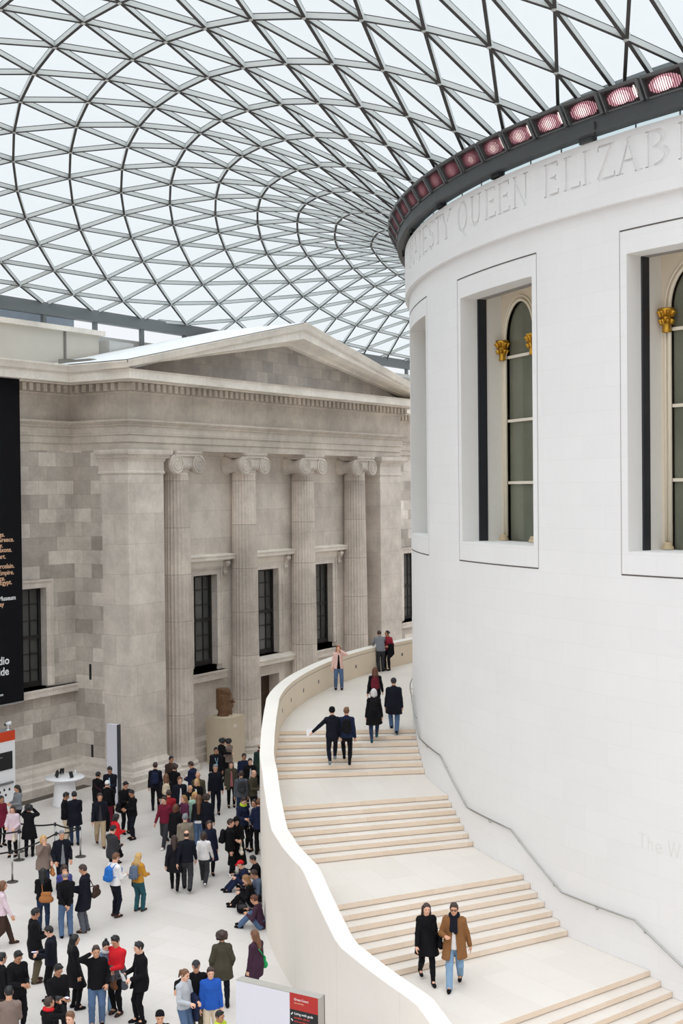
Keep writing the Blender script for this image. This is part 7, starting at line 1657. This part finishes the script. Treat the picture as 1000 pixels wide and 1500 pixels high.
 ('p29', -17.894, -28.589, -0.0, -104.0, 1.74, 'phone', 'm', 'short', 'black', ('jacket', 'black', 0.84), 'black', 'black', [('phone', 'lilacglow', 'lit phone of the man in black jacket at the bottom left')], 'man in black jacket looking at a lit phone near the bottom left', 'visitors on the court floor'),
 ('p30', -16.924, -29.794, 0.0, -13.5, 1.64, 'camera', 'w', 'short', 'dbrown', ('jacket', 'black', 0.84), 'black', 'black', [('scarf', 'red', None), ('camera', 'black', 'small camera held up by the woman with the red scarf')], 'woman with red scarf raising a camera at the bottom edge', 'visitors on the court floor'),
 ('p31', -16.018, -30.06, 0.0, -164.5, 1.66, 'stand', 'm', 'short', 'brown', ('jacket', 'black', 0.84), 'black', 'black', [], 'brown haired person at the bottom edge just right of the woman with red scarf', 'visitors on the court floor'),
 ('p32', -17.954, -27.382, 0.0, -133.7, 1.74, 'call', 'm', 'short', 'dbrown', ('jacket', 'black', 0.82), 'jean', 'black', [('phone1', 'black', 'phone at the ear of the man in black jacket and jeans')], 'man in black jacket and jeans talking on the phone', 'visitors on the court floor'),
 ('p33', -18.232, -26.805, 0.0, -116.1, 1.62, 'phone', 'w', 'bun', 'black', ('jacket', 'slate', 0.86), 'lightjean', 'black', [('scarf', 'lightgrey', None), ('handbag', 'brown', 'brown handbag of the woman with a hair bun')], 'woman with a hair bun, grey scarf and denim blue jacket', 'visitors on the court floor'),
 ('p34', -17.972, -26.717, 0.0, -176.6, 1.76, 'phone', 'm', 'short', 'black', ('sweater', 'red', 0.9), 'black', 'dkbrown', [('tied', 'grey2', None)], 'man in bright red jumper with a grey coat tied round his waist', 'visitors on the court floor'),
 ('p35', -22.244, -21.308, 0.0, 2.4, 1.62, 'hold', 'w', 'long', 'blonde', ('sweater', 'mustard', 0.9), 'teal', 'dkbrown', [('backpack', 'slate', 'slate blue backpack on the girl in mustard top'), ('coatarm', 'dkgreen', 'dark green coat on the arm of the girl in mustard top')], 'blonde girl in mustard top and teal trousers', 'visitors on the court floor'),
 ('p36', -17.197, -26.789, 0.0, 152.4, 1.78, 'hold', 'm', 'short', 'black', ('open', 'black', 0.74, 'charcoal'), 'black', 'black', [('paper', 'white', 'folded white leaflet held by the man in black jacket'), ('camera', 'black', 'camera held by the man in black jacket with the leaflet')], 'black haired man in black jacket holding a leaflet and a camera', 'visitors on the court floor'),
 ('p37', -15.595, -27.226, 0.0, -89.6, 1.64, 'hold', 'w', 'pony', 'brown', ('sweater', 'lightgrey', 0.9), 'jean', 'black', [('coatarm', 'navy', 'navy coat over the arm of the girl in light grey sweater')], 'girl in light grey sweater with her hair tied back', 'visitors on the court floor'),
 ('p38', -15.558, -26.869, -0.0, -138.1, 1.72, 'around', 'm', 'cap', 'charcoal', ('jacket', 'black', 0.8), 'olive', 'black', [], 'man in flat cap and black coat with an arm round the boy in blue', 'visitors on the court floor'),
 ('p39', -15.224, -26.804, 0.0, -135.8, 1.62, 'stand', 'm', 'short', 'dbrown', ('jacket', 'royal', 0.82), 'beige', 'black', [], 'boy in bright blue jacket and beige trousers', 'visitors on the court floor'),
 ('p40', -14.58, -29.135, 0.0, -136.5, 1.66, 'stand', 'w', 'beanie', 'black', ('jacket', 'black', 0.84), 'black', 'black', [], 'person in black knitted hat with a white badge at the bottom edge', 'visitors on the court floor'),
 ('p41', -13.859, -28.239, 0.0, -91.1, 1.5, 'stand', 'm', 'short', 'black', ('jacket', 'lime', 0.84), 'black', 'black', [], 'dark haired child in yellow green top at the bottom edge', 'visitors on the court floor'),
 ('p42', -16.177, -25.218, 0.0, 44.7, 1.72, 'pocket', 'w', 'curly', 'dbrown', ('coat', 'dkolive', 0.66), 'navyblk', 'black', [], 'person with dark curly hair in long dark olive parka seen from behind', 'visitors on the court floor'),
 ('p43', -15.684, -24.614, -0.0, 87.2, 1.66, 'stand', 'w', 'long', 'brown', ('coat', 'aubergine', 0.64), 'charcoal', 'black', [('shoulderbag', 'green', 'bright green bag of the long haired woman by the stair wall')], 'long haired woman in dark purple coat standing by the foot of the curved stair wall', 'visitors on the court floor'),
 ('q44', -18.552, -20.651, -0.0, 107.0, 1.66, 'sit', 'w', 'tied', 'auburn', ('sweater', 'aubergine', 0.9), 'jean', 'black', [], 'woman in aubergine coat and jeans crouched against the curved wall, nearest of the seated row', 'visitors sitting along the curved wall'),
 ('q45', -19.807, -19.355, 0.0, 117.3, 1.68, 'sit', 'w', 'long', 'lbrown', ('sweater', 'black', 0.9), 'black', 'black', [], 'woman with long light brown hair in black sitting on the floor by the curved wall', 'visitors sitting along the curved wall'),
 ('q46', -19.892, -18.858, 0.0, 137.0, 1.7, 'sit', 'm', 'short', 'dbrown', ('sweater', 'slate', 0.9), 'charcoal', 'black', [], 'man in grey blue suit jacket sitting with his back to the curved wall', 'visitors sitting along the curved wall'),
 ('q47', -20.821, -18.279, 0.0, 132.6, 1.66, 'sit', 'm', 'cap', 'red', ('sweater', 'navy', 0.9), 'navy', 'black', [], 'person in red cap and navy jacket sitting on the floor', 'visitors sitting along the curved wall'),
 ('q48', -20.82, -17.684, 0.0, 137.0, 1.66, 'sit', 'w', 'short', 'black', ('sweater', 'black', 0.9), 'cream', 'black', [], 'person in black with cream trousers sitting farthest along the curved wall', 'visitors sitting along the curved wall'),
 ('p49', -22.252, -19.22, 0.0, 38.2, 1.78, 'walk', 'm', 'shortbald', 'dbrown', ('jacket', 'navyblk', 0.84), 'charcoal', 'black', [], 'man in dark navy jacket and charcoal trousers walking away beside the woman in padded coat', 'visitors on the court floor'),
 ('p50', -22.56, -19.407, 0.0, 38.8, 1.64, 'walk', 'w', 'long', 'dbrown', ('coat', 'blk2', 0.6), 'black', 'black', [], 'woman in black padded coat walking away arm in arm with a man in navy', 'visitors on the court floor'),
 ('p51', -22.19, -18.514, 0.0, 29.5, 1.58, 'walk', 'w', 'bob', 'dbrown', ('sweater', 'white', 0.84), 'charcoal', 'white', [], 'girl in white hooded top and dark leggings', 'visitors on the court floor'),
 ('p52', -22.639, -17.703, 0.0, -130.8, 1.66, 'stand', 'w', 'bob', 'dbrown', ('coat', 'navy2', 0.5), 'black', 'black', [], 'woman in navy dress top facing the camera behind the girl in white', 'visitors on the court floor'),
 ('p53', -22.022, -17.487, 0.0, -56.7, 1.74, 'stand', 'm', 'short', 'dbrown', ('open', 'black', 0.82, 'wine'), 'black', 'white', [('backpack', 'black', 'black backpack on the young man in white shoes')], 'young man in black jacket, dark red shirt and white shoes', 'visitors on the court floor'),
 ('p54', -22.054, -17.11, 0.0, -132.0, 1.72, 'phone', 'w', 'hood', 'black', ('coat', 'black', 0.3), 'black', 'black', [('handbag', 'cream', 'large cream bag hanging from the arm of the woman in black headscarf')], 'tall woman in black headscarf and long black robe', 'visitors on the court floor'),
 ('p55', -23.328, -15.111, 0.0, -117.3, 1.74, 'phone', 'm', 'short', 'dbrown', ('jacket', 'navy', 0.84), 'black', 'black', [('scarf', 'lime', None), ('backpack', 'navyblk', 'dark backpack of the man with lime collar')], 'man in navy jacket with a lime collar looking at his hands', 'visitors on the court floor'),
 ('p56', -22.988, -14.94, 0.0, -172.9, 1.68, 'stand', 'w', 'tied', 'dbrown', ('sweater', 'mist', 0.9), 'black', 'black', [('shoulderbag', 'black', 'black bag of the woman in pale grey sweater by the stair wall')], 'woman in pale grey sweater beside the man with lime collar', 'visitors on the court floor'),
 ('p57', -22.632, -15.191, 0.0, 26.9, 1.78, 'pocket', 'm', 'short', 'brown', ('hoodie', 'navy', 0.82), 'black', 'black', [], 'man in navy hooded top standing against the curved stair wall', 'visitors on the court floor'),
 ('p59', -27.003, -11.966, 0.0, -133.1, 1.8, 'stand', 'm', 'short', 'grey', ('jacket', 'navyblk', 0.84), 'navyblk', 'black', [], 'man in dark navy quilted jacket standing alone in front of the stone pedestal', 'visitors on the court floor'),
 ('p60', -27.183, -10.821, 0.0, -136.8, 1.68, 'stand', 'w', 'long', 'dbrown', ('open', 'dkolive', 0.7, 'rose'), 'black', 'black', [], 'long haired woman in rose top and open olive coat', 'visitors on the court floor'),
 ('p61', -25.75, -12.073, 0.0, 42.7, 1.72, 'stand', 'm', 'short', 'dbrown', ('jacket', 'grey2', 0.84), 'darkjean', 'black', [('backpack', 'charcoal', 'charcoal backpack of the man in grey jacket')], 'man in grey jacket with a charcoal backpack seen from behind', 'visitors on the court floor'),
 ('p62', -25.472, -11.761, 0.0, -82.8, 1.74, 'phone', 'm', 'bald', 'grey', ('jacket', 'dkolive', 0.84), 'black', 'black', [('paper', 'white', 'paper read by the balding man in brown jacket')], 'balding man in brown olive jacket reading a paper', 'visitors on the court floor'),
 ('p63', -27.449, -9.698, 0.0, -132.4, 1.74, 'stand', 'm', 'short', 'black', ('sweater', 'navy', 0.86), 'black', 'black', [], 'black haired man in navy T-shirt right of the stone pedestal', 'visitors on the court floor'),
 ('p64', -26.847, -10.109, 0.0, -134.7, 1.7, 'stand', 'm', 'short', 'black', ('open', 'black', 0.84, 'mist'), 'black', 'black', [], 'young man in black and white jacket beside the man in navy T-shirt', 'visitors on the court floor'),
 ('p65', -27.79, -8.209, 0.0, 26.9, 1.78, 'stand', 'm', 'bald', 'dbrown', ('coat', 'dkgreen', 0.6), 'black', 'black', [('scarf', 'wine', None)], 'person in long dark green coat half hidden by the end of the curved wall', 'visitors on the court floor'),
 ('p66', -29.085, -9.339, 0.0, -131.1, 1.74, 'stand', 'm', 'short', 'black', ('jacket', 'blk2', 0.84), 'black', 'black', [('lanyard', 'paleblue', None)], 'man with a pale blue lanyard in front of the stone pedestal', 'visitors on the court floor'),
 ('p67', -29.971, -7.842, 0.0, -21.4, 1.74, 'around', 'm', 'curly', 'black', ('jacket', 'black', 0.84), 'black', 'black', [], 'dark haired person in black embracing the person in grey by the pedestal', 'visitors on the court floor'),
 ('p68', -29.71, -7.734, 0.0, 98.3, 1.72, 'phone', 'w', 'curly', 'black', ('jacket', 'taupe', 0.84), 'black', 'black', [('handbag', 'red', 'red bag of the person in grey by the pedestal')], 'person in grey jacket with a red bag leaning in by the pedestal', 'visitors on the court floor'),
 ('c69', -29.649, -11.331, 0.0, -109.1, 1.7, 'stand', 'm', 'short', 'black', ('jacket', 'dkbrown', 0.84), 'black', 'black', [], 'person in dark brown jacket at the foot of the first fluted column', 'visitors on the court floor'),
 ('c70', -28.482, -12.496, 0.0, 10.8, 1.74, 'phone', 'm', 'curly', 'dbrown', ('jacket', 'black', 0.84), 'darkjean', 'black', [('paper', 'white', 'large white map held open among the crowd')], 'curly haired person in black jacket holding open a white map', 'visitors on the court floor'),
 ('c71', -28.22, -11.81, 0.0, 100.0, 1.74, 'phone', 'm', 'short', 'dbrown', ('jacket', 'navy', 0.84), 'navyblk', 'black', [], 'man in navy jacket in front of the base of the first fluted column', 'visitors on the court floor'),
 ('c72', -29.268, -12.639, 0.0, 36.6, 1.74, 'stand', 'm', 'short', 'dbrown', ('jacket', 'navyblk', 0.84), 'black', 'black', [('backpack', 'navy', 'navy backpack of the man at the left of the crowd')], 'man with a navy backpack at the left of the crowd by the stone pier', 'visitors on the court floor'),
 ('c73', -27.95, -13.56, 0.0, 41.1, 1.66, 'stand', 'w', 'long', 'brown', ('jacket', 'blk2', 0.84), 'black', 'black', [('backpack', 'beige', 'small beige backpack with pale straps')], 'brown haired woman with a small beige backpack', 'visitors on the court floor'),
 ('c74', -26.964, -13.978, 0.0, -124.5, 1.76, 'stand', 'm', 'short', 'brown', ('open', 'navyblk', 0.8, 'white'), 'navyblk', 'black', [], 'man in dark suit and white shirt in the middle of the crowd', 'visitors on the court floor'),
 ('c75', -26.886, -13.074, 0.0, -150.3, 1.76, 'stand', 'm', 'bald', 'grey', ('jacket', 'dkolive', 0.82), 'charcoal', 'black', [], 'bald man in dark olive jacket behind the blonde woman', 'visitors on the court floor'),
 ('c76', -26.532, -13.579, 0.0, -155.2, 1.66, 'stand', 'w', 'long', 'blonde', ('open', 'black', 0.84, 'white'), 'black', 'black', [], 'blonde woman in black jacket and white blouse', 'visitors on the court floor'),
 ('c77', -26.034, -14.541, 0.0, -134.9, 1.7, 'stand', 'm', 'bald', 'grey', ('open', 'black', 0.84, 'cream'), 'charcoal', 'black', [], 'bald man in cream and black top in the middle of the crowd', 'visitors on the court floor'),
 ('c78', -25.797, -16.105, 0.0, -168.8, 1.68, 'walk', 'm', 'short', 'dbrown', ('sweater', 'maroon', 0.84), 'charcoal', 'white', [], 'young person in maroon top with white shoes walking at the edge of the crowd', 'visitors on the court floor'),
 ('c79', -24.788, -16.74, 0.0, 20.7, 1.66, 'stand', 'w', 'bob', 'auburn', ('coat', 'black', 0.62), 'black', 'black', [], 'woman in black coat with a brown bob behind the walking couple', 'visitors on the court floor'),
 ('c80', -25.366, -15.62, 0.0, 160.3, 1.66, 'stand', 'w', 'long', 'lbrown', ('jacket', 'plum', 0.84), 'black', 'black', [], 'woman with long light brown hair in plum cardigan', 'visitors on the court floor'),
 ('c81', -25.377, -15.082, 0.0, -125.2, 1.66, 'stand', 'w', 'long', 'blonde', ('jacket', 'mint', 0.84), 'lightjean', 'black', [], 'fair haired woman in mint green top in the middle of the crowd', 'visitors on the court floor'),
 ('c82', -24.884, -15.464, 0.0, 34.7, 1.68, 'stand', 'w', 'verylong', 'brown', ('jacket', 'blk2', 0.92), 'jean', 'black', [('hemband', 'white', None)], 'woman with very long brown hair, black jacket and blue jeans', 'visitors on the court floor'),
 ('c83', -24.645, -15.372, 0.0, 19.3, 1.72, 'stand', 'w', 'curly', 'dbrown', ('jacket', 'navyblk', 0.78), 'black', 'black', [], 'curly dark haired person in black right of the very long haired woman', 'visitors on the court floor'),
 ('c84', -23.498, -17.8, 0.0, 40.3, 1.76, 'stand', 'm', 'short', 'grey', ('jacket', 'stone', 0.78), 'black', 'black', [], 'grey haired man in stone grey jacket seen from behind', 'visitors on the court floor'),
 ('c85', -26.14, -15.506, 0.0, 41.0, 1.7, 'stand', 'm', 'short', 'dbrown', ('jacket', 'red2', 0.84), 'black', 'black', [], 'person in deep red jacket behind the young person in maroon top', 'visitors on the court floor'),
]
for i_, sp_ in enumerate(PEOPLE): person(i_, sp_)

# bags set down by visitors
o = thing('backpack', (-19.756, -19.859, .12), 'black backpack lying on the floor beside the people sitting along the curved wall', 'backpack', 'bags and things carried by visitors', rz=.6)
o.rotation_euler = (radians(-75), 0, .8)
if 'pack' in MESH: omesh('pack', MESH['pack'], [cmat('black')], o); p_ = omesh('front_pocket', MESH['pocket'], [cmat('charcoal')], o)
o = thing('camera_bag', (-26.324, -1.721, 5.050), 'black bag resting on top of the curved stair wall', 'bag', 'bags and things carried by visitors', rz=.5)
if 'bag' in MESH: q = omesh('bag_body', MESH['bag'], [cmat('black')], o); q.location = (0, 0, .13)
b = MB(); b.smooth = True; b.tube([(0, -.12, .2), (0, -.09, .3), (0, 0, .33), (0, .09, .3), (0, .12, .2)], .012, 6); b.build('strap', cmat('black'), o)
